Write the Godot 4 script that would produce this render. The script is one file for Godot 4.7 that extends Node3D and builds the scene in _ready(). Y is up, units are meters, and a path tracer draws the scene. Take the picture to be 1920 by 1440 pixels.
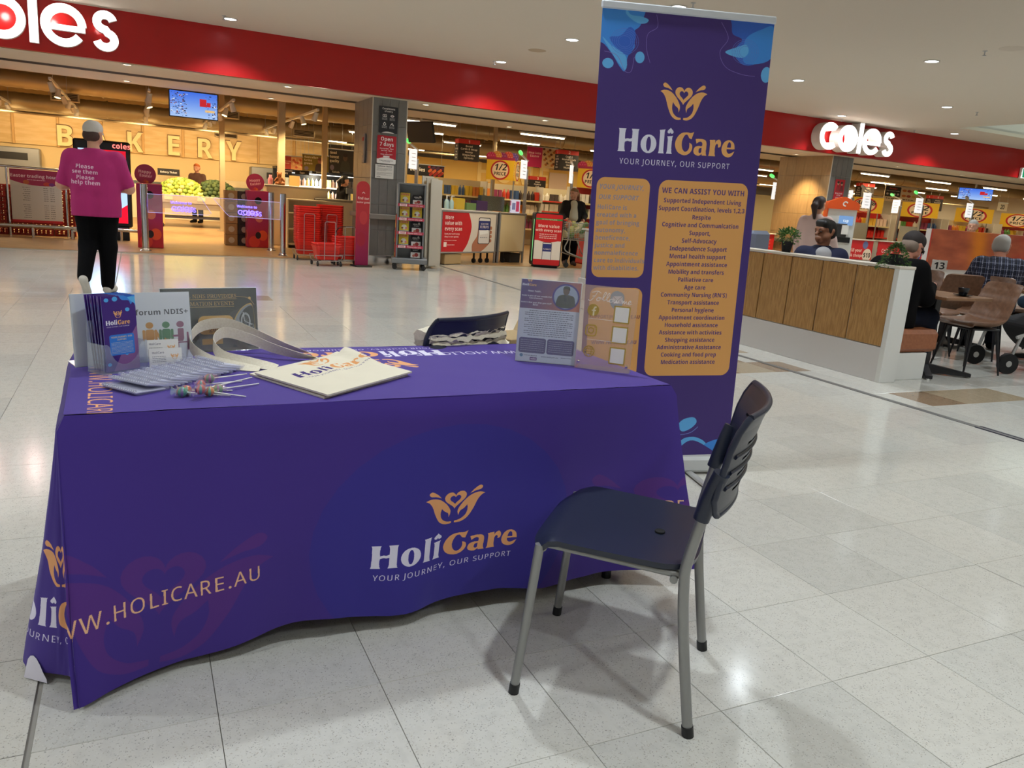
extends Node3D
# A stall table with a banner in a shopping centre, in front of a supermarket. Metres, y up; the shop front runs along x, the shop lies towards -z.

var M := {}
var cam: Camera3D
var dice := RandomNumberGenerator.new()

func _ready():
	dice.seed = 7
	make_camera()
	make_air()
	make_lamps()
	make_materials()
	build_setting()
	build_shop_front()
	build_table()
	build_table_things()
	build_banner()
	build_chairs()
	build_entrance()
	build_bakery()
	build_checkouts()
	build_shelving()
	build_cafe()
	build_people()

func make_camera():
	cam = Camera3D.new()
	cam.name = "camera"
	cam.fov = rad_to_deg(2.0 * atan(720.0 / 1465.277))
	cam.near = 0.05
	cam.far = 120.0
	var yaw := 0.452832
	var pitch := 0.227238
	var roll := 0.074304
	var w := Vector3(sin(yaw) * cos(pitch), -sin(pitch), -cos(yaw) * cos(pitch))
	var r := Vector3(cos(yaw), 0, sin(yaw))
	var u := r.cross(w)
	cam.transform = Transform3D(Basis(r * cos(roll) + u * sin(roll), u * cos(roll) - r * sin(roll), -w), Vector3(0, 1.27, 0))
	add_child(cam)
	cam.current = true

func make_air():
	var e := Environment.new()
	e.background_mode = Environment.BG_COLOR
	e.background_color = Color(0, 0, 0)
	e.tonemap_mode = Environment.TONE_MAPPER_LINEAR
	e.tonemap_exposure = EXPOSURE
	e.sdfgi_enabled = true
	e.ssao_enabled = true
	e.ssil_enabled = true
	var we := WorldEnvironment.new()
	we.name = "air"
	we.environment = e
	add_child(we)

const EXPOSURE := 1.08
const COOL := Color(0.93, 0.97, 1.0)
const WARM := Color(1.0, 0.87, 0.66)
const CEIL := 3.56
const SOFFIT := 2.86
const FASCIA := -13.55

# ---------------------------------------------------------------- geometry
class G:
	var v := PackedVector3Array()
	var n := PackedVector3Array()
	var t := PackedVector2Array()
	var ix := PackedInt32Array()
	var xf := Transform3D.IDENTITY

	func at(o: Vector3, turn := 0.0) -> G:
		xf = Transform3D(Basis(Vector3.UP, turn), o)
		return self

	func tri(a: Vector3, b: Vector3, c: Vector3, ua := Vector2.ZERO, ub := Vector2.ZERO, uc := Vector2.ZERO):
		var k := v.size()
		a = xf * a
		b = xf * b
		c = xf * c
		var m := (b - a).cross(c - a).normalized()
		v.append(a); v.append(b); v.append(c)
		n.append(m); n.append(m); n.append(m)
		t.append(ua); t.append(ub); t.append(uc)
		ix.append(k); ix.append(k + 2); ix.append(k + 1)

	func quad(a: Vector3, b: Vector3, c: Vector3, d: Vector3, u0 := 0.0, v0 := 0.0, u1 := 1.0, v1 := 1.0):
		tri(a, b, c, Vector2(u0, v1), Vector2(u1, v1), Vector2(u1, v0))
		tri(a, c, d, Vector2(u0, v1), Vector2(u1, v0), Vector2(u0, v0))

	func grid(rows: Array, flip := false, wrap := false, u0 := 0.0, v0 := 0.0, u1 := 1.0, v1 := 1.0):
		var h := rows.size()
		var w: int = rows[0].size()
		var k := v.size()
		var acc := PackedVector3Array()
		acc.resize(w * h)
		for j in h:
			for i in w:
				v.append(xf * rows[j][i])
				t.append(Vector2(lerpf(u0, u1, float(i) / maxf(1, w - 1)), lerpf(v0, v1, float(j) / maxf(1, h - 1))))
		for j in h - 1:
			for i in w - 1:
				var a := j * w + i
				var q := [a, a + 1, a + w + 1, a, a + w + 1, a + w]
				if flip:
					q = [a, a + w + 1, a + 1, a, a + w, a + w + 1]
				for f in 2:
					var p0: int = q[f * 3]
					var p1: int = q[f * 3 + 1]
					var p2: int = q[f * 3 + 2]
					var m := (v[k + p1] - v[k + p0]).cross(v[k + p2] - v[k + p0])
					acc[p0] += m
					acc[p1] += m
					acc[p2] += m
					ix.append(k + p0); ix.append(k + p2); ix.append(k + p1)
		if wrap:
			for j in h:
				var s := acc[j * w] + acc[j * w + w - 1]
				acc[j * w] = s
				acc[j * w + w - 1] = s
		for p in acc:
			n.append(p.normalized() if p.length_squared() > 1e-20 else Vector3.UP)

	# box with centre c and size s, its edges chamfered by r; fronts carry uv
	func box(c: Vector3, s: Vector3, r := 0.0):
		var h := s * 0.5
		r = minf(r, minf(h.x, minf(h.y, h.z)) * 0.98)
		for ax in 3:
			for sg in [-1.0, 1.0]:
				var N := Vector3.ZERO
				N[ax] = sg
				var A := Vector3.UP if ax != 1 else Vector3(0, 0, -sg)
				var R := A.cross(N)
				var hr := absf(R.dot(h)) - r
				var ha := absf(A.dot(h)) - r
				var o := c + N * h[ax]
				quad(o - R * hr - A * ha, o + R * hr - A * ha, o + R * hr + A * ha, o - R * hr + A * ha)
		if r <= 0.0:
			return
		for ax in 3:
			var b := (ax + 1) % 3
			var d := (ax + 2) % 3
			for s1 in [-1.0, 1.0]:
				for s2 in [-1.0, 1.0]:
					var p := PackedVector3Array()
					for e in [[-1.0, 0], [1.0, 0], [1.0, 1], [-1.0, 1]]:
						var q := c
						q[ax] += e[0] * (h[ax] - r)
						q[b] += s1 * (h[b] - (0.0 if e[1] == 0 else r))
						q[d] += s2 * (h[d] - (r if e[1] == 0 else 0.0))
						p.append(q)
					if s1 * s2 > 0:
						quad(p[0], p[1], p[2], p[3])
					else:
						quad(p[3], p[2], p[1], p[0])
		for sx in [-1.0, 1.0]:
			for sy in [-1.0, 1.0]:
				for sz in [-1.0, 1.0]:
					var o := c + Vector3(sx * h.x, sy * h.y, sz * h.z)
					var a := o - Vector3(0, sy * r, sz * r)
					var b := o - Vector3(sx * r, 0, sz * r)
					var d := o - Vector3(sx * r, sy * r, 0)
					if sx * sy * sz > 0:
						tri(a, b, d)
					else:
						tri(a, d, b)

	func ring(c: Vector3, ax: Vector3, r: float, seg: int, side := Vector3.ZERO) -> PackedVector3Array:
		var s := side if side != Vector3.ZERO else (ax.cross(Vector3.UP) if absf(ax.normalized().y) < 0.9 else ax.cross(Vector3.RIGHT))
		s = s.normalized()
		var q := s.cross(ax).normalized()
		var out := PackedVector3Array()
		for i in seg + 1:
			var g := TAU * (i % seg) / seg
			out.append(c + (s * cos(g) + q * sin(g)) * r)
		return out

	func fan(p: PackedVector3Array, c: Vector3, flip := false):
		for i in p.size() - 1:
			if flip:
				tri(c, p[i], p[i + 1])
			else:
				tri(c, p[i + 1], p[i])

	func cyl(a: Vector3, b: Vector3, ra: float, rb := -1.0, seg := 12, caps := true):
		if rb < 0.0:
			rb = ra
		var ax := b - a
		var p := ring(a, ax, ra, seg)
		var q := ring(b, ax, rb, seg)
		grid([p, q], true, true)
		if caps:
			if ra > 0.0:
				fan(p, a, true)
			if rb > 0.0:
				fan(q, b)

	func tube(p: Array, r: float, seg := 8, r2 := -1.0):
		var rows := []
		var m := p.size()
		var side := Vector3.ZERO
		for i in m:
			var d: Vector3 = p[mini(i + 1, m - 1)] - p[maxi(i - 1, 0)]
			if side == Vector3.ZERO:
				side = d.cross(Vector3.UP) if absf(d.normalized().y) < 0.9 else d.cross(Vector3.RIGHT)
			side = (side - d * (side.dot(d) / d.length_squared())).normalized()
			rows.append(ring(p[i], d, r if r2 < 0 else lerpf(r, r2, float(i) / (m - 1)), seg, side))
		grid(rows, true, true)
		fan(rows[0], p[0], true)
		fan(rows[m - 1], p[m - 1])

	# profile of (radius, height) turned about y at o
	func lathe(prof: Array, seg := 20, o := Vector3.ZERO):
		var rows := []
		for q in prof:
			var row := PackedVector3Array()
			for i in seg + 1:
				var g := TAU * (i % seg) / seg
				row.append(o + Vector3(cos(g) * q.x, q.y, sin(g) * q.x))
			rows.append(row)
		grid(rows, true, true)

	# flat outline in x,y (any turn), pulled from z0 (back) to z1 (front); the front carries uv over the outline's own bounds
	func prism(poly: PackedVector2Array, z0: float, z1: float):
		if Geometry2D.is_polygon_clockwise(poly):
			poly = poly.duplicate()
			poly.reverse()
		var tr := Geometry2D.triangulate_polygon(poly)
		var lo := poly[0]
		var hi := poly[0]
		for p in poly:
			lo = lo.min(p)
			hi = hi.max(p)
		var d := (hi - lo).max(Vector2(1e-6, 1e-6))
		for i in range(0, tr.size(), 3):
			var a := poly[tr[i]]
			var b := poly[tr[i + 1]]
			var c := poly[tr[i + 2]]
			if (b - a).cross(c - a) < 0:
				var s := b
				b = c
				c = s
			var f := func(p: Vector2) -> Vector2: return Vector2((p.x - lo.x) / d.x, 1.0 - (p.y - lo.y) / d.y)
			tri(Vector3(a.x, a.y, z1), Vector3(b.x, b.y, z1), Vector3(c.x, c.y, z1), f.call(a), f.call(b), f.call(c))
			tri(Vector3(a.x, a.y, z0), Vector3(c.x, c.y, z0), Vector3(b.x, b.y, z0))
		for i in poly.size():
			var a := poly[i]
			var b := poly[(i + 1) % poly.size()]
			quad(Vector3(b.x, b.y, z1), Vector3(a.x, a.y, z1), Vector3(a.x, a.y, z0), Vector3(b.x, b.y, z0))

	# a flat band of width w along a line in x,y, pulled from z0 to z1: strokes of letters
	func stroke(p: PackedVector2Array, w: float, z0: float, z1: float, closed := false, w2 := -1.0):
		var m := p.size()
		var L := PackedVector2Array()
		var R := PackedVector2Array()
		for i in m:
			var a := p[(i - 1 + m) % m] if closed else p[maxi(i - 1, 0)]
			var b := p[(i + 1) % m] if closed else p[mini(i + 1, m - 1)]
			var d := (b - a).normalized().orthogonal() * 0.5 * (w if w2 < 0 else lerpf(w, w2, absf(2.0 * i / (m - 1) - 1.0)))
			L.append(p[i] - d)
			R.append(p[i] + d)
		if closed:
			L.append(L[0])
			R.append(R[0])
		for i in L.size() - 1:
			var a := L[i]
			var b := R[i]
			var c := R[i + 1]
			var d := L[i + 1]
			quad(Vector3(b.x, b.y, z1), Vector3(c.x, c.y, z1), Vector3(d.x, d.y, z1), Vector3(a.x, a.y, z1))
			quad(Vector3(a.x, a.y, z0), Vector3(d.x, d.y, z0), Vector3(c.x, c.y, z0), Vector3(b.x, b.y, z0))
			quad(Vector3(d.x, d.y, z0), Vector3(a.x, a.y, z0), Vector3(a.x, a.y, z1), Vector3(d.x, d.y, z1))
			quad(Vector3(b.x, b.y, z0), Vector3(c.x, c.y, z0), Vector3(c.x, c.y, z1), Vector3(b.x, b.y, z1))
		if not closed:
			var e := L.size() - 1
			quad(Vector3(L[0].x, L[0].y, z0), Vector3(R[0].x, R[0].y, z0), Vector3(R[0].x, R[0].y, z1), Vector3(L[0].x, L[0].y, z1))
			quad(Vector3(R[e].x, R[e].y, z0), Vector3(L[e].x, L[e].y, z0), Vector3(L[e].x, L[e].y, z1), Vector3(R[e].x, R[e].y, z1))

	func ball(c: Vector3, r: Vector3, seg := 12, rings := 8):
		var rows := []
		for j in rings + 1:
			var f := PI * j / rings
			var row := PackedVector3Array()
			for i in seg + 1:
				var g := TAU * (i % seg) / seg
				row.append(c + Vector3(sin(f) * cos(g) * r.x, -cos(f) * r.y, sin(f) * sin(g) * r.z))
			rows.append(row)
		grid(rows, true, true)

	func mesh() -> ArrayMesh:
		return add_to(ArrayMesh.new())

	func add_to(m: ArrayMesh) -> ArrayMesh:
		var a := []
		a.resize(Mesh.ARRAY_MAX)
		a[Mesh.ARRAY_VERTEX] = v
		a[Mesh.ARRAY_NORMAL] = n
		a[Mesh.ARRAY_TEX_UV] = t
		a[Mesh.ARRAY_INDEX] = ix
		m.add_surface_from_arrays(Mesh.PRIMITIVE_TRIANGLES, a)
		return m

	# joined bones [a, b, ra, rb]: a smooth skin round tapered capsules, by surface nets
	func skin(bones: Array, cell: float, k := 0.03, squash := Vector3.ONE, cut_low := -1e9, cut_high := 1e9):
		var lo := Vector3(1e9, 1e9, 1e9)
		var hi := -lo
		for b in bones:
			var r := maxf(b[2], b[3]) + k
			lo = lo.min((b[0] as Vector3).min(b[1]) - Vector3.ONE * r)
			hi = hi.max((b[0] as Vector3).max(b[1]) + Vector3.ONE * r)
		lo -= Vector3.ONE * cell * 2
		hi += Vector3.ONE * cell * 2
		var nx := int((hi.x - lo.x) / cell) + 1
		var ny := int((hi.y - lo.y) / cell) + 1
		var nz := int((hi.z - lo.z) / cell) + 1
		var F := PackedFloat32Array()
		F.resize(nx * ny * nz)
		F.fill(1.0)
		for b in bones:
			var A: Vector3 = b[0]
			var B: Vector3 = b[1]
			var ra: float = b[2]
			var rb: float = b[3]
			var pad := Vector3.ONE * (maxf(ra, rb) + k + cell * 2.0)
			var p0 := ((A.min(B) - pad - lo) / cell).floor().max(Vector3.ZERO)
			var p1 := ((A.max(B) + pad - lo) / cell).ceil().min(Vector3(nx - 1, ny - 1, nz - 1))
			var d := B - A
			var dd := maxf(d.length_squared(), 1e-9)
			for y in range(int(p0.y), int(p1.y) + 1):
				for z in range(int(p0.z), int(p1.z) + 1):
					var at0 := (y * nz + z) * nx
					for x in range(int(p0.x), int(p1.x) + 1):
						var q := lo + Vector3(x, y, z) * cell - A
						var s := clampf(q.dot(d) / dd, 0.0, 1.0)
						var f := (q - d * s).length() - lerpf(ra, rb, s)
						var o := F[at0 + x]
						var h := maxf(k - absf(o - f), 0.0) / k
						F[at0 + x] = minf(o, f) - h * h * k * 0.25
		if cut_low > -1e8 or cut_high < 1e8:
			for y in ny:
				var yy := lo.y + y * cell
				var c := maxf(cut_low - yy, yy - cut_high)
				if c > -cell * 2:
					for i in range(y * nz * nx, (y + 1) * nz * nx):
						F[i] = maxf(F[i], c)
		var id := {}
		var base := v.size()
		var acc := PackedVector3Array()
		var sy := nz * nx
		var offs := [0, 1, nx, nx + 1, sy, sy + 1, sy + nx, sy + nx + 1]
		for y in ny - 1:
			for z in nz - 1:
				var at0 := (y * nz + z) * nx
				for x in nx - 1:
					var i := at0 + x
					var f0 := F[i]
					if absf(f0) > cell * 2.2:
						continue
					var neg := 0
					for o in offs:
						if F[i + o] < 0.0:
							neg += 1
					if neg == 0 or neg == 8:
						continue
					var sum := Vector3.ZERO
					var cnt := 0
					for e in 12:
						var c0: int = EDGE_A[e]
						var c1: int = EDGE_B[e]
						var a := F[i + offs[c0]]
						var b := F[i + offs[c1]]
						if (a < 0.0) != (b < 0.0):
							var s := a / (a - b)
							var P0 := Vector3(c0 & 1, c0 >> 2, (c0 >> 1) & 1)
							var P1 := Vector3(c1 & 1, c1 >> 2, (c1 >> 1) & 1)
							sum += P0.lerp(P1, s)
							cnt += 1
					id[i] = v.size()
					v.append(xf * ((lo + (Vector3(x, y, z) + sum / cnt) * cell) * squash))
					t.append(Vector2.ZERO)
					acc.append(Vector3.ZERO)
		for i in id:
			var f := F[i]
			for ax in 3:
				var st: int = [1, sy, nx][ax]
				var o1: int = [sy, nx, 1][ax]
				var o2: int = [nx, 1, sy][ax]
				var g := F[i + st]
				if (f < 0.0) == (g < 0.0):
					continue
				if not (id.has(i - o1) and id.has(i - o2) and id.has(i - o1 - o2)):
					continue
				var q := [id[i], id[i - o1], id[i - o1 - o2], id[i - o2]]
				if f >= 0.0:
					q = [q[0], q[3], q[2], q[1]]
				for tr in [[0, 1, 2], [0, 2, 3]]:
					var a: int = q[tr[0]]
					var b: int = q[tr[1]]
					var c: int = q[tr[2]]
					var m := (v[b] - v[a]).cross(v[c] - v[a])
					acc[a - base] += m
					acc[b - base] += m
					acc[c - base] += m
					ix.append(a); ix.append(c); ix.append(b)
		for m in acc:
			n.append(m.normalized() if m.length_squared() > 1e-24 else Vector3.UP)

const EDGE_A := [0, 2, 4, 6, 0, 1, 4, 5, 0, 1, 2, 3]
const EDGE_B := [1, 3, 5, 7, 2, 3, 6, 7, 4, 5, 6, 7]

# ---------------------------------------------------------------- nodes
var taken := {}

func numbered(called: String) -> String:
	var k: int = taken.get(called, -1) + 1
	taken[called] = k
	return called if k == 0 else "%s_%03d" % [called, k]

func tag(o: Node3D, label: String, category: String, group := "") -> Node3D:
	o.set_meta("label", label)
	o.set_meta("category", category)
	if group:
		o.set_meta("group", group)
	return o

func thing(called: String, label: String, category: String, at := Vector3.ZERO, turn := 0.0, group := "") -> Node3D:
	var o := Node3D.new()
	o.name = numbered(called)
	o.position = at
	o.rotation.y = turn
	add_child(o)
	return tag(o, label, category, group)

func put(called: String, g: G, m, parent: Node3D = self) -> MeshInstance3D:
	var o := MeshInstance3D.new()
	o.mesh = g.mesh()
	o.material_override = m if m is Material else M[m]
	place(called, o, parent)
	return o

func place(called: String, o: Node3D, parent: Node3D):
	if parent == self:
		o.name = numbered(called)
		add_child(o)
	else:
		var k := 0
		var want := called
		while parent.has_node(want):
			k += 1
			want = "%s_%03d" % [called, k]
		o.name = want
		parent.add_child(o)

func share(called: String, like: MeshInstance3D, at: Vector3, parent: Node3D, turn := 0.0) -> MeshInstance3D:
	var o := MeshInstance3D.new()
	o.mesh = like.mesh
	o.material_override = like.material_override
	o.position = at
	o.rotation.y = turn
	var k := parent.get_child_count()
	o.name = "%s_%03d" % [called, k]
	parent.add_child(o, true)
	return o

func struct(called: String, g: G, m, parent: Node3D = self) -> MeshInstance3D:
	var o := put(called, g, m, parent)
	o.set_meta("kind", "structure")
	return o

func dup(o: Node3D, at: Vector3, turn: float, label: String) -> Node3D:
	var c: Node3D = o.duplicate()
	var re := RegEx.create_from_string("_\\d{3}$")
	c.name = numbered(re.sub(o.name, ""))
	add_child(c)
	c.position = at
	c.rotation.y = turn
	c.set_meta("label", label)
	return c

func V(x: float, y: float, z: float) -> Vector3:
	return Vector3(x, y, z)

func turned(p: Vector3, a: float) -> Vector3:
	return p.rotated(Vector3.UP, a)

func arc(c: Vector2, r: float, a0: float, a1: float, k := 16, ry := -1.0) -> PackedVector2Array:
	var out := PackedVector2Array()
	for i in k + 1:
		var g := lerpf(a0, a1, float(i) / k)
		out.append(c + Vector2(cos(g) * r, sin(g) * (r if ry < 0 else ry)))
	return out

func rounded(w: float, h: float, r: float, k := 5, c := Vector2.ZERO) -> PackedVector2Array:
	var out := PackedVector2Array()
	for q in 4:
		var o := c + Vector2((w / 2 - r) * [1, -1, -1, 1][q], (h / 2 - r) * [1, 1, -1, -1][q])
		out.append_array(arc(o, r, q * PI / 2, (q + 1) * PI / 2, k))
	return out

# closed smooth curve through points; a point given twice in a row is a sharp corner
func smooth(p: Array, k := 6) -> PackedVector2Array:
	var out := PackedVector2Array()
	var m := p.size()
	for i in m:
		var a: Vector2 = p[(i - 1 + m) % m]
		var b: Vector2 = p[i]
		var c: Vector2 = p[(i + 1) % m]
		var d: Vector2 = p[(i + 2) % m]
		if b == c:
			continue
		for s in k:
			out.append(b.cubic_interpolate(c, a, d, float(s) / k))
	return out

func curve(p: Array, k := 8) -> Array:
	var out := []
	for i in p.size() - 1:
		for s in k:
			out.append((p[i] as Vector3).cubic_interpolate(p[i + 1], p[maxi(i - 1, 0)], p[mini(i + 2, p.size() - 1)], float(s) / k))
	out.append(p[-1])
	return out

# ---------------------------------------------------------------- painting flat print
var fonts := {}

func canvas(w: int, h: int, c: Color) -> Image:
	var im := Image.create(w, h, false, Image.FORMAT_RGB8)
	im.fill(c)
	return im

func fill(im: Image, cs: Array, col: Color):
	var ea := PackedVector2Array()
	var eb := PackedVector2Array()
	var y0 := 1e9
	var y1 := -1e9
	for p in cs:
		for i in p.size():
			var a: Vector2 = p[i]
			var b: Vector2 = p[(i + 1) % p.size()]
			y0 = minf(y0, a.y)
			y1 = maxf(y1, a.y)
			if a.y != b.y:
				ea.append(a)
				eb.append(b)
	for y in range(maxi(0, int(floor(y0))), mini(im.get_height() - 1, int(ceil(y1))) + 1):
		var yc := y + 0.5
		var xs := []
		for i in ea.size():
			var a := ea[i]
			var b := eb[i]
			if (a.y <= yc) != (b.y <= yc):
				xs.append([a.x + (b.x - a.x) * (yc - a.y) / (b.y - a.y), 1 if b.y > a.y else -1])
		if xs.size() < 2:
			continue
		xs.sort_custom(func(p, q): return p[0] < q[0])
		for i in range(0, xs.size() - 1, 2):
			var x0 := int(round(xs[i][0]))
			var x1 := int(round(xs[i + 1][0]))
			if x1 > x0:
				im.fill_rect(Rect2i(x0, y, x1 - x0, 1), col)

func font_of(face: String):
	if not fonts.has(face):
		var f := SystemFont.new()
		f.font_names = ["Droid Serif" if face.begins_with("serif") else "Droid Sans"]
		f.font_weight = 700 if face.ends_with("bold") else 400
		fonts[face] = [f, f.get_rids()[0], {}]
	return fonts[face]

func glyph(face: String, ch: int) -> Array:
	var f = font_of(face)
	if not f[2].has(ch):
		var ts = TextServerManager.get_primary_interface()
		var g: int = ts.font_get_glyph_index(f[1], 64, ch, 0)
		var c = ts.font_get_glyph_contours(f[1], 64, g)
		var out := []
		var from := 0
		for e in c.get("contours", []):
			var p := PackedVector2Array()
			for i in range(from, e + 1):
				p.append(Vector2(c.points[i].x, c.points[i].y) / 64.0)
			from = e + 1
			out.append(p)
		f[2][ch] = [out, ts.font_get_glyph_advance(f[1], 64, g).x / 64.0]
	return f[2][ch]

func wide(s: String, size: float, face := "bold", gap := 0.0) -> float:
	var w := 0.0
	for i in s.length():
		w += glyph(face, s.unicode_at(i))[1] * size + gap
	return w

# align: 0 centre, -1 from the left, 1 to the right; y is the base line; turn and flips by xf about (x, y); sx narrows or widens
func write(im: Image, s: String, x: float, y: float, size: float, col: Color, align := 0, face := "bold", xf := Transform2D.IDENTITY, gap := 0.0, sx := 1.0):
	var w := wide(s, size, face, gap) * sx
	var at := -w / 2 if align == 0 else (0.0 if align < 0 else -w)
	for i in s.length():
		var g := glyph(face, s.unicode_at(i))
		var cs := []
		for p in g[0]:
			cs.append(Transform2D(0, Vector2(x, y)) * (xf * (Transform2D(Vector2(size * sx, 0), Vector2(0, size), Vector2(at, 0)) * (p as PackedVector2Array))))
		if cs.size():
			fill(im, cs, col)
		at += (g[1] * size + gap) * sx

# lines of writing too small to read: short bars of words
func scribble(im: Image, x0: float, y: float, x1: float, h: float, col: Color, s := 1):
	var r := RandomNumberGenerator.new()
	r.seed = s * 77 + int(y)
	var x := x0
	while x < x1:
		var w := minf(h * r.randf_range(1.2, 4.5), x1 - x)
		im.fill_rect(Rect2i(int(x), int(y), maxi(1, int(w)), maxi(1, int(h))), col)
		x += w + h * 0.7

func rrect(im: Image, x: float, y: float, w: float, h: float, r: float, col: Color):
	fill(im, [rounded(w, h, r, 6, Vector2(x + w / 2, y + h / 2))], col)

func disc(im: Image, x: float, y: float, r: float, col: Color, ry := -1.0):
	fill(im, [arc(Vector2(x, y), r, 0, TAU, 32, ry)], col)

func line2(im: Image, p: PackedVector2Array, w: float, col: Color):
	for i in p.size() - 1:
		var d := (p[i + 1] - p[i]).normalized().orthogonal() * w / 2
		fill(im, [PackedVector2Array([p[i] - d, p[i + 1] - d, p[i + 1] + d, p[i] + d])], col)

func heart(c: Vector2, r: float) -> PackedVector2Array:
	var p := PackedVector2Array()
	for i in 40:
		var g := TAU * i / 40
		p.append(c + Vector2(16 * pow(sin(g), 3), -(13 * cos(g) - 5 * cos(2 * g) - 2 * cos(3 * g) - cos(4 * g))) * r / 16.0)
	return p

# the emblem: two hands like petals round a heart with two drops; unit half width, y down
func emblem() -> Array:
	var out := []
	for s in [1.0, -1.0]:
		var q := []
		for a in [[0.05, 0.64], [0.05, 0.64], [0.26, 0.64], [0.47, 0.5], [0.63, 0.2], [0.75, -0.12], [0.87, -0.3], [1.0, -0.38], [1.0, -0.38], [0.8, -0.44], [0.55, -0.38], [0.33, -0.2], [0.17, 0.03], [0.12, 0.2], [0.165, 0.38], [0.165, 0.38], [0.2, 0.22], [0.33, 0.12], [0.43, 0.0], [0.43, 0.0], [0.455, 0.18], [0.4, 0.38], [0.24, 0.53], [0.05, 0.57], [0.05, 0.57]]:
			q.append(Vector2(a[0] * s, a[1]))
		out.append([smooth(q)])
		var d := []
		for a in [[0.48, -0.42], [0.48, -0.42], [0.62, -0.58], [0.8, -0.7], [0.9, -0.64], [0.84, -0.54], [0.66, -0.5]]:
			d.append(Vector2(a[0] * s, a[1]))
		out.append([smooth(d)])
	out.append([heart(Vector2(0, -0.3), 0.37), heart(Vector2(0, -0.29), 0.185)])
	return out

func paint_emblem(im: Image, xf: Transform2D, col: Color):
	for shape in emblem():
		var cs := []
		for p in shape:
			cs.append(xf * (p as PackedVector2Array))
		fill(im, cs, col)

# the name in flared heavy letters; each [outlines, corners doubled], step. Unit: height of the capital, y up
func name_letters() -> Array:
	var v := func(p: Array) -> Array:
		var o := []
		for q in p:
			o.append(Vector2(q[0], q[1]))
			if q.size() > 2:
				o.append(Vector2(q[0], q[1]))
		return o
	var stem := func(x: float, w: float, h: float) -> PackedVector2Array:
		return smooth(v.call([[x, 0, 1], [x + w, 0, 1], [x + w - 0.045, 0.14], [x + w - 0.045, h - 0.12], [x + w - 0.01, h + 0.02, 1], [x, h - 0.02, 1], [x + 0.04, h - 0.14], [x + 0.04, 0.14]]), 4)
	return [
		[[smooth(v.call([[0, 0, 1], [0.37, 0, 1], [0.33, 0.14], [0.33, 0.42, 1], [0.46, 0.46], [0.56, 0.44], [0.67, 0.46, 1], [0.67, 0.14], [0.63, 0, 1], [1, 0, 1], [0.96, 0.14], [0.96, 0.86], [1, 1, 1], [0.63, 1, 1], [0.67, 0.86], [0.67, 0.6, 1], [0.56, 0.56], [0.46, 0.58], [0.33, 0.54, 1], [0.33, 0.86], [0.37, 1, 1], [0, 1, 1], [0.04, 0.86], [0.04, 0.14]]), 3)], 1.1, 0],
		[[arc(Vector2(0.385, 0.385), 0.385, 0, TAU, 36, 0.41), arc(Vector2(0.385, 0.385), 0.115, 0, TAU, 28, 0.315)], 0.87, 0],
		[[stem.call(0.0, 0.31, 1.04)], 0.4, 0],
		[[stem.call(0.0, 0.3, 0.78), heart(Vector2(0.15, 1.0), 0.15)], 0.42, 0],
		[[smooth(v.call([[0.9, 1.03, 1], [0.8, 0.7, 1], [0.68, 0.74], [0.58, 0.88], [0.46, 0.86], [0.36, 0.68], [0.33, 0.46], [0.39, 0.24], [0.52, 0.13], [0.66, 0.2], [0.72, 0.36], [0.7, 0.54, 1], [0.84, 0.46], [0.87, 0.28], [0.78, 0.1], [0.58, -0.02], [0.34, 0.0], [0.12, 0.14], [0, 0.42], [0.07, 0.72], [0.28, 0.94], [0.55, 0.99], [0.74, 0.97]]), 4)], 0.94, 1],
		[[smooth(v.call([[0.06, 0.72, 1], [0.3, 0.74], [0.54, 0.7], [0.63, 0.54], [0.63, 0.14], [0.68, 0, 1], [0.44, 0, 1], [0.42, 0.07, 1], [0.28, -0.02], [0.08, 0.04], [0.0, 0.18], [0.06, 0.36], [0.24, 0.42], [0.4, 0.42], [0.41, 0.56], [0.3, 0.62], [0.12, 0.52, 1]]), 4), smooth(v.call([[0.4, 0.34, 1], [0.28, 0.3], [0.26, 0.16], [0.34, 0.1], [0.4, 0.16, 1]]), 4)], 0.76, 1],
		[[smooth(v.call([[0, 0, 1], [0.36, 0, 1], [0.32, 0.14], [0.32, 0.46], [0.4, 0.56], [0.46, 0.5], [0.46, 0.4, 1], [0.58, 0.44], [0.6, 0.62], [0.5, 0.76], [0.36, 0.7], [0.31, 0.6, 1], [0.29, 0.74, 1], [0, 0.72, 1], [0.04, 0.6], [0.04, 0.14]]), 4)], 0.65, 1],
		[[smooth(v.call([[0.67, 0.36, 1], [0.61, 0.62], [0.38, 0.76], [0.12, 0.66], [0, 0.37], [0.09, 0.1], [0.34, -0.02], [0.56, 0.06], [0.67, 0.27, 1], [0.5, 0.18], [0.38, 0.15], [0.28, 0.24], [0.27, 0.35, 1]]), 4), smooth(v.call([[0.27, 0.42, 1], [0.47, 0.43, 1], [0.46, 0.58], [0.38, 0.67], [0.3, 0.58]]), 4)], 0.67, 1],
	]

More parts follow.
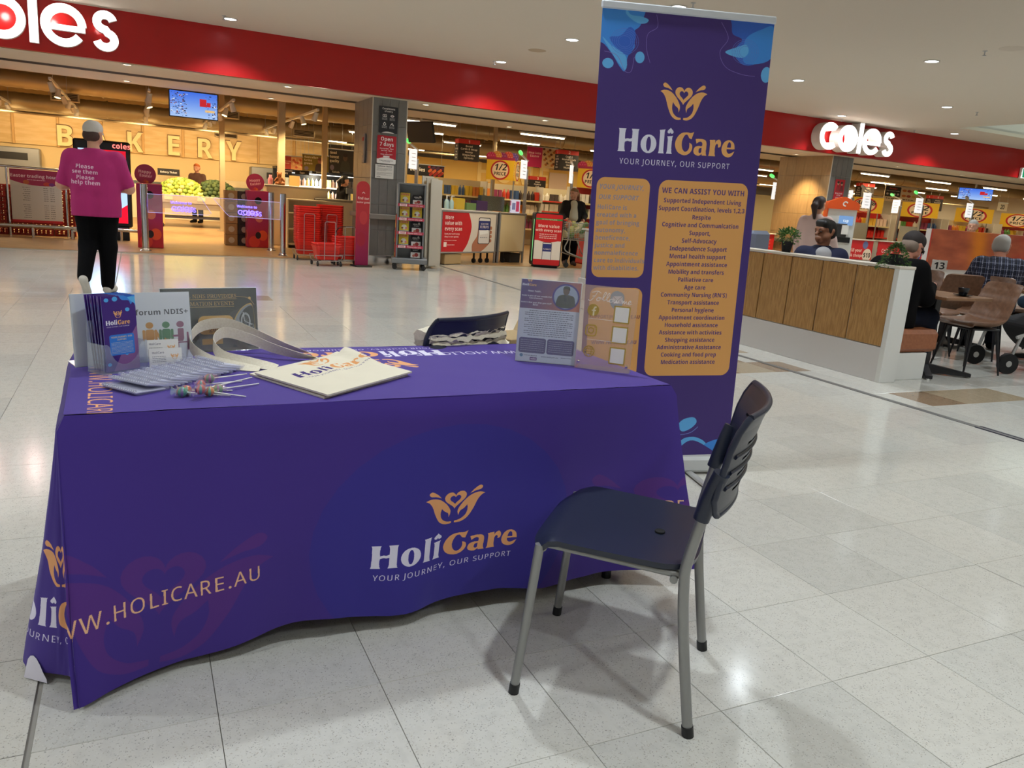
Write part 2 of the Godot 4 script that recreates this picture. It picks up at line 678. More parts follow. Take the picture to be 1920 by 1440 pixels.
# emblem, name and motto; (x, y) is the middle of the name's base line, s the height of its capital
func paint_logo(im: Image, x: float, y: float, s: float, white: Color, gold: Color, xf := Transform2D.IDENTITY, motto := true):
	var O := Transform2D(0, Vector2(x, y)) * xf * Transform2D(Vector2(s, 0), Vector2(0, s), Vector2.ZERO)
	paint_emblem(im, O * Transform2D(Vector2(1.16, 0), Vector2(0, 1.16), Vector2(0.12, -2.26)), gold)
	var at := -2.9
	for L in name_letters():
		var cs := []
		for p in L[0]:
			cs.append(O * Transform2D(Vector2(1, 0), Vector2(0, -1), Vector2(at, 0)) * (p as PackedVector2Array))
		fill(im, cs, gold if L[2] else white)
		at += L[1]
	if motto:
		write(im, "YOUR JOURNEY, OUR SUPPORT", x, y, s * 0.345, white, 0, "sans", xf * Transform2D(Vector2(1, 0), Vector2(0, 1), Vector2(0, s * 0.55)), s * 0.028)

func tex(im: Image) -> ImageTexture:
	return ImageTexture.create_from_image(im)

var kept := {}

func keep(key: String, make: Callable) -> Material:
	if not kept.has(key):
		kept[key] = make.call()
	return kept[key]

func printed(im: Image, rough := 0.5) -> StandardMaterial3D:
	var m := StandardMaterial3D.new()
	m.albedo_texture = tex(im)
	m.roughness = rough
	return m

func screen(im: Image, power := 1.0) -> StandardMaterial3D:
	var m := StandardMaterial3D.new()
	m.albedo_color = Color(0.02, 0.02, 0.02)
	m.roughness = 0.2
	m.emission_enabled = true
	m.emission_texture = tex(im)
	m.emission = Color.WHITE
	m.emission_operator = BaseMaterial3D.EMISSION_OP_MULTIPLY
	m.emission_energy_multiplier = power
	return m

func plain(c: Color, rough := 0.6, metal := 0.0, spec := 0.5) -> StandardMaterial3D:
	var m := StandardMaterial3D.new()
	m.albedo_color = c
	m.roughness = rough
	m.metallic = metal
	m.metallic_specular = spec
	return m

func glow(c: Color, power: float) -> StandardMaterial3D:
	var m := plain(Color(0.9, 0.9, 0.9), 0.4)
	m.emission_enabled = true
	m.emission = c
	m.emission_energy_multiplier = power
	return m

func glass(a := 0.08, tint := Color(0.9, 0.95, 0.95), rough := 0.03) -> StandardMaterial3D:
	var m := plain(Color(tint.r, tint.g, tint.b, a), rough)
	m.transparency = BaseMaterial3D.TRANSPARENCY_ALPHA
	return m

func C(r: int, g: int, b: int) -> Color:
	return Color8(r, g, b)

func noise(freq: float, oct := 4, s := 1) -> FastNoiseLite:
	var f := FastNoiseLite.new()
	f.seed = s
	f.frequency = freq
	f.fractal_octaves = oct
	return f

# a picture from noise: stretched by (sx, sy), between two colours
func grain(w: int, h: int, sx: float, sy: float, a: Color, b: Color, s := 1, oct := 4, hard := 1.0) -> Image:
	var f := noise(0.01, oct, s)
	var im := canvas(w, h, a)
	for y in h:
		for x in w:
			# a seamless blend of two shifted copies
			var u := float(x) / w
			var q := f.get_noise_2d(x * sx, y * sy) * (1.0 - u) + f.get_noise_2d((x - w) * sx, y * sy) * u
			im.set_pixel(x, y, a.lerp(b, clampf(0.5 + q * 1.4 * hard, 0, 1)))
	return im

func over(m: StandardMaterial3D, scale: Vector3, world := true) -> StandardMaterial3D:
	m.uv1_triplanar = true
	m.uv1_world_triplanar = world
	m.uv1_scale = scale
	m.uv1_triplanar_sharpness = 8.0
	return m

func nth(k: int) -> String:
	return ["first", "second", "third", "fourth", "fifth", "sixth", "seventh", "eighth", "ninth", "tenth", "eleventh", "twelfth", "thirteenth", "fourteenth", "fifteenth", "sixteenth", "seventeenth", "eighteenth"][k]

# ---------------------------------------------------------------- light
const LAMP_X := [-7.2, -2.95, 1.3, 5.6, 9.85, 13.5, 17.1, 21.0]
const LAMP_Z := [-12.85, -10.4, -7.95, -5.5, -3.05, -0.6, 1.85, 4.3]

func make_lamps():
	M.bulb = glow(COOL, 9.0)
	M.bulb_warm = glow(Color(1.0, 0.93, 0.78), 6.0)
	M.lamp_ring = plain(C(205, 198, 188), 0.4)
	for x in LAMP_X:
		for z in LAMP_Z:
			if x > 15.0 and z > -12.0 and z < -5.0:
				continue
			var which := "white round downlight glowing in the plaster mall ceiling"
			var seen: bool = z < -7.0 and x > 1.0
			var t := thing("downlight", which, "downlight", V(x, CEIL, z), 0.0, "downlights in the mall ceiling")
			downlight(t, 0.085, M.bulb)
			spot(t, COOL, 3.9, 62.0)

func downlight(t: Node3D, r: float, m: Material):
	var g := G.new()
	g.lathe([Vector2(r + 0.02, 0.0), Vector2(r + 0.02, -0.008), Vector2(r + 0.004, -0.012), Vector2(r, -0.004), Vector2(r, 0.0)], 24)
	put("trim_ring", g, "lamp_ring", t)
	g = G.new()
	g.lathe([Vector2(0.0, -0.005), Vector2(r, -0.004)], 24)
	put("diffuser", g, m, t)

func spot(t: Node3D, c: Color, energy: float, angle: float, at := Vector3(0, -0.03, 0), aim := Vector3.DOWN):
	var l := SpotLight3D.new()
	l.light_color = c
	l.light_energy = energy
	l.spot_angle = angle
	l.spot_angle_attenuation = 0.6
	l.spot_range = 40.0
	l.spot_attenuation = 2.0
	l.light_size = 0.08
	l.shadow_enabled = true
	l.name = "light"
	l.position = at
	l.basis = Basis.looking_at(aim, Vector3.RIGHT if absf(aim.y) > 0.9 else Vector3.UP)
	t.add_child(l)

func omni(t: Node3D, c: Color, energy: float, at: Vector3, size := 0.1):
	var l := OmniLight3D.new()
	l.light_color = c
	l.light_energy = energy
	l.omni_range = 40.0
	l.omni_attenuation = 2.0
	l.light_size = size
	l.shadow_enabled = true
	l.name = "light"
	l.position = at
	t.add_child(l)

# ---------------------------------------------------------------- materials
func speckled(base: Color, marks: Array, count: int, s: int) -> Image:
	var im := canvas(640, 640, base)
	var r := RandomNumberGenerator.new()
	r.seed = s
	var f := noise(0.012, 3, s)
	for y in 640:
		for x in 640:
			im.set_pixel(x, y, base.lightened(0.5 * f.get_noise_2d(x, y) * 0.06) if f.get_noise_2d(x, y) > 0 else base.darkened(-f.get_noise_2d(x, y) * 0.05))
	for i in count:
		var a := r.randf() * TAU
		var l := r.randf_range(1.0, 5.0)
		var p := Vector2(r.randf_range(6, 632), r.randf_range(6, 632))
		var c: Color = marks[r.randi() % marks.size()]
		var w := r.randi_range(1, 2)
		for k in int(l) + 1:
			var q := p + Vector2(cos(a), sin(a)) * k
			im.fill_rect(Rect2i(int(q.x), int(q.y), w, w), c)
	return im

func make_materials():
	var pale := [C(168, 166, 158), C(188, 184, 172), C(150, 148, 142), C(214, 212, 206), C(178, 170, 156)]
	for k in 3:
		var m := printed(speckled([C(205, 203, 195), C(200, 198, 190), C(208, 205, 196)][k], pale, 5200, 11 + k), 0.13)
		over(m, V(1.9, 1.9, 1.9))
		M["tile%d" % k] = m
	for k in 2:
		var m := printed(speckled([C(172, 156, 130), C(146, 122, 98)][k], [C(150, 132, 106), C(188, 172, 148), C(128, 106, 84)], 9000, 31 + k), 0.15)
		over(m, V(2.2, 2.2, 2.2))
		M["tan%d" % k] = m
	M.grout = plain(C(150, 146, 138), 0.7)
	M.plaster = plain(C(205, 194, 178), 0.85)  # beige holds warm shop light and floor bounce, put into the paint
	M.plaster_cream = plain(C(214, 200, 176), 0.8)
	M.wall_white = plain(C(205, 200, 190), 0.8)
	M.red_band = plain(C(176, 16, 18), 0.32)
	M.shop_floor = over(printed(grain(512, 256, 0.6, 5.0, C(150, 118, 80), C(176, 142, 100), 5), 0.35), V(0.7, 0.7, 0.7))
	M.shop_ceiling = plain(C(120, 104, 78), 0.9)
	M.black = plain(C(16, 16, 18), 0.45)
	M.matte_black = plain(C(14, 14, 16), 0.8)
	M.dark = plain(C(38, 36, 36), 0.6)
	M.steel = plain(C(205, 205, 208), 0.16, 1.0)
	M.chrome = plain(C(230, 228, 225), 0.08, 1.0)
	M.wire = plain(C(190, 190, 190), 0.3, 0.9)
	M.grey_metal = plain(C(138, 140, 142), 0.42, 0.5)
	M.alu = plain(C(180, 180, 180), 0.35, 0.7)
	M.white = plain(C(232, 230, 224), 0.5)
	M.cream = plain(C(222, 208, 176), 0.6)
	M.off_white = plain(C(215, 212, 205), 0.6)
	M.red = plain(C(205, 20, 18), 0.45)
	M.basket_red = plain(C(222, 30, 14), 0.4)
	M.dark_red = plain(C(150, 20, 16), 0.5)
	M.pink = plain(C(176, 34, 84), 0.5)
	M.orange = plain(C(226, 84, 24), 0.45)
	M.yellow = plain(C(245, 200, 30), 0.5)
	M.green = plain(C(40, 150, 70), 0.5)
	M.cloth_white = plain(C(225, 220, 232), 0.85)
	M.gate_glass = glass(0.07, Color(0.9, 0.93, 1.0))
	M.clear = glass(0.06)
	M.purple_glow = glow(Color(0.30, 0.16, 1.0), 2.6)
	M.sign_glow = glow(Color(1, 0.98, 0.97), 1.7)
	M.green_glow = glow(Color(0.10, 0.85, 0.35), 1.5)
	M.tube = glow(Color(1.0, 0.93, 0.76), 9.0)
	M.shelf_light = glow(Color(1.0, 0.97, 0.9), 3.0)
	M.wood = over(printed(grain(512, 512, 6.0, 0.7, C(164, 120, 66), C(190, 146, 88), 3, 5), 0.5), V(1.4, 1.4, 1.4))
	M.timber = over(printed(grain(512, 256, 0.4, 5.0, C(214, 178, 118), C(226, 194, 138), 4), 0.6), V(0.6, 0.6, 0.6))
	M.grey_tile = over(printed(grain(256, 256, 3.0, 1.0, C(116, 113, 110), C(121, 119, 115), 6, 3), 0.3), V(1.5, 1.5, 1.5))
	M.wood_tile = over(printed(grain(256, 256, 5.0, 0.5, C(164, 136, 100), C(174, 145, 107), 8), 0.35), V(1.5, 1.5, 1.5))
	M.duct = plain(C(176, 160, 128), 0.42, 0.5)
	M.skin_fair = plain(C(205, 150, 122), 0.55)
	M.skin_pink = plain(C(196, 132, 108), 0.55)
	M.skin_brown = plain(C(142, 94, 68), 0.5)
	M.hair_black = plain(C(18, 14, 12), 0.55)
	M.hair_brown = plain(C(58, 38, 30), 0.6)
	M.hair_blond = plain(C(142, 106, 70), 0.6)
	M.hair_grey = plain(C(168, 164, 158), 0.7)
	M.leather = over(printed(grain(256, 256, 3.0, 3.0, C(112, 80, 60), C(128, 93, 71), 9, 5), 0.42), V(3, 3, 3), false)
	M.bench_leather = over(printed(grain(256, 256, 3.0, 3.0, C(146, 86, 52), C(158, 96, 60), 10, 5), 0.4), V(3, 3, 3))
	M.table_wood = over(printed(grain(512, 256, 0.7, 6.0, C(120, 84, 56), C(142, 102, 70), 12), 0.4), V(1.2, 1.2, 1.2))
	M.leg_black = plain(C(20, 20, 26), 0.4)
	M.canvas_cream = over(printed(grain(256, 256, 9.0, 9.0, C(226, 216, 194), C(234, 226, 206), 14, 2), 0.9), V(5, 5, 5))
	M.navy_plastic = plain(C(34, 40, 58), 0.34)
	M.chair_tube = plain(C(150, 150, 148), 0.38, 0.6)
	M.leaf_a = leafy(C(74, 110, 40))
	M.leaf_b = leafy(C(52, 86, 44))
	M.leaf_c = leafy(C(128, 148, 78))

func leafy(c: Color) -> StandardMaterial3D:
	var m := plain(c, 0.55)
	m.backlight_enabled = true
	m.backlight = c.darkened(0.5)
	return m

# ---------------------------------------------------------------- setting
func in_view(p: Vector3) -> float:
	var q := cam.transform.affine_inverse() * p
	if q.z > -0.3:
		return -1.0
	var x := -q.x / q.z * 1465.0
	var y := -q.y / q.z * 1465.0
	return -q.z if absf(x) < 1010 and absf(y) < 770 else -1.0

func build_setting():
	var g := G.new()
	g.box(V(13.5, -0.055, -4.3), V(45, 0.1, 20.62))
	g.box(V(13.5, -0.051, -24.3), V(45, 0.1, 19.4))
	var floor_slab := struct("floor", g, "grout")
	# mall tiles: 0.406 m squares; the nearest in view are pieces, the rest one part
	var spots := []
	var P := 0.406
	for i in range(-22, 89):
		for j in range(-30, 18):
			var c := V(-0.266 + (i + 0.5) * P, 0, -2.598 + (j + 0.5) * P)
			if c.x < -8.8 or c.x > 35.5 or c.z > 5.6 or c.z < -14.5:
				continue
			spots.append([c, in_view(c), i, j])
	var near := spots.filter(func(s): return s[1] > 0)
	near.sort_custom(func(a, b): return a[1] < b[1])
	var pieces := {}
	for k in mini(300, near.size()):
		pieces[Vector2i(near[k][2], near[k][3])] = true
	g = G.new()
	g.box(V(0, -0.003, 0), V(P - 0.0018, 0.006, P - 0.0018), 0.0008)
	var tile := g.mesh()
	var rest := {}
	for s in spots:
		var c: Vector3 = s[0]
		var kind := tile_kind(c, s[2], s[3])
		var gap := 0.012 if s[2] == 0 else 0.0
		if pieces.has(Vector2i(s[2], s[3])):
			var o := MeshInstance3D.new()
			o.mesh = tile
			o.material_override = M[kind]
			o.position = c + V(gap * 0.5, 0, 0)
			o.scale.x = 1.0 - gap / P
			o.name = "floor_tile"
			place("floor_tile", o, floor_slab) if floor_slab.get_child_count() == 0 else named_tile(o, floor_slab)
		else:
			if not rest.has(kind):
				rest[kind] = G.new()
			var h := (P - 0.0018) / 2
			rest[kind].quad(c + V(-h + gap, 0, h), c + V(h, 0, h), c + V(h, 0, -h), c + V(-h + gap, 0, -h))
	for kind in rest:
		var o := put("distant_tiles", rest[kind], kind, floor_slab)
		o.set_meta("kind", "stuff")
	# sunk metal strip and the edge strip of the shop
	g = G.new()
	g.box(V(5.19, 0.002, -7.2), V(0.055, 0.004, 14.8), 0.001)
	struct("trim_1", g, plain(C(128, 128, 126), 0.45, 0.5))
	g = G.new()
	g.box(V(5.163, 0.003, -1.0), V(0.012, 0.006, 4.6), 0.001)
	g.box(V(5.217, 0.003, -1.0), V(0.02, 0.006, 4.6), 0.001)
	struct("trim_2", g, plain(C(62, 60, 74), 0.4, 0.3))
	g = G.new()
	g.box(V(13.5, 0.0, -24.35), V(44.6, 0.012, 19.3))
	struct("floor", g, "shop_floor")
	# ceiling with a raised skylight bay
	g = G.new()
	var t := 0.12
	var y := CEIL + t / 2
	g.box(V(3.6, y, -4.0), V(25.2, t, 19.2))
	g.box(V(26.1, y, -12.85), V(19.8, t, 1.5))
	g.box(V(26.1, y, 0.3), V(19.8, t, 10.6))
	g.box(V(30.0, y, -8.55), V(12.0, t, 7.1))
	struct("ceiling", g, "plaster")
	g = G.new()
	g.box(V(20.1, 4.35, -8.55), V(7.9, 0.1, 7.2))
	g.box(V(16.12, 3.98, -8.55), V(0.1, 0.7, 7.2))
	g.box(V(24.05, 3.98, -8.55), V(0.1, 0.7, 7.2))
	g.box(V(20.1, 3.98, -12.15), V(7.9, 0.7, 0.1))
	g.box(V(20.1, 3.98, -4.95), V(7.9, 0.7, 0.1))
	struct("ceiling", g, "wall_white")
	g = G.new()
	g.box(V(20.1, 4.28, -8.55), V(7.2, 0.03, 6.6))
	struct("unseen_skylight_1", g, glow(Color(0.92, 1.0, 0.96), 0.75))  # unseen glowing panel, placed to light the raised bay
	# walls round the hall and the shop
	for a in [["wall_back", V(13.5, 2.2, 5.75), V(45, 4.6, 0.2)], ["wall_left", V(-9.1, 2.3, -14), V(0.2, 4.8, 40)], ["wall_right", V(36.1, 2.3, -14), V(0.2, 4.8, 40)], ["wall_rear", V(13.5, 2.3, -34.1), V(45.4, 4.8, 0.2)]]:
		g = G.new()
		g.box(a[1], a[2])
		struct(a[0], g, "wall_white")
	for x in [9.72, 14.35]:
		sprinkler(V(x, CEIL, -7.1 if x < 12 else -10.4))
	for q in [V(5.62, CEIL, -7.7), V(5.5, CEIL, -12.9), V(1.2, CEIL, -12.7), V(13.9, CEIL, -13.2), V(16.2, CEIL, -13.2)]:
		sprinkler(q)
	g = G.new()
	g.lathe([Vector2(0, -0.004), Vector2(0.13, -0.004), Vector2(0.14, 0.0)], 24, V(5.6, CEIL, -11.5))
	tag(put("ceiling_speaker", g, plain(C(176, 156, 130), 0.8)), "flat round beige speaker grille flush in the mall ceiling", "speaker")
	g = G.new()
	g.lathe([Vector2(0, -0.004), Vector2(0.14, -0.004), Vector2(0.15, 0.0)], 24, V(9.8, CEIL, -6.8))
	tag(put("ceiling_vent", g, plain(C(196, 184, 168), 0.8)), "pale round access cap in the ceiling beyond the banner", "vent")

func sprinkler(at: Vector3):
	var t := thing("ceiling_sprinkler", "small brass sprinkler head under the mall ceiling", "sprinkler", at, 0.0, "sprinklers under the mall ceiling")
	var g := G.new()
	g.lathe([Vector2(0.03, 0), Vector2(0.03, -0.006), Vector2(0.008, -0.01), Vector2(0.008, -0.05)], 10)
	put("stem", g, "alu", t)
	g = G.new()
	g.lathe([Vector2(0, -0.062), Vector2(0.024, -0.06), Vector2(0.024, -0.052), Vector2(0, -0.05)], 10)
	put("deflector", g, "alu", t)

var tile_count := 0

func named_tile(o: MeshInstance3D, parent: Node3D):
	tile_count += 1
	o.name = "floor_tile_%03d" % tile_count
	parent.add_child(o)

func tile_kind(c: Vector3, i: int, j: int) -> String:
	for r in [V(5.95, -3.85, 0), V(5.55, -3.83, 1), V(6.4, -3.85, 0), V(0.86, -4.9, 0), V(1.3, -9.2, 0), V(0.9, -9.0, 1), V(5.35, -5.2, 1), V(5.0, -5.2, 0), V(5.0, -5.7, 1), V(4.6, -5.7, 0), V(4.6, -5.2, 1), V(5.35, -6.2, 0)]:
		if absf(c.x - r.x) < 0.203 and absf(c.z - r.y) < 0.203:
			return "tan%d" % int(r.z)
	return "tile%d" % posmod(i * 7 + j * 13 + i * j, 3)

# ---------------------------------------------------------------- the red band, its letters, soffit and columns
func round_letters(h: float) -> Array:
	# c o l e s in heavy round strokes; each [strokes], x advances; unit: x height 1
	var w := 0.19
	var r := 0.5 - w / 2
	return [
		[[arc(Vector2(0.5, 0.5), r, 0.8, TAU - 0.8, 28)], 0.96],
		[[arc(Vector2(0.5, 0.5), r, 0, TAU - TAU / 36, 35)], 1.03],
		[[PackedVector2Array([Vector2(0.13, 0.0), Vector2(0.13, 1.13)])], 0.28],
		[[arc(Vector2(0.5, 0.5), r, 0.0, TAU - 0.62, 28), PackedVector2Array([Vector2(0.16, 0.44), Vector2(0.97, 0.44)])], 1.0],
		[[arc(Vector2(0.42, 0.71), 0.185, 0.25, PI * 1.5, 16, 0.175), arc(Vector2(0.42, 0.29), 0.2, PI * 0.5, -PI + 0.25, 16, 0.175)], 0.8],
	]

func coles_sign(at: Vector3, s: float, depth: float, label: String):
	var t := thing("shop_sign", label, "sign", at)
	var x := 0.0
	var k := 0
	for L in round_letters(s):
		var g := G.new()
		var e := G.new()
		if k == 4:
			var p := PackedVector2Array()
			p.append_array(L[0][0])
			p.append_array(L[0][1].slice(1))
			L[0] = [p]
		for n in L[0].size():
			var p: PackedVector2Array = Transform2D(0, Vector2(s, s), 0, Vector2(x, 0)) * (L[0][n] as PackedVector2Array)
			var w := s * (0.19 if k != 3 or n == 0 else 0.13)
			e.stroke(p, w, depth - 0.02, depth, k == 1)
			g.stroke(p, w * 1.05, 0.03, depth - 0.02, k == 1)
		var o := put("letter", e, "sign_glow", t)
		put("letter_side", g, "off_white", o)
		x += L[1] * s
		k += 1
	# the tubes behind the letters light the band
	for q in 4:
		omni(t, Color(1, 0.95, 0.92), 0.10, V(x * (0.12 + 0.25 * q), s * 0.55, depth * 0.5), 0.06)

func build_shop_front():
	var g := G.new()
	g.box(V(13.5, 3.21, FASCIA - 0.05), V(44.9, 0.70, 0.1))
	struct("wall_fascia", g, "red_band")
	g = G.new()
	g.box(V(13.5, SOFFIT + 0.04, FASCIA - 0.72), V(44.9, 0.08, 1.34))
	g.box(V(13.5, SOFFIT + 0.04, -15.85), V(44.9, 0.08, 1.3))
	g.box(V(13.5, SOFFIT + 0.22, -15.08), V(44.9, 0.06, 0.6))
	g.box(V(13.5, 3.9, -16.45), V(44.9, 2.0, 0.1))
	struct("ceiling", g, "plaster_cream")
	g = G.new()
	g.box(V(13.5, SOFFIT + 0.02, -15.07), V(44.6, 0.04, 0.34))
	struct("trim_3", g, "matte_black")
	g = G.new()
	g.box(V(13.5, 4.72, -25.2), V(45, 0.1, 18.2))
	struct("ceiling", g, "shop_ceiling")
	coles_sign(V(-2.42, 2.955, FASCIA), 0.565, 0.13, "glowing white round letters on the red band above the bakery entrance")
	coles_sign(V(13.4, 2.9, FASCIA), 0.57, 0.3, "glowing white round letters standing proud of the red band beside the exit sign")
	for p in [V(-0.07, 1, -13.75), V(2.3, 1, -13.95), V(4.7, 1, -14.0), V(7.15, 1, -14.1), V(10.2, 1, -14.1), V(14.0, 1, -14.5), V(17.3, 1, -14.4), V(19.9, 1, -14.5), V(-0.1, 0, -16.1), V(2.35, 0, -16.1), V(7.3, 0, -16.1)]:
		var t := thing("soffit_downlight", "small warm downlight in the soffit behind the red band", "downlight", V(p.x, SOFFIT, p.z), 0.0, "downlights in the soffit")
		downlight(t, 0.06, M.bulb_warm)
		spot(t, Color(1, 0.86, 0.62), 2.2 if p.x != 14.0 else 7.0, 48.0)
	column(V(3.70, 0, -13.85), 0.62, 1.25, M.grey_tile, M.grey_tile, "grey tiled column with entry posters at the bakery entrance")
	column(V(14.5, 0, -13.85), 0.66, 1.7, M.grey_tile, M.wood_tile, "grey tiled column with wood tiled side behind the orange machine")
	posters()

func column(o: Vector3, w: float, d: float, front: Material, side: Material, label: String):
	var h := SOFFIT
	var t := thing("tiled_column", label, "column", o + V(w / 2, 0, -d / 2))
	t.set_meta("kind", "structure")
	var g := G.new()
	g.box(V(0, h / 2, 0), V(w - 0.024, h, d - 0.024))
	put("core", g, plain(C(150, 146, 138), 0.7), t)
	var rows := 6
	var hh := (h - 0.18) / rows
	for face in 3:
		var along := w if face == 0 else d
		var n := 4 if face == 0 else int(round(d / 0.3))
		var tw := (along - 0.02) / n
		g = G.new()
		if face == 0:
			g.box(Vector3.ZERO, V(tw - 0.004, hh - 0.004, 0.012), 0.002)
		else:
			g.box(Vector3.ZERO, V(0.012, hh - 0.004, tw - 0.004), 0.002)
		var first: MeshInstance3D = null
		for r in rows:
			for c in n:
				var p := V(-w / 2 + 0.01 + (c + 0.5) * tw, 0.18 + (r + 0.5) * hh, d / 2 - 0.006)
				if face > 0:
					p = V((-w / 2 + 0.006) if face == 1 else (w / 2 - 0.006), p.y, -d / 2 + 0.01 + (c + 0.5) * tw)
				if first == null:
					first = put("tile", g, front if face == 0 else side, t)
					first.position = p
				else:
					share("tile", first, p, t)
	g = G.new()
	for sx in [-1, 1]:
		g.box(V(sx * (w / 2 - 0.004), h / 2, d / 2 - 0.004), V(0.018, h, 0.018), 0.003)
	put("corner_trim", g, plain(C(214, 208, 196), 0.3, 0.6), t)
	g = G.new()
	g.box(V(0, 0.09, 0), V(w + 0.02, 0.18, d + 0.02), 0.006)
	put("plinth", g, "steel", t)
	g = G.new()
	g.box(V(0, 0.86, d / 2 + 0.022), V(w + 0.09, 0.09, 0.04), 0.01)
	g.box(V(-w / 2 - 0.022, 0.86, 0), V(0.04, 0.09, d + 0.05), 0.01)
	put("bumper_rail", g, plain(C(150, 146, 138), 0.5, 0.3), t)

func sheet(called: String, c: Vector3, w: float, h: float, m: Material, label: String, category: String, turn := 0.0, thick := 0.008, r := 0.0, group := "") -> MeshInstance3D:
	var g := G.new()
	g.prism(rounded(w, h, maxf(r, 0.001), 5 if r > 0 else 1), -thick / 2, thick / 2)
	var o := put(called, g, m)
	o.position = c
	o.rotation.y = turn
	tag(o, label, category, group)
	return o

func posters():
	var W := C(235, 232, 228)
	var im := canvas(256, 360, C(40, 40, 46))
	write(im, "Conditions", 128, 44, 34, W)
	write(im, "of entry", 128, 78, 30, W)
	for k in 4:
		var x: float = [76, 180, 76, 180][k]
		var y: float = [126, 126, 236, 236][k]
		if k == 0:
			rrect(im, x - 28, y - 16, 56, 34, 8, W)
			rrect(im, x - 22, y - 10, 44, 22, 5, C(40, 40, 46))
			rrect(im, x - 6, y - 8, 12, 18, 3, W)
		elif k == 1:
			fill(im, [smooth([Vector2(x - 30, y), Vector2(x - 30, y), Vector2(x, y - 18), Vector2(x + 30, y), Vector2(x + 30, y), Vector2(x, y + 18)])], W)
			disc(im, x, y, 10, C(40, 40, 46))
			disc(im, x, y, 5, W)
		elif k == 2:
			fill(im, [arc(Vector2(x, y + 4), 20, 0, TAU, 24), arc(Vector2(x, y + 4), 12, 0, TAU, 24)], W)
			rrect(im, x - 7, y - 22, 14, 12, 3, W)
		else:
			line2(im, PackedVector2Array([Vector2(x - 24, y + 18), Vector2(x, y - 16), Vector2(x + 24, y + 18)]), 9, W)
			line2(im, PackedVector2Array([Vector2(x - 10, y), Vector2(x + 22, y + 20)]), 7, W)
		for q in 4:
			scribble(im, x - 36, y + 28 + q * 9, x + 36, 4, C(190, 190, 190), k * 7 + q)
	disc(im, 128, 470, 170, W, 130.0)
	sheet("entry_sign", V(3.98, 2.51, -13.835), 0.33, 0.44, printed(im), "black poster of entry conditions with white symbols on the grey column", "poster", 0, 0.006, 0.01)
	im = canvas(256, 360, W)
	im.fill_rect(Rect2i(0, 0, 256, 300), C(186, 24, 42))
	disc(im, 128, 420, 220, W, 140.0)
	write(im, "Open", 128, 66, 66, W)
	write(im, "7 days", 128, 132, 64, W)
	write(im, "Mon-Sat 6am - 10pm", 128, 172, 19, W)
	write(im, "Sun 7am - 10pm", 128, 198, 19, W)
	write(im, "or", 128, 220, 15, W)
	write(im, "Shop online 24/7", 128, 246, 20, W)
	rrect(im, 84, 258, 88, 20, 10, W)
	scribble(im, 34, 316, 222, 6, C(90, 90, 96), 3)
	scribble(im, 74, 330, 182, 5, C(90, 90, 96), 4)
	sheet("opening_hours_poster", V(3.965, 2.01, -13.835), 0.34, 0.47, printed(im), "red and white poster saying open seven days on the grey column", "poster", 0, 0.006, 0.02)
	im = canvas(256, 180, C(226, 222, 214))
	write(im, "Customer Notice", 20, 30, 26, C(60, 60, 66), -1)
	for q in 9:
		if q != 4:
			scribble(im, 20, 46 + q * 11, 236 if q % 4 != 3 else 150, 4, C(130, 126, 122), q)
	write(im, "coles", 20, 166, 22, C(70, 66, 66), -1)
	sheet("customer_notice", V(3.94, 1.64, -13.835), 0.33, 0.235, printed(im), "white paper notice below the red opening poster on the column", "notice", 0, 0.006)
	im = canvas(128, 200, C(196, 30, 44))
	for k in 2:
		fill(im, [smooth([Vector2(18 + k * 52, 110), Vector2(26 + k * 50, 60), Vector2(40 + k * 50, 50), Vector2(60 + k * 50, 70), Vector2(66 + k * 52, 110)])], C(150 - k * 20, 40, 46))
		disc(im, 40 + k * 48, 36 + k * 4, 15, C(200, 150, 120))
		disc(im, 38 + k * 48, 26 + k * 4, 15, C(60, 40, 34), 11.0)
	im.fill_rect(Rect2i(0, 108, 128, 92), C(186, 26, 40))
	write(im, "Bring fresh", 64, 132, 18, W)
	write(im, "to life", 64, 150, 18, W)
	scribble(im, 26, 162, 104, 4, W, 9)
	scribble(im, 30, 172, 100, 4, W, 10)
	write(im, "coles", 64, 194, 15, W)
	sheet("fresh_poster", V(14.83, 2.1, -13.835), 0.3, 0.5, printed(im), "red poster of two shoppers on the grey column above the orange machine", "poster", 0, 0.006, 0.02)
	# exit sign on the band
	im = canvas(256, 128, C(20, 150, 96))
	rrect(im, 6, 6, 110, 116, 4, C(20, 150, 96))
	fill(im, [PackedVector2Array([Vector2(24, 64), Vector2(62, 28), Vector2(62, 50), Vector2(104, 50), Vector2(104, 78), Vector2(62, 78), Vector2(62, 100)])], C(236, 255, 246))
	disc(im, 186, 28, 10, C(236, 255, 246))
	line2(im, PackedVector2Array([Vector2(184, 40), Vector2(178, 72), Vector2(156, 104)]), 12, C(236, 255, 246))
	line2(im, PackedVector2Array([Vector2(178, 72), Vector2(200, 86), Vector2(206, 112)]), 11, C(236, 255, 246))
	line2(im, PackedVector2Array([Vector2(184, 46), Vector2(160, 60)]), 8, C(236, 255, 246))
	line2(im, PackedVector2Array([Vector2(184, 46), Vector2(208, 56), Vector2(220, 48)]), 8, C(236, 255, 246))
	var t := thing("exit_sign", "green running figure exit sign in white casing on the red band", "sign", V(21.1, 2.98, FASCIA + 0.06))
	var g := G.new()
	g.box(V(0, 0, -0.02), V(0.66, 0.27, 0.07), 0.01)
	put("casing", g, "white", t)
	g = G.new()
	g.prism(rounded(0.58, 0.21, 0.004, 1), 0.016, 0.022)
	put("face", g, screen(im, 0.9), t)
	# switch plate on the column's side
	t = thing("control_panel", "narrow brushed metal panel on the shaded side of the grey column", "panel", V(3.69, 2.02, -14.3), -PI / 2)
	g = G.new()
	g.box(V(0, 0, 0.012), V(0.17, 0.5, 0.025), 0.004)
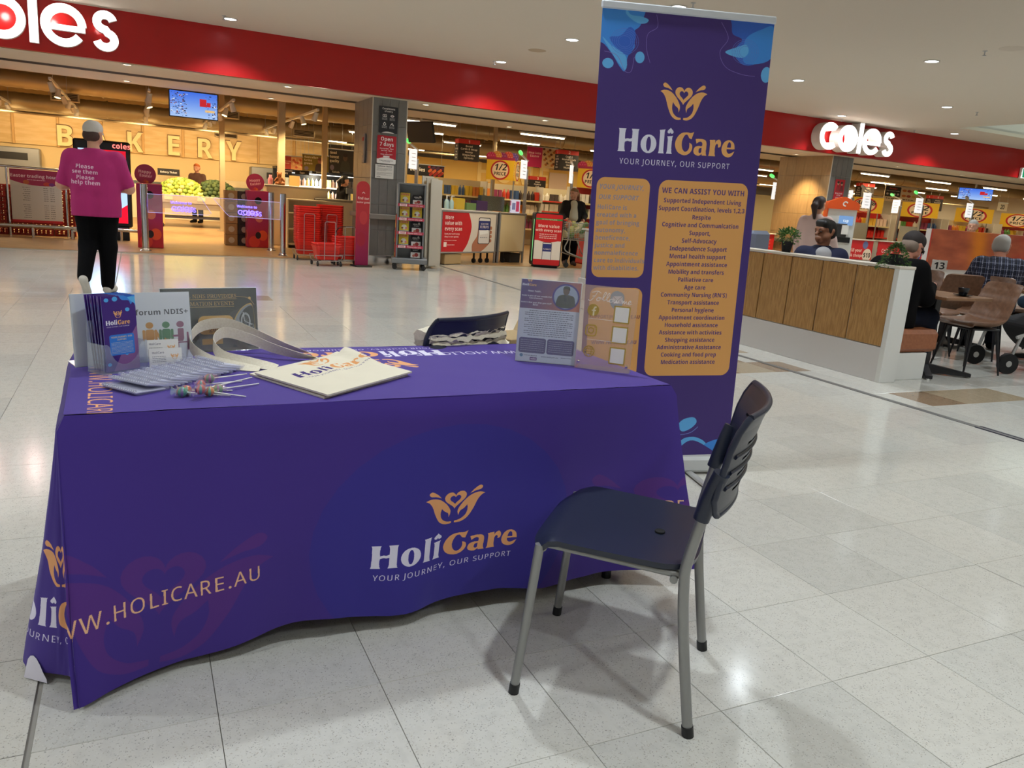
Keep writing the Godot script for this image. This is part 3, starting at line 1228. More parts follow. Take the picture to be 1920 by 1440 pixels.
	put("plate", g, "grey_metal", t)
	for k in 4:
		g = G.new()
		g.cyl(V(0, 0.02 - k * 0.06, 0.02), V(0, 0.02 - k * 0.06, 0.034), 0.014, -1, 10)
		put("switch", g, "chrome", t)
	g = G.new()
	g.box(V(0, 0.16, 0.026), V(0.1, 0.06, 0.006), 0.002)
	put("label_plate", g, "dark_red", t)

# ---------------------------------------------------------------- the stall table
const TOP := 0.735
const TABLE_AT := Vector3(0.67, 0, -2.319)
const TABLE_TURN := 0.033

func on_table(x: float, z: float, y := TOP) -> Vector3:
	return V(x, y, z)

func cloth_print(w: int, h: int, base: Color) -> Image:
	var im := canvas(w, h, base)
	return im

const PURPLE := Color(0.245, 0.142, 0.545)
const GOLD := Color(0.93, 0.66, 0.44)
const PALE := Color(0.90, 0.88, 0.96)

func build_table():
	var t := thing("folding_table", "trestle table hidden under the purple printed cloth", "table", TABLE_AT, TABLE_TURN)
	var g := G.new()
	g.box(V(0, TOP - 0.022, 0), V(1.70, 0.034, 0.70), 0.008)
	put("tabletop", g, "off_white", t)
	for sx in [-1, 1]:
		for sz in [-1, 1]:
			g = G.new()
			g.tube([V(sx * 0.78, TOP - 0.04, sz * 0.2), V(sx * 0.79, 0.03, sz * 0.21)], 0.0125, 10)
			var leg := put("leg", g, "grey_metal", t)
			g = G.new()
			g.cyl(V(sx * 0.79, 0.001, sz * 0.21), V(sx * 0.79, 0.045, sz * 0.21), 0.017, 0.016, 12)
			put("foot", g, "black", leg)
	cloth(t)

func cloth(table: Node3D):
	# columns of the drop: [top x, top z, hem x, hem y, hem z, u], world metres, counter-clockwise seen from above starting at the far end of the right side
	var R := [1.0]
	var rnd := noise(0.9, 2, 4)
	var A := Vector2(-0.178, -1.923)
	var ax := Vector2(0.99945, -0.03299)
	var az := Vector2(-0.03299, -0.99945)
	var L := 1.73
	var D := 0.74
	var front := []
	for i in 81:
		var s := i / 80.0
		var top := A + ax * (L * s)
		var ease := smoothstep(0.0, 0.16, s) * (1.0 - 0.8 * smoothstep(0.9, 1.0, s))
		var rip := 0.009 * sin(s * 22.0 + 0.7) + 0.005 * sin(s * 47.0)
		var hem := top + az * (0.085 * ease + rip * ease) + az * -0.022 * (1.0 - smoothstep(0.0, 0.05, s))
		hem += ax * (0.17 * pow(smoothstep(0.86, 1.0, s), 1.6)) - az * (0.05 * smoothstep(0.9, 1.0, s))
		var hy := lerpf(0.012, 0.062, smoothstep(0.0, 0.3, s)) + 0.011 * sin(s * 20.0 + 1.0) * ease + 0.02 * smoothstep(0.92, 1.0, s)
		front.append([top, hem, hy, s])
	# the pleat at the near corner: back into a valley, out to a flap, then along the end
	var fl := []
	var hemfl := curve([V(-0.164, 0.012, -1.897), V(-0.176, 0.02, -1.955), V(-0.183, 0.028, -2.005), V(-0.2, 0.03, -2.03), V(-0.235, 0.026, -2.055), V(-0.29, 0.022, -2.105), V(-0.302, 0.03, -2.15), V(-0.27, 0.04, -2.2), V(-0.265, 0.045, -2.3), V(-0.285, 0.05, -2.42), V(-0.27, 0.05, -2.56), V(-0.3, 0.045, -2.68), V(-0.25, 0.05, -2.73)], 6)
	for i in hemfl.size():
		var s: float = float(i) / (hemfl.size() - 1)
		var back := clampf((s - 0.42) / 0.58, 0.0, 1.0)
		var h: Vector3 = hemfl[i]
		fl.append([A + az * (0.012 * minf(s / 0.42, 1.0) + (D - 0.012) * back), Vector2(h.x, h.z), h.y, s])
	var im := front_print()
	var faces := ArrayMesh.new()
	drop(front, 1.0, rnd).add_to(faces)
	drop(fl, -1.0, rnd, 1.0, 0.0).add_to(faces)
	# far end and back
	var ends := []
	for i in 21:
		var s := i / 20.0
		var top := A + ax * L + az * (D * s)
		ends.append([top, top + ax * (0.05 + 0.03 * sin(s * 16.0)) + az * 0.01, 0.075 - 0.02 * s, s])
	var back := []
	for i in 41:
		var s := i / 40.0
		var top := A + ax * (L * (1.0 - s)) + az * D
		back.append([top, top + az * (0.03 + 0.03 * sin(s * 25.0)), 0.06, s])
	drop(ends, 1.0, rnd).add_to(faces)
	drop(back, 1.0, rnd).add_to(faces)
	# top, with rolled edges
	var g := G.new()
	var rows := []
	for j in 13:
		var row := PackedVector3Array()
		for i in 31:
			var p := A + ax * (L * i / 30.0) + az * (D * (1.0 - j / 12.0))
			row.append(V(p.x, TOP + 0.0012 * rnd.get_noise_2d(i * 1.3, j * 1.7), p.y))
		rows.append(row)
	var rim := 0.014
	rows = []
	for j in 13:
		var row := PackedVector3Array()
		for i in 31:
			var a := clampf(i / 30.0, rim / L, 1 - rim / L)
			var b := clampf(1.0 - j / 12.0, rim / D, 1 - rim / D)
			var p := A + ax * (L * a) + az * (D * b)
			row.append(V(p.x, TOP + 0.0015 * rnd.get_noise_2d(i * 3.0, j * 3.0) + 0.0015, p.y))
		rows.append(row)
	g.grid(rows, true)
	g.add_to(faces)
	var o := MeshInstance3D.new()
	o.mesh = faces
	o.set_surface_override_material(0, fabric(im))
	o.set_surface_override_material(1, fabric(end_print()))
	o.set_surface_override_material(2, plain(PURPLE, 0.82))
	o.set_surface_override_material(3, plain(PURPLE, 0.82))
	o.set_surface_override_material(4, fabric(top_print()))
	place("tablecloth", o, self)
	tag(o, "purple printed tablecloth with gold and white lettering draped over the stall table", "tablecloth")
	# pale back of the cloth, turned out at the hem of the corner
	g = G.new()
	rows = []
	for j in 5:
		var row := PackedVector3Array()
		for i in 7:
			var s := i / 6.0
			var w := j / 4.0
			row.append(V(lerpf(-0.30, -0.245, s) + 0.012 * w * (1 - s), lerpf(0.004, 0.015 + 0.055 * sin(PI * minf(1.0, 0.25 + s * 0.8)), w), lerpf(-2.108, -2.062, s) + 0.012))
		rows.append(row)
	g.grid(rows, true)
	put("turned_hem", g, "cloth_white", o)

func fabric(im: Image) -> StandardMaterial3D:
	var m := printed(im, 0.82)
	m.rim_enabled = true
	m.rim = 0.25
	m.rim_tint = 0.6
	return m

func drop(cols: Array, dir: float, rnd: FastNoiseLite, u0 := 0.0, u1 := 1.0) -> G:
	var rows := []
	var H := 22
	for j in H + 1:
		var t := j / float(H)
		var row := PackedVector3Array()
		for c in cols:
			var top: Vector2 = c[0]
			var hem: Vector2 = c[1]
			var e := pow(t, 1.15)
			var y: float = lerpf(TOP, c[2], t)
			var p := top.lerp(hem, e)
			var out := (hem - top)
			# roll over the table edge
			var r := 0.014
			if t < 0.04:
				y = TOP + 0.0015 - r * (1.0 - cos(t / 0.04 * PI / 2)) * 1.3
			var cen := Vector2(0.67, -2.319)
			if t < 0.04:
				p = p.move_toward(cen, r * (1.0 - sin(t / 0.04 * PI / 2)) * 1.25)
			p += (p - cen).normalized() * 0.006 * rnd.get_noise_2d(c[3] * 14.0, t * 2.0) * t
			row.append(V(p.x, y, p.y))
		rows.append(row)
	var g := G.new()
	g.grid(rows, dir > 0, false, u0, 0.0, u1, 1.0)
	return g

func front_print() -> Image:
	var K := 1120.0
	var im := canvas(int(1.73 * K), int(0.745 * K), PURPLE)
	# weave of three cloths: a large blue round behind the name
	disc(im, 0.985 * K, 0.50 * K, 0.41 * K, PURPLE.lerp(Color(0.16, 0.16, 0.58), 0.6))
	for q in [Transform2D(Vector2(0.27 * K, 0.03 * K), Vector2(-0.03 * K, 0.27 * K), Vector2(0.20 * K, 0.55 * K)), Transform2D(Vector2(0.26 * K, 0), Vector2(0, 0.26 * K), Vector2(1.7 * K, 0.5 * K))]:
		paint_emblem(im, q, PURPLE.lerp(Color(0.42, 0.16, 0.50), 0.5))
	paint_logo(im, 0.985 * K, 0.565 * K, 0.0815 * K, PALE, GOLD)
	write(im, "WWW.HOLICARE.AU", 0.452 * K, 0.54 * K, 0.063 * K, GOLD.lightened(0.25), 1, "sans", Transform2D(-0.03, Vector2.ZERO), 3.5, 0.85)
	write(im, "WWW.HOLICARE", 1.715 * K, 0.50 * K, 0.07 * K, GOLD.lightened(0.25), 1, "sans", Transform2D(0.04, Vector2.ZERO), 2.0, 0.62)
	return im

func end_print() -> Image:
	var im := canvas(1024, 700, PURPLE)
	# u runs from the front corner round the flap to the back
	paint_logo(im, 735, 560, 80, PALE, GOLD, Transform2D(Vector2(1.7, 0), Vector2(0, 1.0), Vector2.ZERO))
	return im

func top_print() -> Image:
	var K := 700.0
	var im := canvas(int(1.73 * K), int(0.74 * K), PURPLE.lightened(0.02))  # a touch paler than the drops: light from above put in the colour
	# seen upside down from the stall's front: its name faces the far side
	var F := Transform2D(PI, Vector2.ZERO)
	paint_logo(im, 0.915 * K, 0.1 * K, 0.085 * K, PALE, GOLD, F)
	write(im, "WWW.HOLICARE.AU", 0.06 * K, 0.2 * K, 0.075 * K, GOLD, -1, "sans", Transform2D(PI * 0.5, Vector2.ZERO))
	write(im, "WWW.HOLICARE.AU", 1.5 * K, 0.14 * K, 0.06 * K, PALE, -1, "sans", Transform2D(PI, Vector2.ZERO))
	return im

# ---------------------------------------------------------------- things on the table
func blob_art(im: Image, w: float, h: float, s := 1.0):
	var A := C(62, 140, 226)
	var B := C(98, 186, 240)
	var D := C(36, 96, 196)
	fill(im, [smooth([Vector2(w, -4), Vector2(w, -4), Vector2(w, 0.32 * s * w), Vector2(w, 0.32 * s * w), Vector2(w * 0.93, 0.2 * s * w), Vector2(w * 0.86, 0.26 * s * w), Vector2(w * 0.8, 0.15 * s * w), Vector2(w * 0.6, 0.12 * s * w), Vector2(w * 0.5, -4), Vector2(w * 0.5, -4)])], A)
	fill(im, [smooth([Vector2(w, 0.05 * w), Vector2(w, 0.05 * w), Vector2(w, 0.25 * s * w), Vector2(w, 0.25 * s * w), Vector2(w * 0.86, 0.16 * s * w), Vector2(w * 0.78, 0.05 * s * w)])], B)
	fill(im, [smooth([Vector2(w * 0.66, -4), Vector2(w * 0.78, 0.05 * w), Vector2(w * 0.9, 0.03 * w), Vector2(w * 0.95, -4)])], D)

func stand_panel(t: Node3D, w: float, h: float, lean: float, art: Material, clear := true):
	# an acrylic stand: print in a clear pocket, leaning back on a foot
	var g := G.new()
	g.xf = Transform3D(Basis(Vector3.RIGHT, -lean), V(0, 0.0035, 0))
	g.box(V(0, h / 2, 0), V(w, h, 0.002))
	put("print", g, art, t)
	if clear:
		g = G.new()
		g.xf = Transform3D(Basis(Vector3.RIGHT, -lean), V(0, 0.0035, 0))
		g.box(V(0, h / 2, 0.0025), V(w + 0.004, h + 0.004, 0.0016), 0.0006)
		put("clear_pocket", g, "clear", t)
	g = G.new()
	g.xf = Transform3D(Basis(Vector3.RIGHT, -lean), V(0, 0.0035, 0))
	g.box(V(0, h / 2, -0.0026), V(w + 0.004, h + 0.004, 0.002), 0.0006)
	g.xf = Transform3D.IDENTITY
	g.box(V(0, 0.0022, -0.045 - h * sin(lean) * 0.3), V(w, 0.0025, 0.08), 0.0006)
	put("stand", g, plain(C(210, 215, 220), 0.1), t)

func build_table_things():
	# brochure holder
	var t := thing("brochure_holder", "clear acrylic holder full of purple leaflets at the table's end", "brochure holder", on_table(-0.045, -2.36), 0.62)
	var g := G.new()
	var hw := 0.066
	g.box(V(0, 0.003, -0.03), V(hw * 2, 0.003, 0.075))
	g.box(V(0, 0.072, -0.062), V(hw * 2, 0.14, 0.0025))
	for sx in [-1, 1]:
		g.prism(PackedVector2Array([Vector2(0, 0)]) if false else PackedVector2Array([Vector2(sx * hw - 0.0012, 0.002), Vector2(sx * hw + 0.0012, 0.002), Vector2(sx * hw + 0.0012, 0.085), Vector2(sx * hw - 0.0012, 0.085)]), -0.062, 0.006)
	var lip := PackedVector2Array([Vector2(-hw, 0.002), Vector2(hw, 0.002), Vector2(hw, 0.085), Vector2(hw - 0.012, 0.085)])
	lip.append_array(arc(Vector2(0, 0.075), 0.044, 0.0, -PI, 14, 0.05))
	lip.append(Vector2(-hw + 0.012, 0.085))
	lip.append(Vector2(-hw, 0.085))
	g.prism(lip, 0.004, 0.0062)
	put("holder", g, glass(0.14, Color(0.8, 0.85, 0.9), 0.03), t)
	var im := canvas(300, 620, C(66, 36, 124))
	fill(im, [PackedVector2Array([Vector2(300, 250), Vector2(300, 620), Vector2(60, 620), Vector2(170, 430)])], C(136, 92, 148))
	blob_art(im, 300, 620)
	for q in [[44, 32, 20], [118, 26, 24], [224, 118, 20], [30, 560, 18], [190, 486, 14]]:
		disc(im, q[0], q[1], q[2], C(84, 176, 236), q[2] * 0.8)
	paint_logo(im, 132, 236, 37, C(245, 245, 250), C(238, 178, 108))
	rrect(im, 44, 318, 222, 170, 18, C(42, 122, 214))
	write(im, "YOUR JOURNEY, OUR", 154, 346, 19, C(226, 196, 150))
	write(im, "SUPPORT", 154, 368, 19, C(226, 196, 150))
	for q in 9:
		scribble(im, 56, 382 + q * 11, 254, 4, C(186, 190, 200), q)
	var art := printed(im, 0.35)
	var edge := plain(C(58, 34, 122), 0.5)
	for k in 8:
		var b := thing("leaflet", "purple folded leaflet with a blue panel, foremost in the clear holder" if k == 7 else ("purple leaflet %s behind the front one in the clear holder" % ["eighth", "seventh", "sixth", "fifth", "fourth", "third", "second"][k]), "leaflet", Vector3.ZERO, 0.62, "leaflets in the clear holder")
		g = G.new()
		g.xf = Transform3D(Basis(Vector3.RIGHT, -0.07 - 0.012 * (7 - k)), V(-0.002 + 0.0015 * (k % 3), 0.006, -0.058 + k * 0.0076))
		g.prism(PackedVector2Array([Vector2(-0.05, 0), Vector2(0.05, 0), Vector2(0.05, 0.206), Vector2(-0.05, 0.206)]), -0.0013, 0.0013)
		put("cover", g, art, b)
		b.position = t.position
	# business cards
	im = canvas(256, 150, C(240, 238, 236))
	write(im, "HoliCare", 24, 40, 24, C(70, 60, 90), -1, "sans")
	for q in 4:
		scribble(im, 24, 62 + q * 14, 130, 5, C(130, 130, 136), q)
	paint_emblem(im, Transform2D(Vector2(34, 0), Vector2(0, 34), Vector2(198, 70)), C(232, 172, 110))
	art = printed(im, 0.4)
	t = thing("card_holder", "small clear rack of business cards between the leaflets and notebooks", "card holder", on_table(0.062, -2.40), 0.25)
	g = G.new()
	for k in 2:
		g.box(V(0, 0.018 + k * 0.022, 0.004 - k * 0.03), V(0.098, 0.03, 0.002))
		g.box(V(0, 0.0035, -0.004 - k * 0.03), V(0.098, 0.002, 0.024))
	for sx in [-1, 1]:
		g.box(V(sx * 0.049, 0.02, -0.018), V(0.002, 0.036, 0.05))
	put("rack", g, "clear", t)
	for k in 2:
		for q in 2:
			var b := thing("business_card", "white business card in the %s row of the clear rack" % [["front", "rear"][k], ["front", "rear"][k] + " pocket, tucked behind"][q], "business card", t.position, 0.25, "business cards in the rack")
			g = G.new()
			g.xf = Transform3D(Basis(Vector3.RIGHT, -0.15), V(0, 0.005 + k * 0.02, -0.003 - k * 0.03 - q * 0.004))
			g.prism(PackedVector2Array([Vector2(-0.045, 0), Vector2(0.045, 0), Vector2(0.045, 0.052), Vector2(-0.045, 0.052)]), -0.0006, 0.0006)
			put("card", g, art, b)
	# white sign of a forum
	im = canvas(620, 440, C(226, 230, 238))
	write(im, "Disability forum NDIS+", 610, 140, 47, C(52, 54, 70), 1, "bold")
	person_mark(im, 390, 300, C(214, 146, 36), 0)
	person_mark(im, 480, 300, C(58, 132, 84), 1)
	person_mark(im, 560, 300, C(146, 74, 118), 2)
	person_mark(im, 250, 300, C(52, 96, 168), 1)
	dog_mark(im, 440, 328, C(206, 148, 60))
	t = thing("acrylic_sign", "white acrylic sign with coloured figures behind the purple leaflets", "sign", on_table(-0.015, -2.473), 0.29)
	stand_panel(t, 0.32, 0.20, 0.13, printed(im, 0.3))
	# black and gold sign
	im = canvas(640, 440, C(22, 20, 24))
	fill(im, [smooth([Vector2(240, 190), Vector2(360, 220), Vector2(500, 150), Vector2(640, 170), Vector2(640, 440), Vector2(640, 440), Vector2(240, 440), Vector2(240, 440)])], C(66, 64, 66))
	fill(im, [smooth([Vector2(260, 250), Vector2(400, 190), Vector2(430, 210), Vector2(300, 300)])], C(104, 102, 104))
	var Gd := C(214, 172, 94)
	write(im, "FOR ALL NDIS PROVIDERS", 500, 66, 36, Gd, 1, "serif")
	write(im, "AND INFORMATION EVENTS", 480, 118, 36, Gd, 1, "serif")
	im.fill_rect(Rect2i(60, 74, 440, 3), Gd)
	im.fill_rect(Rect2i(40, 126, 440, 3), Gd)
	rrect(im, 230, 190, 240, 130, 40, C(232, 186, 104))
	write(im, "Outlets", 420, 244, 44, C(120, 84, 40), 1, "serif")
	write(im, "guide", 416, 300, 44, C(120, 84, 40), 1, "serif")
	im.fill_rect(Rect2i(250, 350, 140, 40), C(176, 128, 40))
	var leaf := [Vector2(474, 230), Vector2(520, 150), Vector2(580, 110), Vector2(610, 130), Vector2(622, 300), Vector2(600, 330), Vector2(500, 280)]
	fill(im, [smooth(leaf)], Gd)
	var c := Vector2(560, 220)
	var inner := []
	for p in leaf:
		inner.append(c + (p - c) * 0.92)
	fill(im, [smooth(inner)], C(150, 158, 166))
	var inner2 := []
	for p in leaf:
		inner2.append(c + Vector2(14, -14) + (p - c) * 0.72)
	fill(im, [smooth(inner2)], C(28, 30, 36))
	for r in [62, 54]:
		fill(im, [arc(Vector2(556, 236), r * 0.55, 0, TAU, 28, r), arc(Vector2(556, 236), r * 0.55 - 5, 0, TAU, 28, r - 6)], C(200, 204, 208))
	fill(im, [arc(Vector2(598, 270), 16, 0, TAU, 20), arc(Vector2(598, 270), 9, 0, TAU, 20)], C(120, 122, 126))
	line2(im, PackedVector2Array([Vector2(540, 170), Vector2(548, 236), Vector2(600, 262)]), 6, C(210, 212, 214))
	for k in 10:
		line2(im, PackedVector2Array([Vector2(556, 236), Vector2(556, 236) + Vector2(cos(k * PI / 5) * 30, sin(k * PI / 5) * 54)]), 2, C(150, 154, 158))
	line2(im, PackedVector2Array([Vector2(500, 60), Vector2(560, 64), Vector2(590, 74), Vector2(622, 120)]), 3, Gd)
	disc(im, 590, 72, 10, Gd)
	t = thing("acrylic_sign", "black and gold acrylic sign with a wheelchair picture behind the white one", "sign", on_table(0.205, -2.62), 0.26)
	stand_panel(t, 0.30, 0.20, 0.12, printed(im, 0.25))
	flyer_stand()
	follow_stand()
	notebooks()
	lollipops()
	tote_bag()

func person_mark(im: Image, x: float, y: float, col: Color, kind: int):
	disc(im, x, y - 92, 21, col)
	if kind < 2:
		rrect(im, x - 24, y - 66, 48, 70, 14, col)
		rrect(im, x - 40, y - 64, 15, 72, 7, col)
		rrect(im, x + 25, y - 64, 15, 72, 7, col)
		rrect(im, x - 20, y - 20, 17, 110, 7, col)
		rrect(im, x + 3, y - 20, 17, 100 if kind == 1 else 110, 7, col)
		if kind == 0:
			line2(im, PackedVector2Array([Vector2(x + 30, y - 60), Vector2(x + 58, y + 4)]), 14, col)
			line2(im, PackedVector2Array([Vector2(x + 58, y + 4), Vector2(x + 74, y + 24)]), 3, col)
	else:
		rrect(im, x - 16, y - 66, 34, 76, 8, col)
		rrect(im, x - 46, y - 24, 40, 13, 5, col)
		rrect(im, x - 52, y + 2, 66, 17, 6, col)
		rrect(im, x - 58, y + 2, 16, 76, 6, col)
		rrect(im, x - 76, y + 66, 32, 14, 5, col)
		rrect(im, x - 34, y + 22, 80, 9, 4, col)
		rrect(im, x + 34, y - 40, 11, 120, 4, col)
		rrect(im, x - 22, y + 28, 9, 54, 4, col)

func dog_mark(im: Image, x: float, y: float, col: Color):
	rrect(im, x - 30, y - 6, 64, 22, 6, col)
	for k in [-26, -16, 18, 27]:
		rrect(im, x + k, y + 8, 8, 40, 3, col)
	rrect(im, x + 22, y - 28, 32, 18, 6, col)
	line2(im, PackedVector2Array([Vector2(x - 26, y - 2), Vector2(x - 42, y - 16)]), 6, col)
	fill(im, [PackedVector2Array([Vector2(x + 28, y - 26), Vector2(x + 40, y - 26), Vector2(x + 30, y - 40)])], col)

func flyer_stand():
	var im := canvas(420, 600, C(200, 206, 222))
	for y in 210:
		var k := y / 210.0
		for b in 14:
			im.fill_rect(Rect2i(b * 30, y, 30, 1), C(66, 36, 130).lerp(C(206, 110, 80), clampf(b / 13.0 * 0.75 + k * 0.22 - 0.05, 0, 1)))
	paint_logo(im, 56, 46, 17, C(240, 240, 250), C(236, 176, 110), Transform2D.IDENTITY, false)
	var W := C(226, 220, 236)
	write(im, "Meet Yashi,", 96, 88, 17, W)
	write(im, "Yashi is one of our wonderful", 112, 122, 15, W)
	write(im, "Coordinators", 108, 138, 15, W)
	write(im, "Yashi is that guys that gets stuff", 112, 170, 14, W)
	write(im, "done!", 108, 186, 14, W)
	disc(im, 318, 108, 96, C(58, 26, 138))
	disc(im, 318, 108, 84, C(158, 168, 196))
	fill(im, [smooth([Vector2(248, 170), Vector2(248, 170), Vector2(262, 110), Vector2(296, 92), Vector2(340, 92), Vector2(376, 108), Vector2(388, 168), Vector2(388, 168), Vector2(352, 186), Vector2(284, 186)])], C(24, 24, 30))
	disc(im, 318, 66, 22, C(86, 56, 46), 28.0)
	fill(im, [smooth([Vector2(294, 60), Vector2(300, 34), Vector2(320, 28), Vector2(340, 36), Vector2(343, 60), Vector2(330, 50), Vector2(306, 50)])], C(18, 14, 14))
	line2(im, PackedVector2Array([Vector2(318, 96), Vector2(318, 140)]), 18, C(44, 44, 60))
	for q in 13:
		scribble(im, 40 if q % 3 else 70, 222 + q * 15, 384 if q % 4 else 350, 5, C(84, 84, 108), q + 3)
	for k in 2:
		rrect(im, 14 + k * 200, 424, 192, 112, 16, C(62, 48, 118))
		for q in 6:
			scribble(im, 26 + k * 200, 440 + q * 15, 194 + k * 200, 4, C(168, 166, 196), q + k)
	disc(im, 38, 556, 12, C(48, 112, 160))
	scribble(im, 56, 552, 150, 5, C(90, 90, 120), 2)
	write(im, "www.holicare.au", 240, 562, 15, C(84, 84, 120))
	write(im, "0400 000 000".substr(0, 0), 340, 562, 14, C(84, 84, 120))
	scribble(im, 320, 552, 398, 5, C(90, 90, 120), 5)
	rrect(im, 100, 566, 50, 24, 5, C(96, 46, 124))
	write(im, "ndis", 125, 584, 19, C(226, 220, 240))
	var t := thing("acrylic_sign", "flyer in a clear stand with a portrait in a purple ring", "sign", on_table(1.262, -2.347), 0.2)
	t.rotation.y = -0.54
	stand_panel(t, 0.205, 0.282, 0.1, printed(im, 0.22))

func follow_stand():
	var t := thing("acrylic_sign", "clear frosted sign reading follow me with three gold badges", "sign", on_table(1.409, -2.21), -0.70)
	var lean := 0.09
	var X := Transform3D(Basis(Vector3.RIGHT, -lean), V(0, 0.004, 0))
	var w := 0.19
	var h := 0.283
	var g := G.new()
	g.xf = X
	g.prism(rounded(w, h, 0.008, 4, Vector2(0, h / 2)), -0.0015, 0.0015)
	var m := glass(0.30, Color(0.86, 0.72, 0.62), 0.06)
	put("panel", g, m, t)
	g = G.new()
	g.box(V(0, 0.004, -0.03), V(w, 0.003, 0.07), 0.0008)
	put("foot", g, "clear", t)
	var gold := plain(C(206, 176, 96), 0.28, 0.7)
	# script writing
	g = G.new()
	g.xf = X
	var P := []
	for s in [[[-0.058, 0.262], [-0.04, 0.268], [-0.028, 0.262]], [[-0.04, 0.266], [-0.048, 0.25], [-0.06, 0.235], [-0.068, 0.237]], [[-0.056, 0.25], [-0.046, 0.252]], [[-0.033, 0.247], [-0.04, 0.244], [-0.04, 0.237], [-0.033, 0.237], [-0.03, 0.244], [-0.036, 0.248], [-0.024, 0.246]], [[-0.024, 0.24], [-0.012, 0.262], [-0.016, 0.266], [-0.021, 0.25], [-0.018, 0.238], [-0.012, 0.242]], [[-0.012, 0.24], [0.0, 0.26], [-0.004, 0.264], [-0.009, 0.25], [-0.006, 0.237], [0.0, 0.24]], [[0.007, 0.245], [0.001, 0.243], [0.001, 0.236], [0.008, 0.236], [0.011, 0.243], [0.006, 0.246], [0.016, 0.244]], [[0.016, 0.245], [0.015, 0.236], [0.02, 0.236], [0.023, 0.244], [0.023, 0.236], [0.029, 0.237], [0.031, 0.246]], [[0.042, 0.245], [0.042, 0.234], [0.047, 0.244], [0.049, 0.234], [0.054, 0.243], [0.056, 0.234], [0.06, 0.236]], [[0.061, 0.237], [0.069, 0.242], [0.066, 0.246], [0.061, 0.24], [0.064, 0.233], [0.072, 0.237]]]:
		var pts := []
		for q in s:
			pts.append(V(q[0] * 1.05, q[1] - 0.004, 0))
		var line := PackedVector2Array()
		for q in curve(pts, 5):
			line.append(Vector2(q.x, q.y))
		g.stroke(line, 0.0019, 0.0014, 0.0024)
	for y in [0.171, 0.100]:
		g.box(V(-0.0, y, 0.0019), V(0.125, 0.0011, 0.001))
	put("lettering", g, plain(C(245, 240, 236), 0.4), t)
	for k in 3:
		var y: float = [0.2, 0.131, 0.06][k]
		g = G.new()
		g.xf = X
		var c := Vector2(-0.05, y)
		if k == 0:
			g.prism(arc(c, 0.02, 0, TAU * 0.97, 28), 0.0014, 0.004)
			put("badge", g, gold, t)
			g = G.new()
			g.xf = X
			g.stroke(PackedVector2Array([c + Vector2(0.002, -0.019), c + Vector2(0.002, 0.004), c + Vector2(0.005, 0.01), c + Vector2(0.01, 0.01)]), 0.005, 0.0038, 0.0046)
			g.stroke(PackedVector2Array([c + Vector2(-0.005, -0.001), c + Vector2(0.009, -0.001)]), 0.004, 0.0038, 0.0046)
			put("letter", g, plain(C(240, 226, 190), 0.4), t)
			continue
		if k == 1:
			g.stroke(rounded(0.036, 0.036, 0.01, 5, c), 0.004, 0.0014, 0.0034, true)
			g.stroke(arc(c, 0.009, 0, TAU * 0.97, 20), 0.0035, 0.0014, 0.0034, true)
			g.prism(arc(c + Vector2(0.012, 0.012), 0.0025, 0, TAU * 0.9, 8), 0.0014, 0.0034)
		else:
			g.stroke(arc(c, 0.018, 0, TAU * 0.97, 28), 0.0028, 0.0014, 0.0034, true)
			g.stroke(arc(c, 0.008, 0, TAU * 0.97, 24, 0.018), 0.0018, 0.0014, 0.0034, true)
			for q in [-0.008, 0.0, 0.008]:
				g.stroke(PackedVector2Array([c + Vector2(-0.016, q), c + Vector2(0.016, q)]), 0.0018, 0.0014, 0.0034)
		put("badge", g, gold, t)
	for k in 3:
		var y: float = [0.193, 0.125, 0.054][k]
		g = G.new()
		g.xf = X
		g.prism(rounded(0.055, 0.058, 0.004, 3, Vector2(0.047, y)), 0.0014, 0.0022)
		var o := put("plaque", g, gold, t)
		g = G.new()
		g.xf = X
		g.prism(rounded(0.046, 0.049, 0.001, 1, Vector2(0.047, y)), 0.002, 0.003)
		put("blank_card", g, plain(C(236, 232, 222), 0.5), o)
	for sx in [-1, 1]:
		g = G.new()
		g.xf = X
		g.ball(V(sx * 0.082, 0.022, 0.003), V(0.005, 0.005, 0.003), 10, 6)
		put("screw", g, "chrome", t)

func notebooks():
	# small spiral notebooks in clear sleeves, fanned one on the other, each tipped on the next
	var g := G.new()
	g.box(V(0, 0.0035, 0), V(0.088, 0.004, 0.126), 0.001)
	var lower := g
	var spiral := G.new()
	for k in 15:
		spiral.tube(curve([V(-0.047, 0.004, 0), V(-0.043, 0.0095, 0), V(-0.038, 0.0075, 0), V(-0.038, 0.003, 0), V(-0.043, 0.001, 0)], 3).map(func(p): return p + V(0, 0, -0.056 + k * 0.008)), 0.0011, 5)
	var cover := printed(grain(64, 64, 2.0, 2.0, C(196, 196, 214), C(214, 214, 228), 3), 0.5)
	var sleeve := glass(0.2, Color(0.85, 0.86, 0.95), 0.08)
	var n := 13
	for k in n:
		var s := k / float(n - 1)
		var p := V(-0.022, TOP, -2.158).lerp(V(0.212, TOP, -2.396), s)
		var which: String = "nearest the table edge" if k == 0 else ("last, beside the cream bag" if k == n - 1 else nth(k) + " from the table edge")
		var t := thing("notebook", "small silver spiral notebook in clear wrap, " + which, "notebook", p, 0, "notebooks fanned on the table")
		t.basis = Basis(Vector3.UP, 0.66 + 0.07 * sin(k * 1.9) - 0.08 * s) * Basis(Vector3.BACK, -0.21 if k > 0 else -0.04)
		t.position.y += 0.0125 if k > 0 else 0.004
		put("cover", lower, cover, t)
		put("spiral_binding", spiral, plain(C(176, 178, 190), 0.3, 0.7), t)
		var w := G.new()
		w.box(V(0.002, 0.0045, 0), V(0.100, 0.0095, 0.142), 0.003)
		put("clear_wrap", w, sleeve, t)

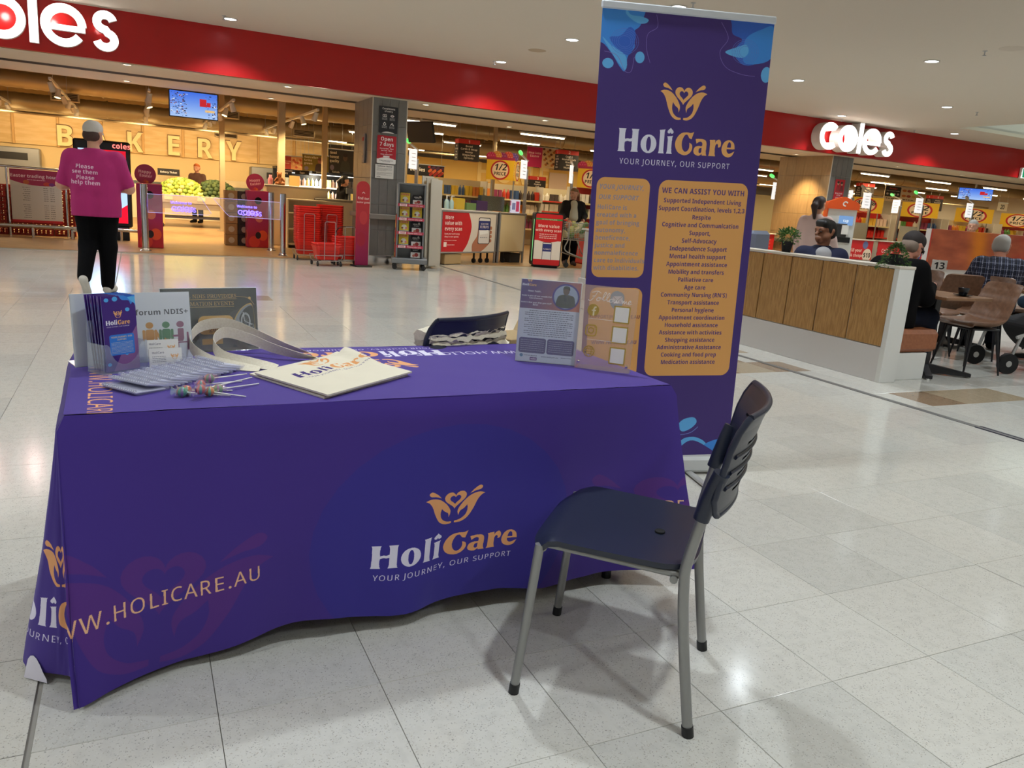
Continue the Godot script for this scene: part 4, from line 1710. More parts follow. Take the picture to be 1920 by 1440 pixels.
func lollipops():
	var cols := [C(214, 96, 40), C(60, 150, 120), C(110, 40, 140), C(200, 60, 60), C(96, 160, 60), C(226, 120, 50), C(90, 50, 150)]
	var items := [[0.098, -2.075, 0.21, -2.10], [0.086, -2.06, 0.20, -2.045], [0.135, -2.13, 0.245, -2.20], [0.158, -2.15, 0.262, -2.235], [0.150, -2.055, 0.236, -2.03], [0.172, -2.075, 0.285, -2.165], [0.128, -2.035, 0.27, -2.19]]
	var words := ["orange wrapped", "teal wrapped", "dark purple", "crimson swirled", "lime swirled", "amber wrapped", "violet wrapped"]
	for k in 7:
		var q = items[k]
		var head := V(q[0], TOP + 0.0145 + (0.011 if k in [3, 6] else 0.0), q[1])
		var end := V(q[2], TOP + 0.004 + (0.012 if k in [3, 6] else 0.0), q[3])
		var t := thing("lollipop", words[k] + " lollipop on a white stick in front of the notebooks", "lollipop", head, 0, "lollipops in front of the notebooks")
		var d := end - head
		var g := G.new()
		g.ball(Vector3.ZERO, V(0.0125, 0.0125, 0.0125), 14, 10)
		var im := canvas(64, 32, cols[k])
		for b in 5:
			im.fill_rect(Rect2i(b * 13, 0, 6, 32), cols[(k + b) % 7].lightened(0.15))
		put("candy", g, keep("candy%d" % (k % 2), func(): return printed(im, 0.25)), t)
		g = G.new()
		var ax := d.normalized()
		g.tube([ax * -0.024, ax * -0.016, ax * -0.004, ax * 0.008, ax * 0.016, ax * 0.026].map(func(p): return p), 0.0135, 10)
		g = G.new()
		var rows := []
		for e in [[-0.026, 0.012], [-0.015, 0.005], [-0.008, 0.0128], [0.0, 0.0138], [0.008, 0.0125], [0.014, 0.004], [0.022, 0.010]]:
			var ring := g.ring(ax * e[0], ax, e[1], 12)
			for i in ring.size():
				ring[i] += (ring[i] - ax * e[0]) * (0.22 * sin(i * 3.0 + k) if absf(e[0]) > 0.012 else 0.03 * sin(i * 5.0))
				ring[i].y = maxf(ring[i].y, -0.0142)
			ring[12] = ring[0]
			rows.append(ring)
		g.grid(rows, true, true)
		put("wrapper", g, glass(0.22, cols[k].lightened(0.6), 0.06), t)
		g = G.new()
		g.tube([ax * 0.008, d], 0.0019, 8)
		put("stick", g, "white", t)

func tote_bag():
	# two cream bags lying one on the other
	for k in 2:
		var t := thing("tote_bag", "cream cotton tote bag printed with the stall's name, lying on top" if k == 0 else "second cream tote bag lying under the printed one", "tote bag", Vector3.ZERO)
		var y0 := TOP + (0.012 if k == 0 else 0.003)
		var c := [Vector2(0.285, -2.25), Vector2(0.432, -1.975), Vector2(0.738, -2.215), Vector2(0.60, -2.50)]
		if k == 1:
			c = [Vector2(0.275, -2.28), Vector2(0.425, -1.985), Vector2(0.725, -2.215), Vector2(0.585, -2.545)]
		var f := noise(3.0, 3, 20 + k)
		var top := []
		var bot := []
		var N := 24
		for j in N + 1:
			var rt := PackedVector3Array()
			var rb := PackedVector3Array()
			for i in N + 1:
				var u := i / float(N)
				var v := j / float(N)
				var p: Vector2 = (c[0] as Vector2).lerp(c[1], u).lerp((c[3] as Vector2).lerp(c[2], u), v)
				var edge := minf(minf(u, 1 - u), minf(v, 1 - v))
				var puff := smoothstep(0.0, 0.12, edge)
				var far := smoothstep(0.55, 1.0, v) * (1.0 - smoothstep(0.4, 1.0, u))
				var h := 0.004 + 0.006 * puff * (1.0 + f.get_noise_2d(u * 0.9, v * 0.9)) + 0.022 * far * maxf(0.0, sin(v * 14.0 + u * 4.0)) * (1.0 if k == 0 else 0.3)
				rt.append(V(p.x, y0 + h, p.y))
				rb.append(V(p.x, y0 - 0.001, p.y))
			top.append(rt)
			bot.append(rb)
		var g := G.new()
		g.grid(top, true)
		var faces := ArrayMesh.new()
		var o := MeshInstance3D.new()
		if k == 0:
			var im := canvas(800, 800, C(230, 221, 200))
			# the name runs from the near open side
			paint_logo(im, 370, 430, 112, C(62, 42, 116), C(224, 156, 96), Transform2D(Vector2(0, 1), Vector2(1, 0), Vector2.ZERO))
			g.add_to(faces)
			o.mesh = faces
			o.set_surface_override_material(0, printed(im, 0.9))
		else:
			g.add_to(faces)
			o.mesh = faces
			o.set_surface_override_material(0, M.canvas_cream)
		place("front_panel", o, t)
		g = G.new()
		g.grid(bot)
		for e in 4:
			var rows := [PackedVector3Array(), PackedVector3Array()]
			for i in N + 1:
				var a: Vector3 = [top[0][i], top[N][N - i], top[N - i][0], top[i][N]][e]
				var b: Vector3 = [bot[0][i], bot[N][N - i], bot[N - i][0], bot[i][N]][e]
				rows[0].append(a)
				rows[1].append(b)
			g.grid(rows, true)
		put("back_panel", g, "canvas_cream", t)
		# straps: flat ribbons that stand in loops
		var paths := [[V(0.36, 0.012, -2.335), V(0.285, 0.02, -2.37), V(0.215, 0.03, -2.42), V(0.195, 0.055, -2.50), V(0.235, 0.075, -2.565), V(0.31, 0.055, -2.56), V(0.37, 0.035, -2.515), V(0.44, 0.02, -2.47), V(0.50, 0.016, -2.44)]]
		if k == 1:
			paths = [[V(0.31, 0.008, -2.33), V(0.24, 0.012, -2.36), V(0.17, 0.02, -2.43), V(0.13, 0.05, -2.51), V(0.165, 0.09, -2.58), V(0.25, 0.095, -2.61), V(0.34, 0.06, -2.6), V(0.42, 0.03, -2.57), V(0.50, 0.012, -2.53)]]
		for path in paths:
			var P := curve(path, 6)
			var rows := [PackedVector3Array(), PackedVector3Array(), PackedVector3Array(), PackedVector3Array()]
			for i in P.size():
				var s := i / float(P.size() - 1)
				var d: Vector3 = P[mini(i + 1, P.size() - 1)] - P[maxi(i - 1, 0)]
				var flat := absf(s - 0.5) * 2.0
				var up := Vector3.UP.slerp(d.cross(Vector3.UP).normalized(), pow(flat, 2.5) * 0.9).normalized()
				var p: Vector3 = P[i] + V(0, TOP, 0)
				rows[0].append(p + up * 0.017)
				rows[1].append(p - up * 0.017)
				var nn := d.cross(up).normalized() * 0.0012
				rows[2].append(p + up * 0.017 + nn)
				rows[3].append(p - up * 0.017 + nn)
			for r in rows:
				for i in r.size():
					r[i].y = maxf(r[i].y, TOP + 0.004)
			g = G.new()
			g.grid([rows[0], rows[1]])
			g.grid([rows[2], rows[3]], true)
			g.grid([rows[0], rows[2]], true)
			g.grid([rows[1], rows[3]])
			put("strap", g, "canvas_cream", t)

# ---------------------------------------------------------------- the banner
func build_banner():
	var t := thing("roll_up_banner", "tall purple pull-up banner with orange text panels beside the stall table", "banner", V(2.285, 0, -3.03), -0.224)
	var w := 0.81
	var h := 2.03
	var im := banner_print()
	var g := G.new()
	var X := Transform3D(Basis(Vector3.BACK, 0.033), V(0, 0.0, 0))
	g.xf = X
	g.quad(V(-w / 2, 0.095, 0), V(w / 2, 0.095, 0), V(w / 2, 0.095 + h, 0.0), V(-w / 2, 0.095 + h, 0.0))
	g.quad(V(w / 2, 0.095, -0.0008), V(-w / 2, 0.095, -0.0008), V(-w / 2, 0.095 + h, -0.0008), V(w / 2, 0.095 + h, -0.0008), 0, 0, 0.01, 0.01)
	put("graphic", g, printed(im, 0.6), t)
	g = G.new()
	g.xf = X
	g.box(V(0, 0.095 + h + 0.012, 0), V(w + 0.012, 0.032, 0.016), 0.005)
	put("top_rail", g, plain(C(206, 210, 216), 0.4, 0.2), t)
	g = G.new()
	g.box(V(0, 0.05, -0.03), V(w + 0.04, 0.085, 0.085), 0.016)
	put("base", g, plain(C(206, 208, 208), 0.35, 0.3), t)
	for sx in [-1, 1]:
		g = G.new()
		g.box(V(sx * 0.2, 0.012, 0.14), V(0.036, 0.014, 0.5), 0.005)
		g.box(V(sx * 0.2, 0.006, 0.38), V(0.038, 0.012, 0.02), 0.003)
		put("foot", g, plain(C(196, 196, 194), 0.35, 0.5), t)
	g = G.new()
	g.xf = X
	g.cyl(V(0, 0.07, -0.02), V(0, 2.1, -0.02), 0.008, -1, 10)
	put("pole", g, "alu", t)

func banner_print() -> Image:
	var W := 820
	var H := 2048
	var K := H / 2.03
	var P := C(64, 42, 118)
	var im := canvas(W, H, P)
	var B1 := C(58, 138, 224)
	var B2 := C(96, 176, 236)
	var B3 := C(44, 96, 196)
	# upper corners
	fill(im, [smooth([Vector2(-4, -4), Vector2(-4, -4), Vector2(200, -4), Vector2(200, -4), Vector2(178, 60), Vector2(150, 90), Vector2(158, 150), Vector2(130, 190), Vector2(122, 250), Vector2(100, 240), Vector2(60, 190), Vector2(20, 150), Vector2(-4, 140), Vector2(-4, 140)])], B1)
	fill(im, [smooth([Vector2(40, 120), Vector2(90, 108), Vector2(130, 70), Vector2(160, 100), Vector2(140, 180), Vector2(90, 170)])], B3)
	fill(im, [smooth([Vector2(8, 120), Vector2(50, 150), Vector2(110, 180), Vector2(128, 215), Vector2(118, 246), Vector2(60, 188)])], B2)
	fill(im, [smooth([Vector2(110, -4), Vector2(130, 20), Vector2(180, 24), Vector2(214, 34), Vector2(200, 50), Vector2(160, 50), Vector2(110, 20)])], B2)
	disc(im, 40, 224, 26, B2, 21.0)
	disc(im, 186, 190, 22, B2, 24.0)
	fill(im, [smooth([Vector2(W + 4, -4), Vector2(W + 4, -4), Vector2(W + 4, 140), Vector2(W + 4, 140), Vector2(770, 150), Vector2(740, 180), Vector2(690, 186), Vector2(650, 160), Vector2(640, 120), Vector2(668, 80), Vector2(620, 60), Vector2(610, 20), Vector2(600, -4), Vector2(600, -4)])], B3)
	fill(im, [smooth([Vector2(W, 20), Vector2(760, 30), Vector2(690, 70), Vector2(680, 130), Vector2(700, 180), Vector2(W, 150)])], B1)
	fill(im, [smooth([Vector2(592, 136), Vector2(640, 116), Vector2(690, 100), Vector2(706, 130), Vector2(680, 156), Vector2(620, 150)])], B2)
	disc(im, 806, 220, 26, B2, 34.0)
	var thin := C(130, 116, 190)
	for p in [[V(250, 10, 0), V(258, 60, 0), V(216, 92, 0), V(214, 150, 0), V(236, 210, 0)], [V(20, 176, 0), V(80, 190, 0), V(120, 250, 0), V(150, 250, 0), V(160, 190, 0)], [V(560, 16, 0), V(600, 80, 0), V(566, 140, 0), V(600, 200, 0), V(680, 226, 0), V(750, 230, 0)]]:
		var l := PackedVector2Array()
		for q in curve(p, 8):
			l.append(Vector2(q.x, q.y))
		line2(im, l, 2, thin)
	for q in 5:
		for cc in [Vector2(110, 130), Vector2(690, 130)]:
			var r := 30.0 + q * 9
			fill(im, [arc(cc, r, 0, TAU, 30, r * 0.8), arc(cc, r - 1.5, 0, TAU, 30, r * 0.8 - 1.5)], C(90, 120, 210))
	paint_logo(im, 398, 590, 99, C(226, 226, 240), C(238, 176, 104))
	# panels
	var O := C(226, 164, 92)
	var L := Vector2(26, 708)
	rrect(im, 24, 706, 258, 452, 38, O)
	rrect(im, 24, 1206, 262, 440, 38, O)
	rrect(im, 326, 706, 452, 928, 44, O)
	var gy := C(150, 142, 156)
	write(im, "YOUR JOURNEY,", 34, 758, 29, gy, -1, "bold", Transform2D(Vector2(1, 0), Vector2(-0.2, 1), Vector2.ZERO))
	write(im, "OUR SUPPORT", 34, 804, 29, gy, -1, "bold", Transform2D(Vector2(1, 0), Vector2(-0.2, 1), Vector2.ZERO))
	var lines := ["HoliCare is", "created with a", "goal of bringing", "autonomy,", "beneficence,", "justice and", "nonmaleficence", "care to individuals", "with disabilities."]
	for k in lines.size():
		write(im, lines[k], 32, 848 + k * 34.5, 28, gy, -1, "bold")
	var ink := C(82, 54, 116)
	write(im, "WE CAN ASSIST YOU WITH", 552, 764, 33, ink, 0, "bold", Transform2D.IDENTITY, 0.4)
	lines = ["Supported Independent Living", "Support Coordination, levels 1,2,3", "Respite", "Cognitive and Communication", "Support,", "Self-Advocacy", "Independence Support", "Mental health support", "Appointment assistance", "Mobility and transfers", "Palliative care", "Age care", "Community Nursing (RN'S)", "Transport assistance", "Personal hygiene", "Appointment coordination", "Household assistance", "Assistance with activities", "Shopping assistance", "Administrative Assistance", "Cooking and food prep", "Medication assistance"]
	for k in lines.size():
		write(im, lines[k], 552, 806 + k * 36.6, 27.5, ink, 0, "bold", Transform2D.IDENTITY, -0.3)
	fill(im, [smooth([Vector2(130, 1238), Vector2(156, 1222), Vector2(190, 1236), Vector2(196, 1270), Vector2(176, 1304), Vector2(150, 1308), Vector2(128, 1280)])], C(60, 140, 180))
	im.fill_rect(Rect2i(138, 1246, 50, 36), C(214, 222, 236))
	line2(im, PackedVector2Array([Vector2(138, 1246), Vector2(163, 1268), Vector2(188, 1246)]), 2.5, C(70, 80, 100))
	line2(im, PackedVector2Array([Vector2(138, 1282), Vector2(156, 1264)]), 2, C(70, 80, 100))
	line2(im, PackedVector2Array([Vector2(188, 1282), Vector2(170, 1264)]), 2, C(70, 80, 100))
	write(im, "SUPPORT@HOLICARE.AU", 156, 1352, 22, C(110, 46, 60), 0, "bold", Transform2D.IDENTITY, -0.3)
	write(im, "WWW.HOLICARE.AU", 276, 1476, 24, ink, 1, "bold")
	# lower art
	var Q := P.lerp(C(150, 96, 90), 0.55)
	disc(im, 200, 1800, 76, Q)
	disc(im, 392, 1812, 92, Q, 110.0)
	fill(im, [smooth([Vector2(532, 1888), Vector2(560, 1858), Vector2(612, 1850), Vector2(630, 1876), Vector2(600, 1908), Vector2(556, 1922)])], B2)
	var l := PackedVector2Array()
	for q in curve([V(430, 1936, 0), V(530, 1940, 0), V(600, 1930, 0), V(640, 1900, 0)], 8):
		l.append(Vector2(q.x, q.y))
	line2(im, l, 3, C(120, 150, 220))
	fill(im, [smooth([Vector2(300, 2048), Vector2(300, 2048), Vector2(420, 1950), Vector2(500, 1930), Vector2(560, 1980), Vector2(520, 2048), Vector2(520, 2048)])], C(218, 150, 98))
	fill(im, [smooth([Vector2(560, 1965), Vector2(620, 1952), Vector2(680, 1976), Vector2(690, 2010), Vector2(560, 2010)])], B2)
	fill(im, [smooth([Vector2(680, 2000), Vector2(730, 1974), Vector2(790, 1966), Vector2(824, 1986), Vector2(824, 2048), Vector2(824, 2048), Vector2(680, 2048)])], B1)
	fill(im, [smooth([Vector2(540, 2048), Vector2(540, 2048), Vector2(540, 2020), Vector2(590, 1976), Vector2(640, 1976), Vector2(720, 2020), Vector2(760, 2048), Vector2(760, 2048)])], P)
	return im

# ---------------------------------------------------------------- visitor chairs
func build_chairs():
	var t := thing("visitor_chair", "navy plastic chair with grey tube legs in front of the stall table", "chair", V(1.185, 0, -1.644), 0.818)
	var rows := []
	var under := []
	for j in 15:
		var v := j / 14.0
		var row := PackedVector3Array()
		var low := PackedVector3Array()
		for i in 17:
			var u := i / 16.0
			var x := (u - 0.5) * 2.0
			var corner := 1.0 - 0.10 * pow(absf(x), 6.0) * (1.0 if v > 0.5 else 1.3)
			var z := lerpf(-0.225, 0.20, v) * corner
			var w := 0.226 * (1.0 - 0.08 * pow(absf(v * 2 - 1), 5.0)) - 0.012 * v
			var y := 0.452 - 0.013 * (1.0 - x * x) * (1.0 - pow(v * 2 - 1.1, 2.0)) - 0.035 * pow(clampf((0.14 - v) / 0.14, 0, 1), 2.0) - 0.008 * v + 0.008 * pow(clampf((v - 0.85) / 0.15, 0, 1), 2)
			row.append(V(x * w, y, z))
			low.append(V(x * w * 0.985, y - 0.016, z * 0.985))
		rows.append(row)
		under.append(low)
	var g := G.new()
	g.grid(rows)
	g.grid(under, true)
	g.grid([rows[0], under[0]], true)
	g.grid([rows[14], under[14]])
	for e in [0, 16]:
		var a := PackedVector3Array()
		var b := PackedVector3Array()
		for j in 15:
			a.append(rows[j][e])
			b.append(under[j][e])
		g.grid([a, b], e == 16)
	put("seat", g, "navy_plastic", t)
	g = G.new()
	g.lathe([Vector2(0.0, 0.0008), Vector2(0.009, 0.0006), Vector2(0.0125, 0.0022), Vector2(0.014, 0.0008), Vector2(0.014, -0.002)], 16, V(0, 0.4385, 0.085))
	put("drain_hole", g, "matte_black", t)
	for sx in [-1.0, 1.0]:
		g = G.new()
		g.tube([V(sx * 0.224, 0.022, -0.224), V(sx * 0.214, 0.2, -0.21), V(sx * 0.203, 0.425, -0.193)], 0.0125, 12)
		var leg := put("leg", g, "chair_tube", t)
		g = G.new()
		g.cyl(V(sx * 0.2245, 0, -0.225), V(sx * 0.2235, 0.028, -0.223), 0.0145, 0.0142, 12)
		put("rubber_foot", g, "black", leg)
		g = G.new()
		g.tube(curve([V(sx * 0.214, 0.022, 0.23), V(sx * 0.215, 0.26, 0.192), V(sx * 0.215, 0.40, 0.176), V(sx * 0.215, 0.47, 0.178), V(sx * 0.215, 0.64, 0.21)], 6), 0.0135, 12)
		leg = put("leg", g, "chair_tube", t)
		g = G.new()
		g.cyl(V(sx * 0.214, 0, 0.2335), V(sx * 0.214, 0.028, 0.229), 0.0155, 0.0152, 12)
		put("rubber_foot", g, "black", leg)
	g = G.new()
	for sx in [-1.0, 1.0]:
		g.tube([V(sx * 0.19, 0.424, -0.18), V(sx * 0.2, 0.418, 0.176)], 0.009, 10)
	g.tube([V(-0.203, 0.416, -0.185), V(0.203, 0.416, -0.185)], 0.010, 10)
	g.tube([V(-0.214, 0.408, 0.15), V(0.214, 0.408, 0.15)], 0.010, 10)
	put("seat_frame", g, "chair_tube", t)
	# back: a bowed shell with four slots, held in side sockets
	var P := func(x: float, y: float, off: float) -> Vector3:
		var k := x / 0.235
		var top := clampf((y - 0.60) / 0.235, 0.0, 1.0)
		var z := 0.213 + 0.048 * (1.0 - k * k) + 0.038 * top + 0.012 * pow(top, 6.0)
		return V(x, y, z + off)
	var ys := [0.585, 0.60, 0.635, 0.643, 0.675, 0.683, 0.715, 0.723, 0.755, 0.763, 0.80, 0.825, 0.835]
	var xs := []
	for i in 23:
		xs.append(lerpf(-0.235, 0.235, i / 22.0))
	g = G.new()
	for face in 2:
		var o := -0.006 if face == 0 else 0.007
		for j in ys.size() - 1:
			var slot := j in [2, 4, 6, 8]
			var r0 := PackedVector3Array()
			var r1 := PackedVector3Array()
			var spans := [[0, 22]] if not slot else [[0, 4], [10, 12], [18, 22]]
			for sp in spans:
				r0 = PackedVector3Array()
				r1 = PackedVector3Array()
				for i in range(sp[0], sp[1] + 1):
					var sh := 1.0 - 0.10 * pow(clampf((ys[j] - 0.76) / 0.075, 0, 1), 2.0) - 0.16 * pow(clampf((0.63 - ys[j]) / 0.045, 0, 1), 1.5)
					var sh1 := 1.0 - 0.10 * pow(clampf((ys[j + 1] - 0.76) / 0.075, 0, 1), 2.0) - 0.16 * pow(clampf((0.63 - ys[j + 1]) / 0.045, 0, 1), 1.5)
					r0.append(P.call(xs[i] * sh, ys[j], o))
					r1.append(P.call(xs[i] * sh1, ys[j + 1], o))
				g.grid([r0, r1], face == 1)
				for e in [0, r0.size() - 1]:
					if face == 1:
						var d := V(0, 0, -0.013)
						g.quad(r0[e], r0[e] + d, r1[e] + d, r1[e])
	for y in [ys[0], ys[12]]:
		var line := []
		for i in 23:
			line.append(P.call(xs[i] * (0.9 if y > 0.7 else 0.84), y, 0.001))
		g.tube(line, 0.0085, 8)
	for sx in [-1.0, 1.0]:
		var line := []
		for j in ys.size():
			var sh := 1.0 - 0.10 * pow(clampf((ys[j] - 0.76) / 0.075, 0, 1), 2.0) - 0.16 * pow(clampf((0.63 - ys[j]) / 0.045, 0, 1), 1.5)
			line.append(P.call(sx * 0.235 * sh, ys[j], 0.001))
		g.tube(line, 0.0085, 8)
	# ribs across the rear between the slots
	for y in [0.659, 0.699, 0.739]:
		var line := []
		for i in range(1, 22):
			line.append(P.call(xs[i], y, 0.007))
		g.tube(line, 0.006, 6)
	put("backrest", g, "navy_plastic", t)
	for sx in [-1.0, 1.0]:
		g = G.new()
		g.tube([V(sx * 0.215, 0.575, 0.195), V(sx * 0.216, 0.62, 0.205), V(sx * 0.221, 0.665, 0.217), V(sx * 0.226, 0.70, 0.228)], 0.0195, 12)
		put("back_socket", g, "navy_plastic", t)
	dup(t, V(1.03, 0, -3.0), 0.5, "second navy plastic chair behind the stall table with bags over its back")
	# cream bags folded over that chair's back
	var at := V(1.245, 0, -3.0)
	var c := V(1.03, 0, -3.0) + turned(V(0, 0, 0.225), 0.5)
	for k in 3:
		var y0: float = [0.775, 0.757, 0.738][k]
		var b := thing("folded_tote_bag", ["cream tote bag folded over the spare chair's back, uppermost", "cream tote bag creased under the uppermost on the spare chair", "cream tote bag hanging lowest on the spare chair's back"][k], "tote bag", c + V(0, 0, 0), 0.5, "cream bags on the spare chair")
		var rows2 := []
		var f := noise(2.4, 3, 60 + k)
		for j in 13:
			var a := TAU * j / 12.0
			var row := PackedVector3Array()
			for i in 25:
				var s := i / 24.0
				var x := lerpf(-0.235, 0.235, s)
				var bow := 0.05 * (1.0 - pow(x / 0.235, 2.0))
				var rr := 0.036 + 0.006 * k
				var h := 0.022 + 0.010 * f.get_noise_2d(s * 2.0, k)
				row.append(V(x + 0.01 * k, y0 - 0.02 * s * k + sin(a) * h + 0.016 * f.get_noise_2d(s * 3.0 + 9, a * 0.2), bow - 0.01 + cos(a) * rr * (1 + 0.2 * f.get_noise_2d(s * 4.0, a))))
			rows2.append(row)
		g = G.new()
		g.grid(rows2, true)
		g.fan(PackedVector3Array(rows2.map(func(r): return r[0])), rows2[0][0] + V(0, 0, -0.04))
		g.fan(PackedVector3Array(rows2.map(func(r): return r[24])), rows2[0][24] + V(0, 0, -0.04), true)
		put("cloth", g, "canvas_cream", b)
	var j2 := thing("folded_jacket", "dark navy folded jacket hanging on the spare chair below the cream bags", "jacket", c, 0.5)
	g = G.new()
	g.skin([[V(-0.22, 0.705, 0.06), V(0.1, 0.69, 0.075), 0.035, 0.035], [V(-0.23, 0.70, 0.06), V(-0.24, 0.5, 0.05), 0.04, 0.04], [V(0.1, 0.68, 0.07), V(0.1, 0.5, 0.06), 0.04, 0.04]], 0.014, 0.03)
	put("cloth", g, plain(C(22, 26, 42), 0.8), j2)
	var bx := thing("cardboard_box", "small open cardboard box beside the spare chair behind the table", "box", V(1.52, 0, -3.16), 0.3)
	g = G.new()
	g.box(V(0, 0.345, 0), V(0.2, 0.69, 0.2), 0.004)
	put("carton", g, plain(C(176, 150, 110), 0.85), bx)
	g = G.new()
	g.xf = Transform3D(Basis(Vector3.BACK, -0.5), V(0.1, 0.69, 0))
	g.box(V(0.0, 0.05, 0), V(0.004, 0.1, 0.2))
	put("flap", g, plain(C(188, 164, 124), 0.85), bx)

# ---------------------------------------------------------------- bakery entrance
func bollard(at: Vector3, label: String, h := 1.13, r := 0.055):
	var t := thing("bollard", label, "bollard", at)
	var g := G.new()
	g.lathe([Vector2(r * 1.7, 0.006), Vector2(r * 1.7, 0.014), Vector2(r * 1.25, 0.022), Vector2(r * 1.1, 0.05)], 20)
	put("base_ring", g, "steel", t)
	g = G.new()
	g.lathe([Vector2(r, 0.02), Vector2(r, h - 0.012), Vector2(r - 0.012, h), Vector2(0, h)], 24)
	put("post", g, "steel", t)
	return t

func gate(label: String, a: Vector3, b: Vector3, mirror: bool):
	var d := b - a
	var t := thing("rail_gate", label, "gate", a, atan2(-d.z, d.x))
	var L := Vector2(d.x, d.z).length()
	var g := G.new()
	var p := PackedVector2Array()
	var lo := 0.66
	var hi := 0.97
	if mirror:
		p = PackedVector2Array([Vector2(L, lo), Vector2(L, hi), Vector2(0.02, hi)])
		p.append_array(PackedVector2Array([Vector2(0.0, hi - 0.02), Vector2(0.22, lo + 0.04), Vector2(0.27, lo)]))
	else:
		p = PackedVector2Array([Vector2(0, lo), Vector2(L - 0.06, lo), Vector2(L, lo + 0.03), Vector2(L - 0.16, hi - 0.04), Vector2(L - 0.2, hi), Vector2(0, hi)])
	g.prism(p, -0.006, 0.006)
	put("pane", g, "gate_glass", t)
	g = G.new()
	g.stroke(p, 0.007, 0.0065, 0.008, true)
	put("lit_edge", g, glow(Color(0.45, 0.4, 1.0), 0.55), t)
	for k in 2:
		g = G.new()
		g.xf = Transform3D(Basis.from_scale(V(1, 1, 1)), V(L * 0.36 + 0.05 * k, 0.70 - 0.012 * k, 0.007 - 0.02 * k))
		var x := 0.0
		for Lr in round_letters(1.0):
			var s := 0.09
			var q := []
			q.append_array(Lr[0])
			for n in q.size():
				g.stroke(Transform2D(0, Vector2(s, s), 0, Vector2(x, 0)) * (q[n] as PackedVector2Array), s * 0.19, 0.0, 0.002, false)
			x += Lr[1] * s * 1.02
		put("lit_name", g, "purple_glow", t)
	var tm := text_mesh("Welcome to", 0.062, 0.002, "bold")
	var o := MeshInstance3D.new()
	o.mesh = tm
	o.material_override = M.purple_glow
	o.position = V(L * 0.36 + 0.16, 0.85, 0.008)
	place("lit_welcome", o, t)

func text_mesh(s: String, size: float, depth: float, face := "bold") -> TextMesh:
	var m := TextMesh.new()
	m.text = s
	m.font = font_of(face)[0]
	m.font_size = 64
	m.pixel_size = size / 64.0
	m.depth = depth
	m.curve_step = 1.5
	return m

func easter_disc(c: Vector3, r: float, label: String, turn: float):
	var im := canvas(256, 256, C(168, 40, 82))
	var W := C(244, 190, 190)
	write(im, "Happy", 122, 112, 50, W, 0, "bold", Transform2D(turn, Vector2.ZERO))
	write(im, "Easter", 132, 162, 50, W, 0, "bold", Transform2D(turn, Vector2.ZERO))
	disc(im, 128, 214, 22, C(206, 70, 60))
	disc(im, 150, 222, 16, C(226, 110, 50))
	disc(im, 98, 222, 12, C(186, 60, 70))
	var g := G.new()
	g.prism(arc(Vector2.ZERO, r, 0, TAU * 0.975, 40), -0.008, 0.008)
	var o := put("hanging_easter_sign", g, printed(im, 0.5))
	o.position = c
	tag(o, label, "sign")

func pink_bin(at: Vector3, h: float, label: String):
	var t := thing("egg_hunt_bin", label, "bin", at)
	var im := canvas(128, 420, C(150, 30, 88))
	for y in 420:
		im.fill_rect(Rect2i(0, y, 128, 1), C(166, 34, 92).lerp(C(186, 30, 40), smoothstep(200, 420, y)))
	for q in [[70, 200, 24, C(216, 120, 100)], [92, 330, 30, C(226, 80, 40)], [40, 380, 34, C(214, 60, 46)]]:
		disc(im, q[0], q[1], q[2], q[3], q[2] * 1.3)
	disc(im, 64, 70, 22, C(16, 12, 14), 26.0)
	disc(im, 64, 330, 17, C(30, 14, 24), 26.0)
	var g := G.new()
	g.box(V(0, h / 2, 0), V(0.42, h, 0.36), 0.01)
	put("body", g, keep("egg bin", func(): return printed(im, 0.5)), t)
	g = G.new()
	g.lathe([Vector2(0.0, 0.0), Vector2(0.05, 0.004), Vector2(0.06, 0.014)], 18)
	g.xf = Transform3D.IDENTITY
	put("rim", g, "matte_black", t).transform = Transform3D(Basis(Vector3.RIGHT, PI / 2), V(0, h * 0.83, 0.181))

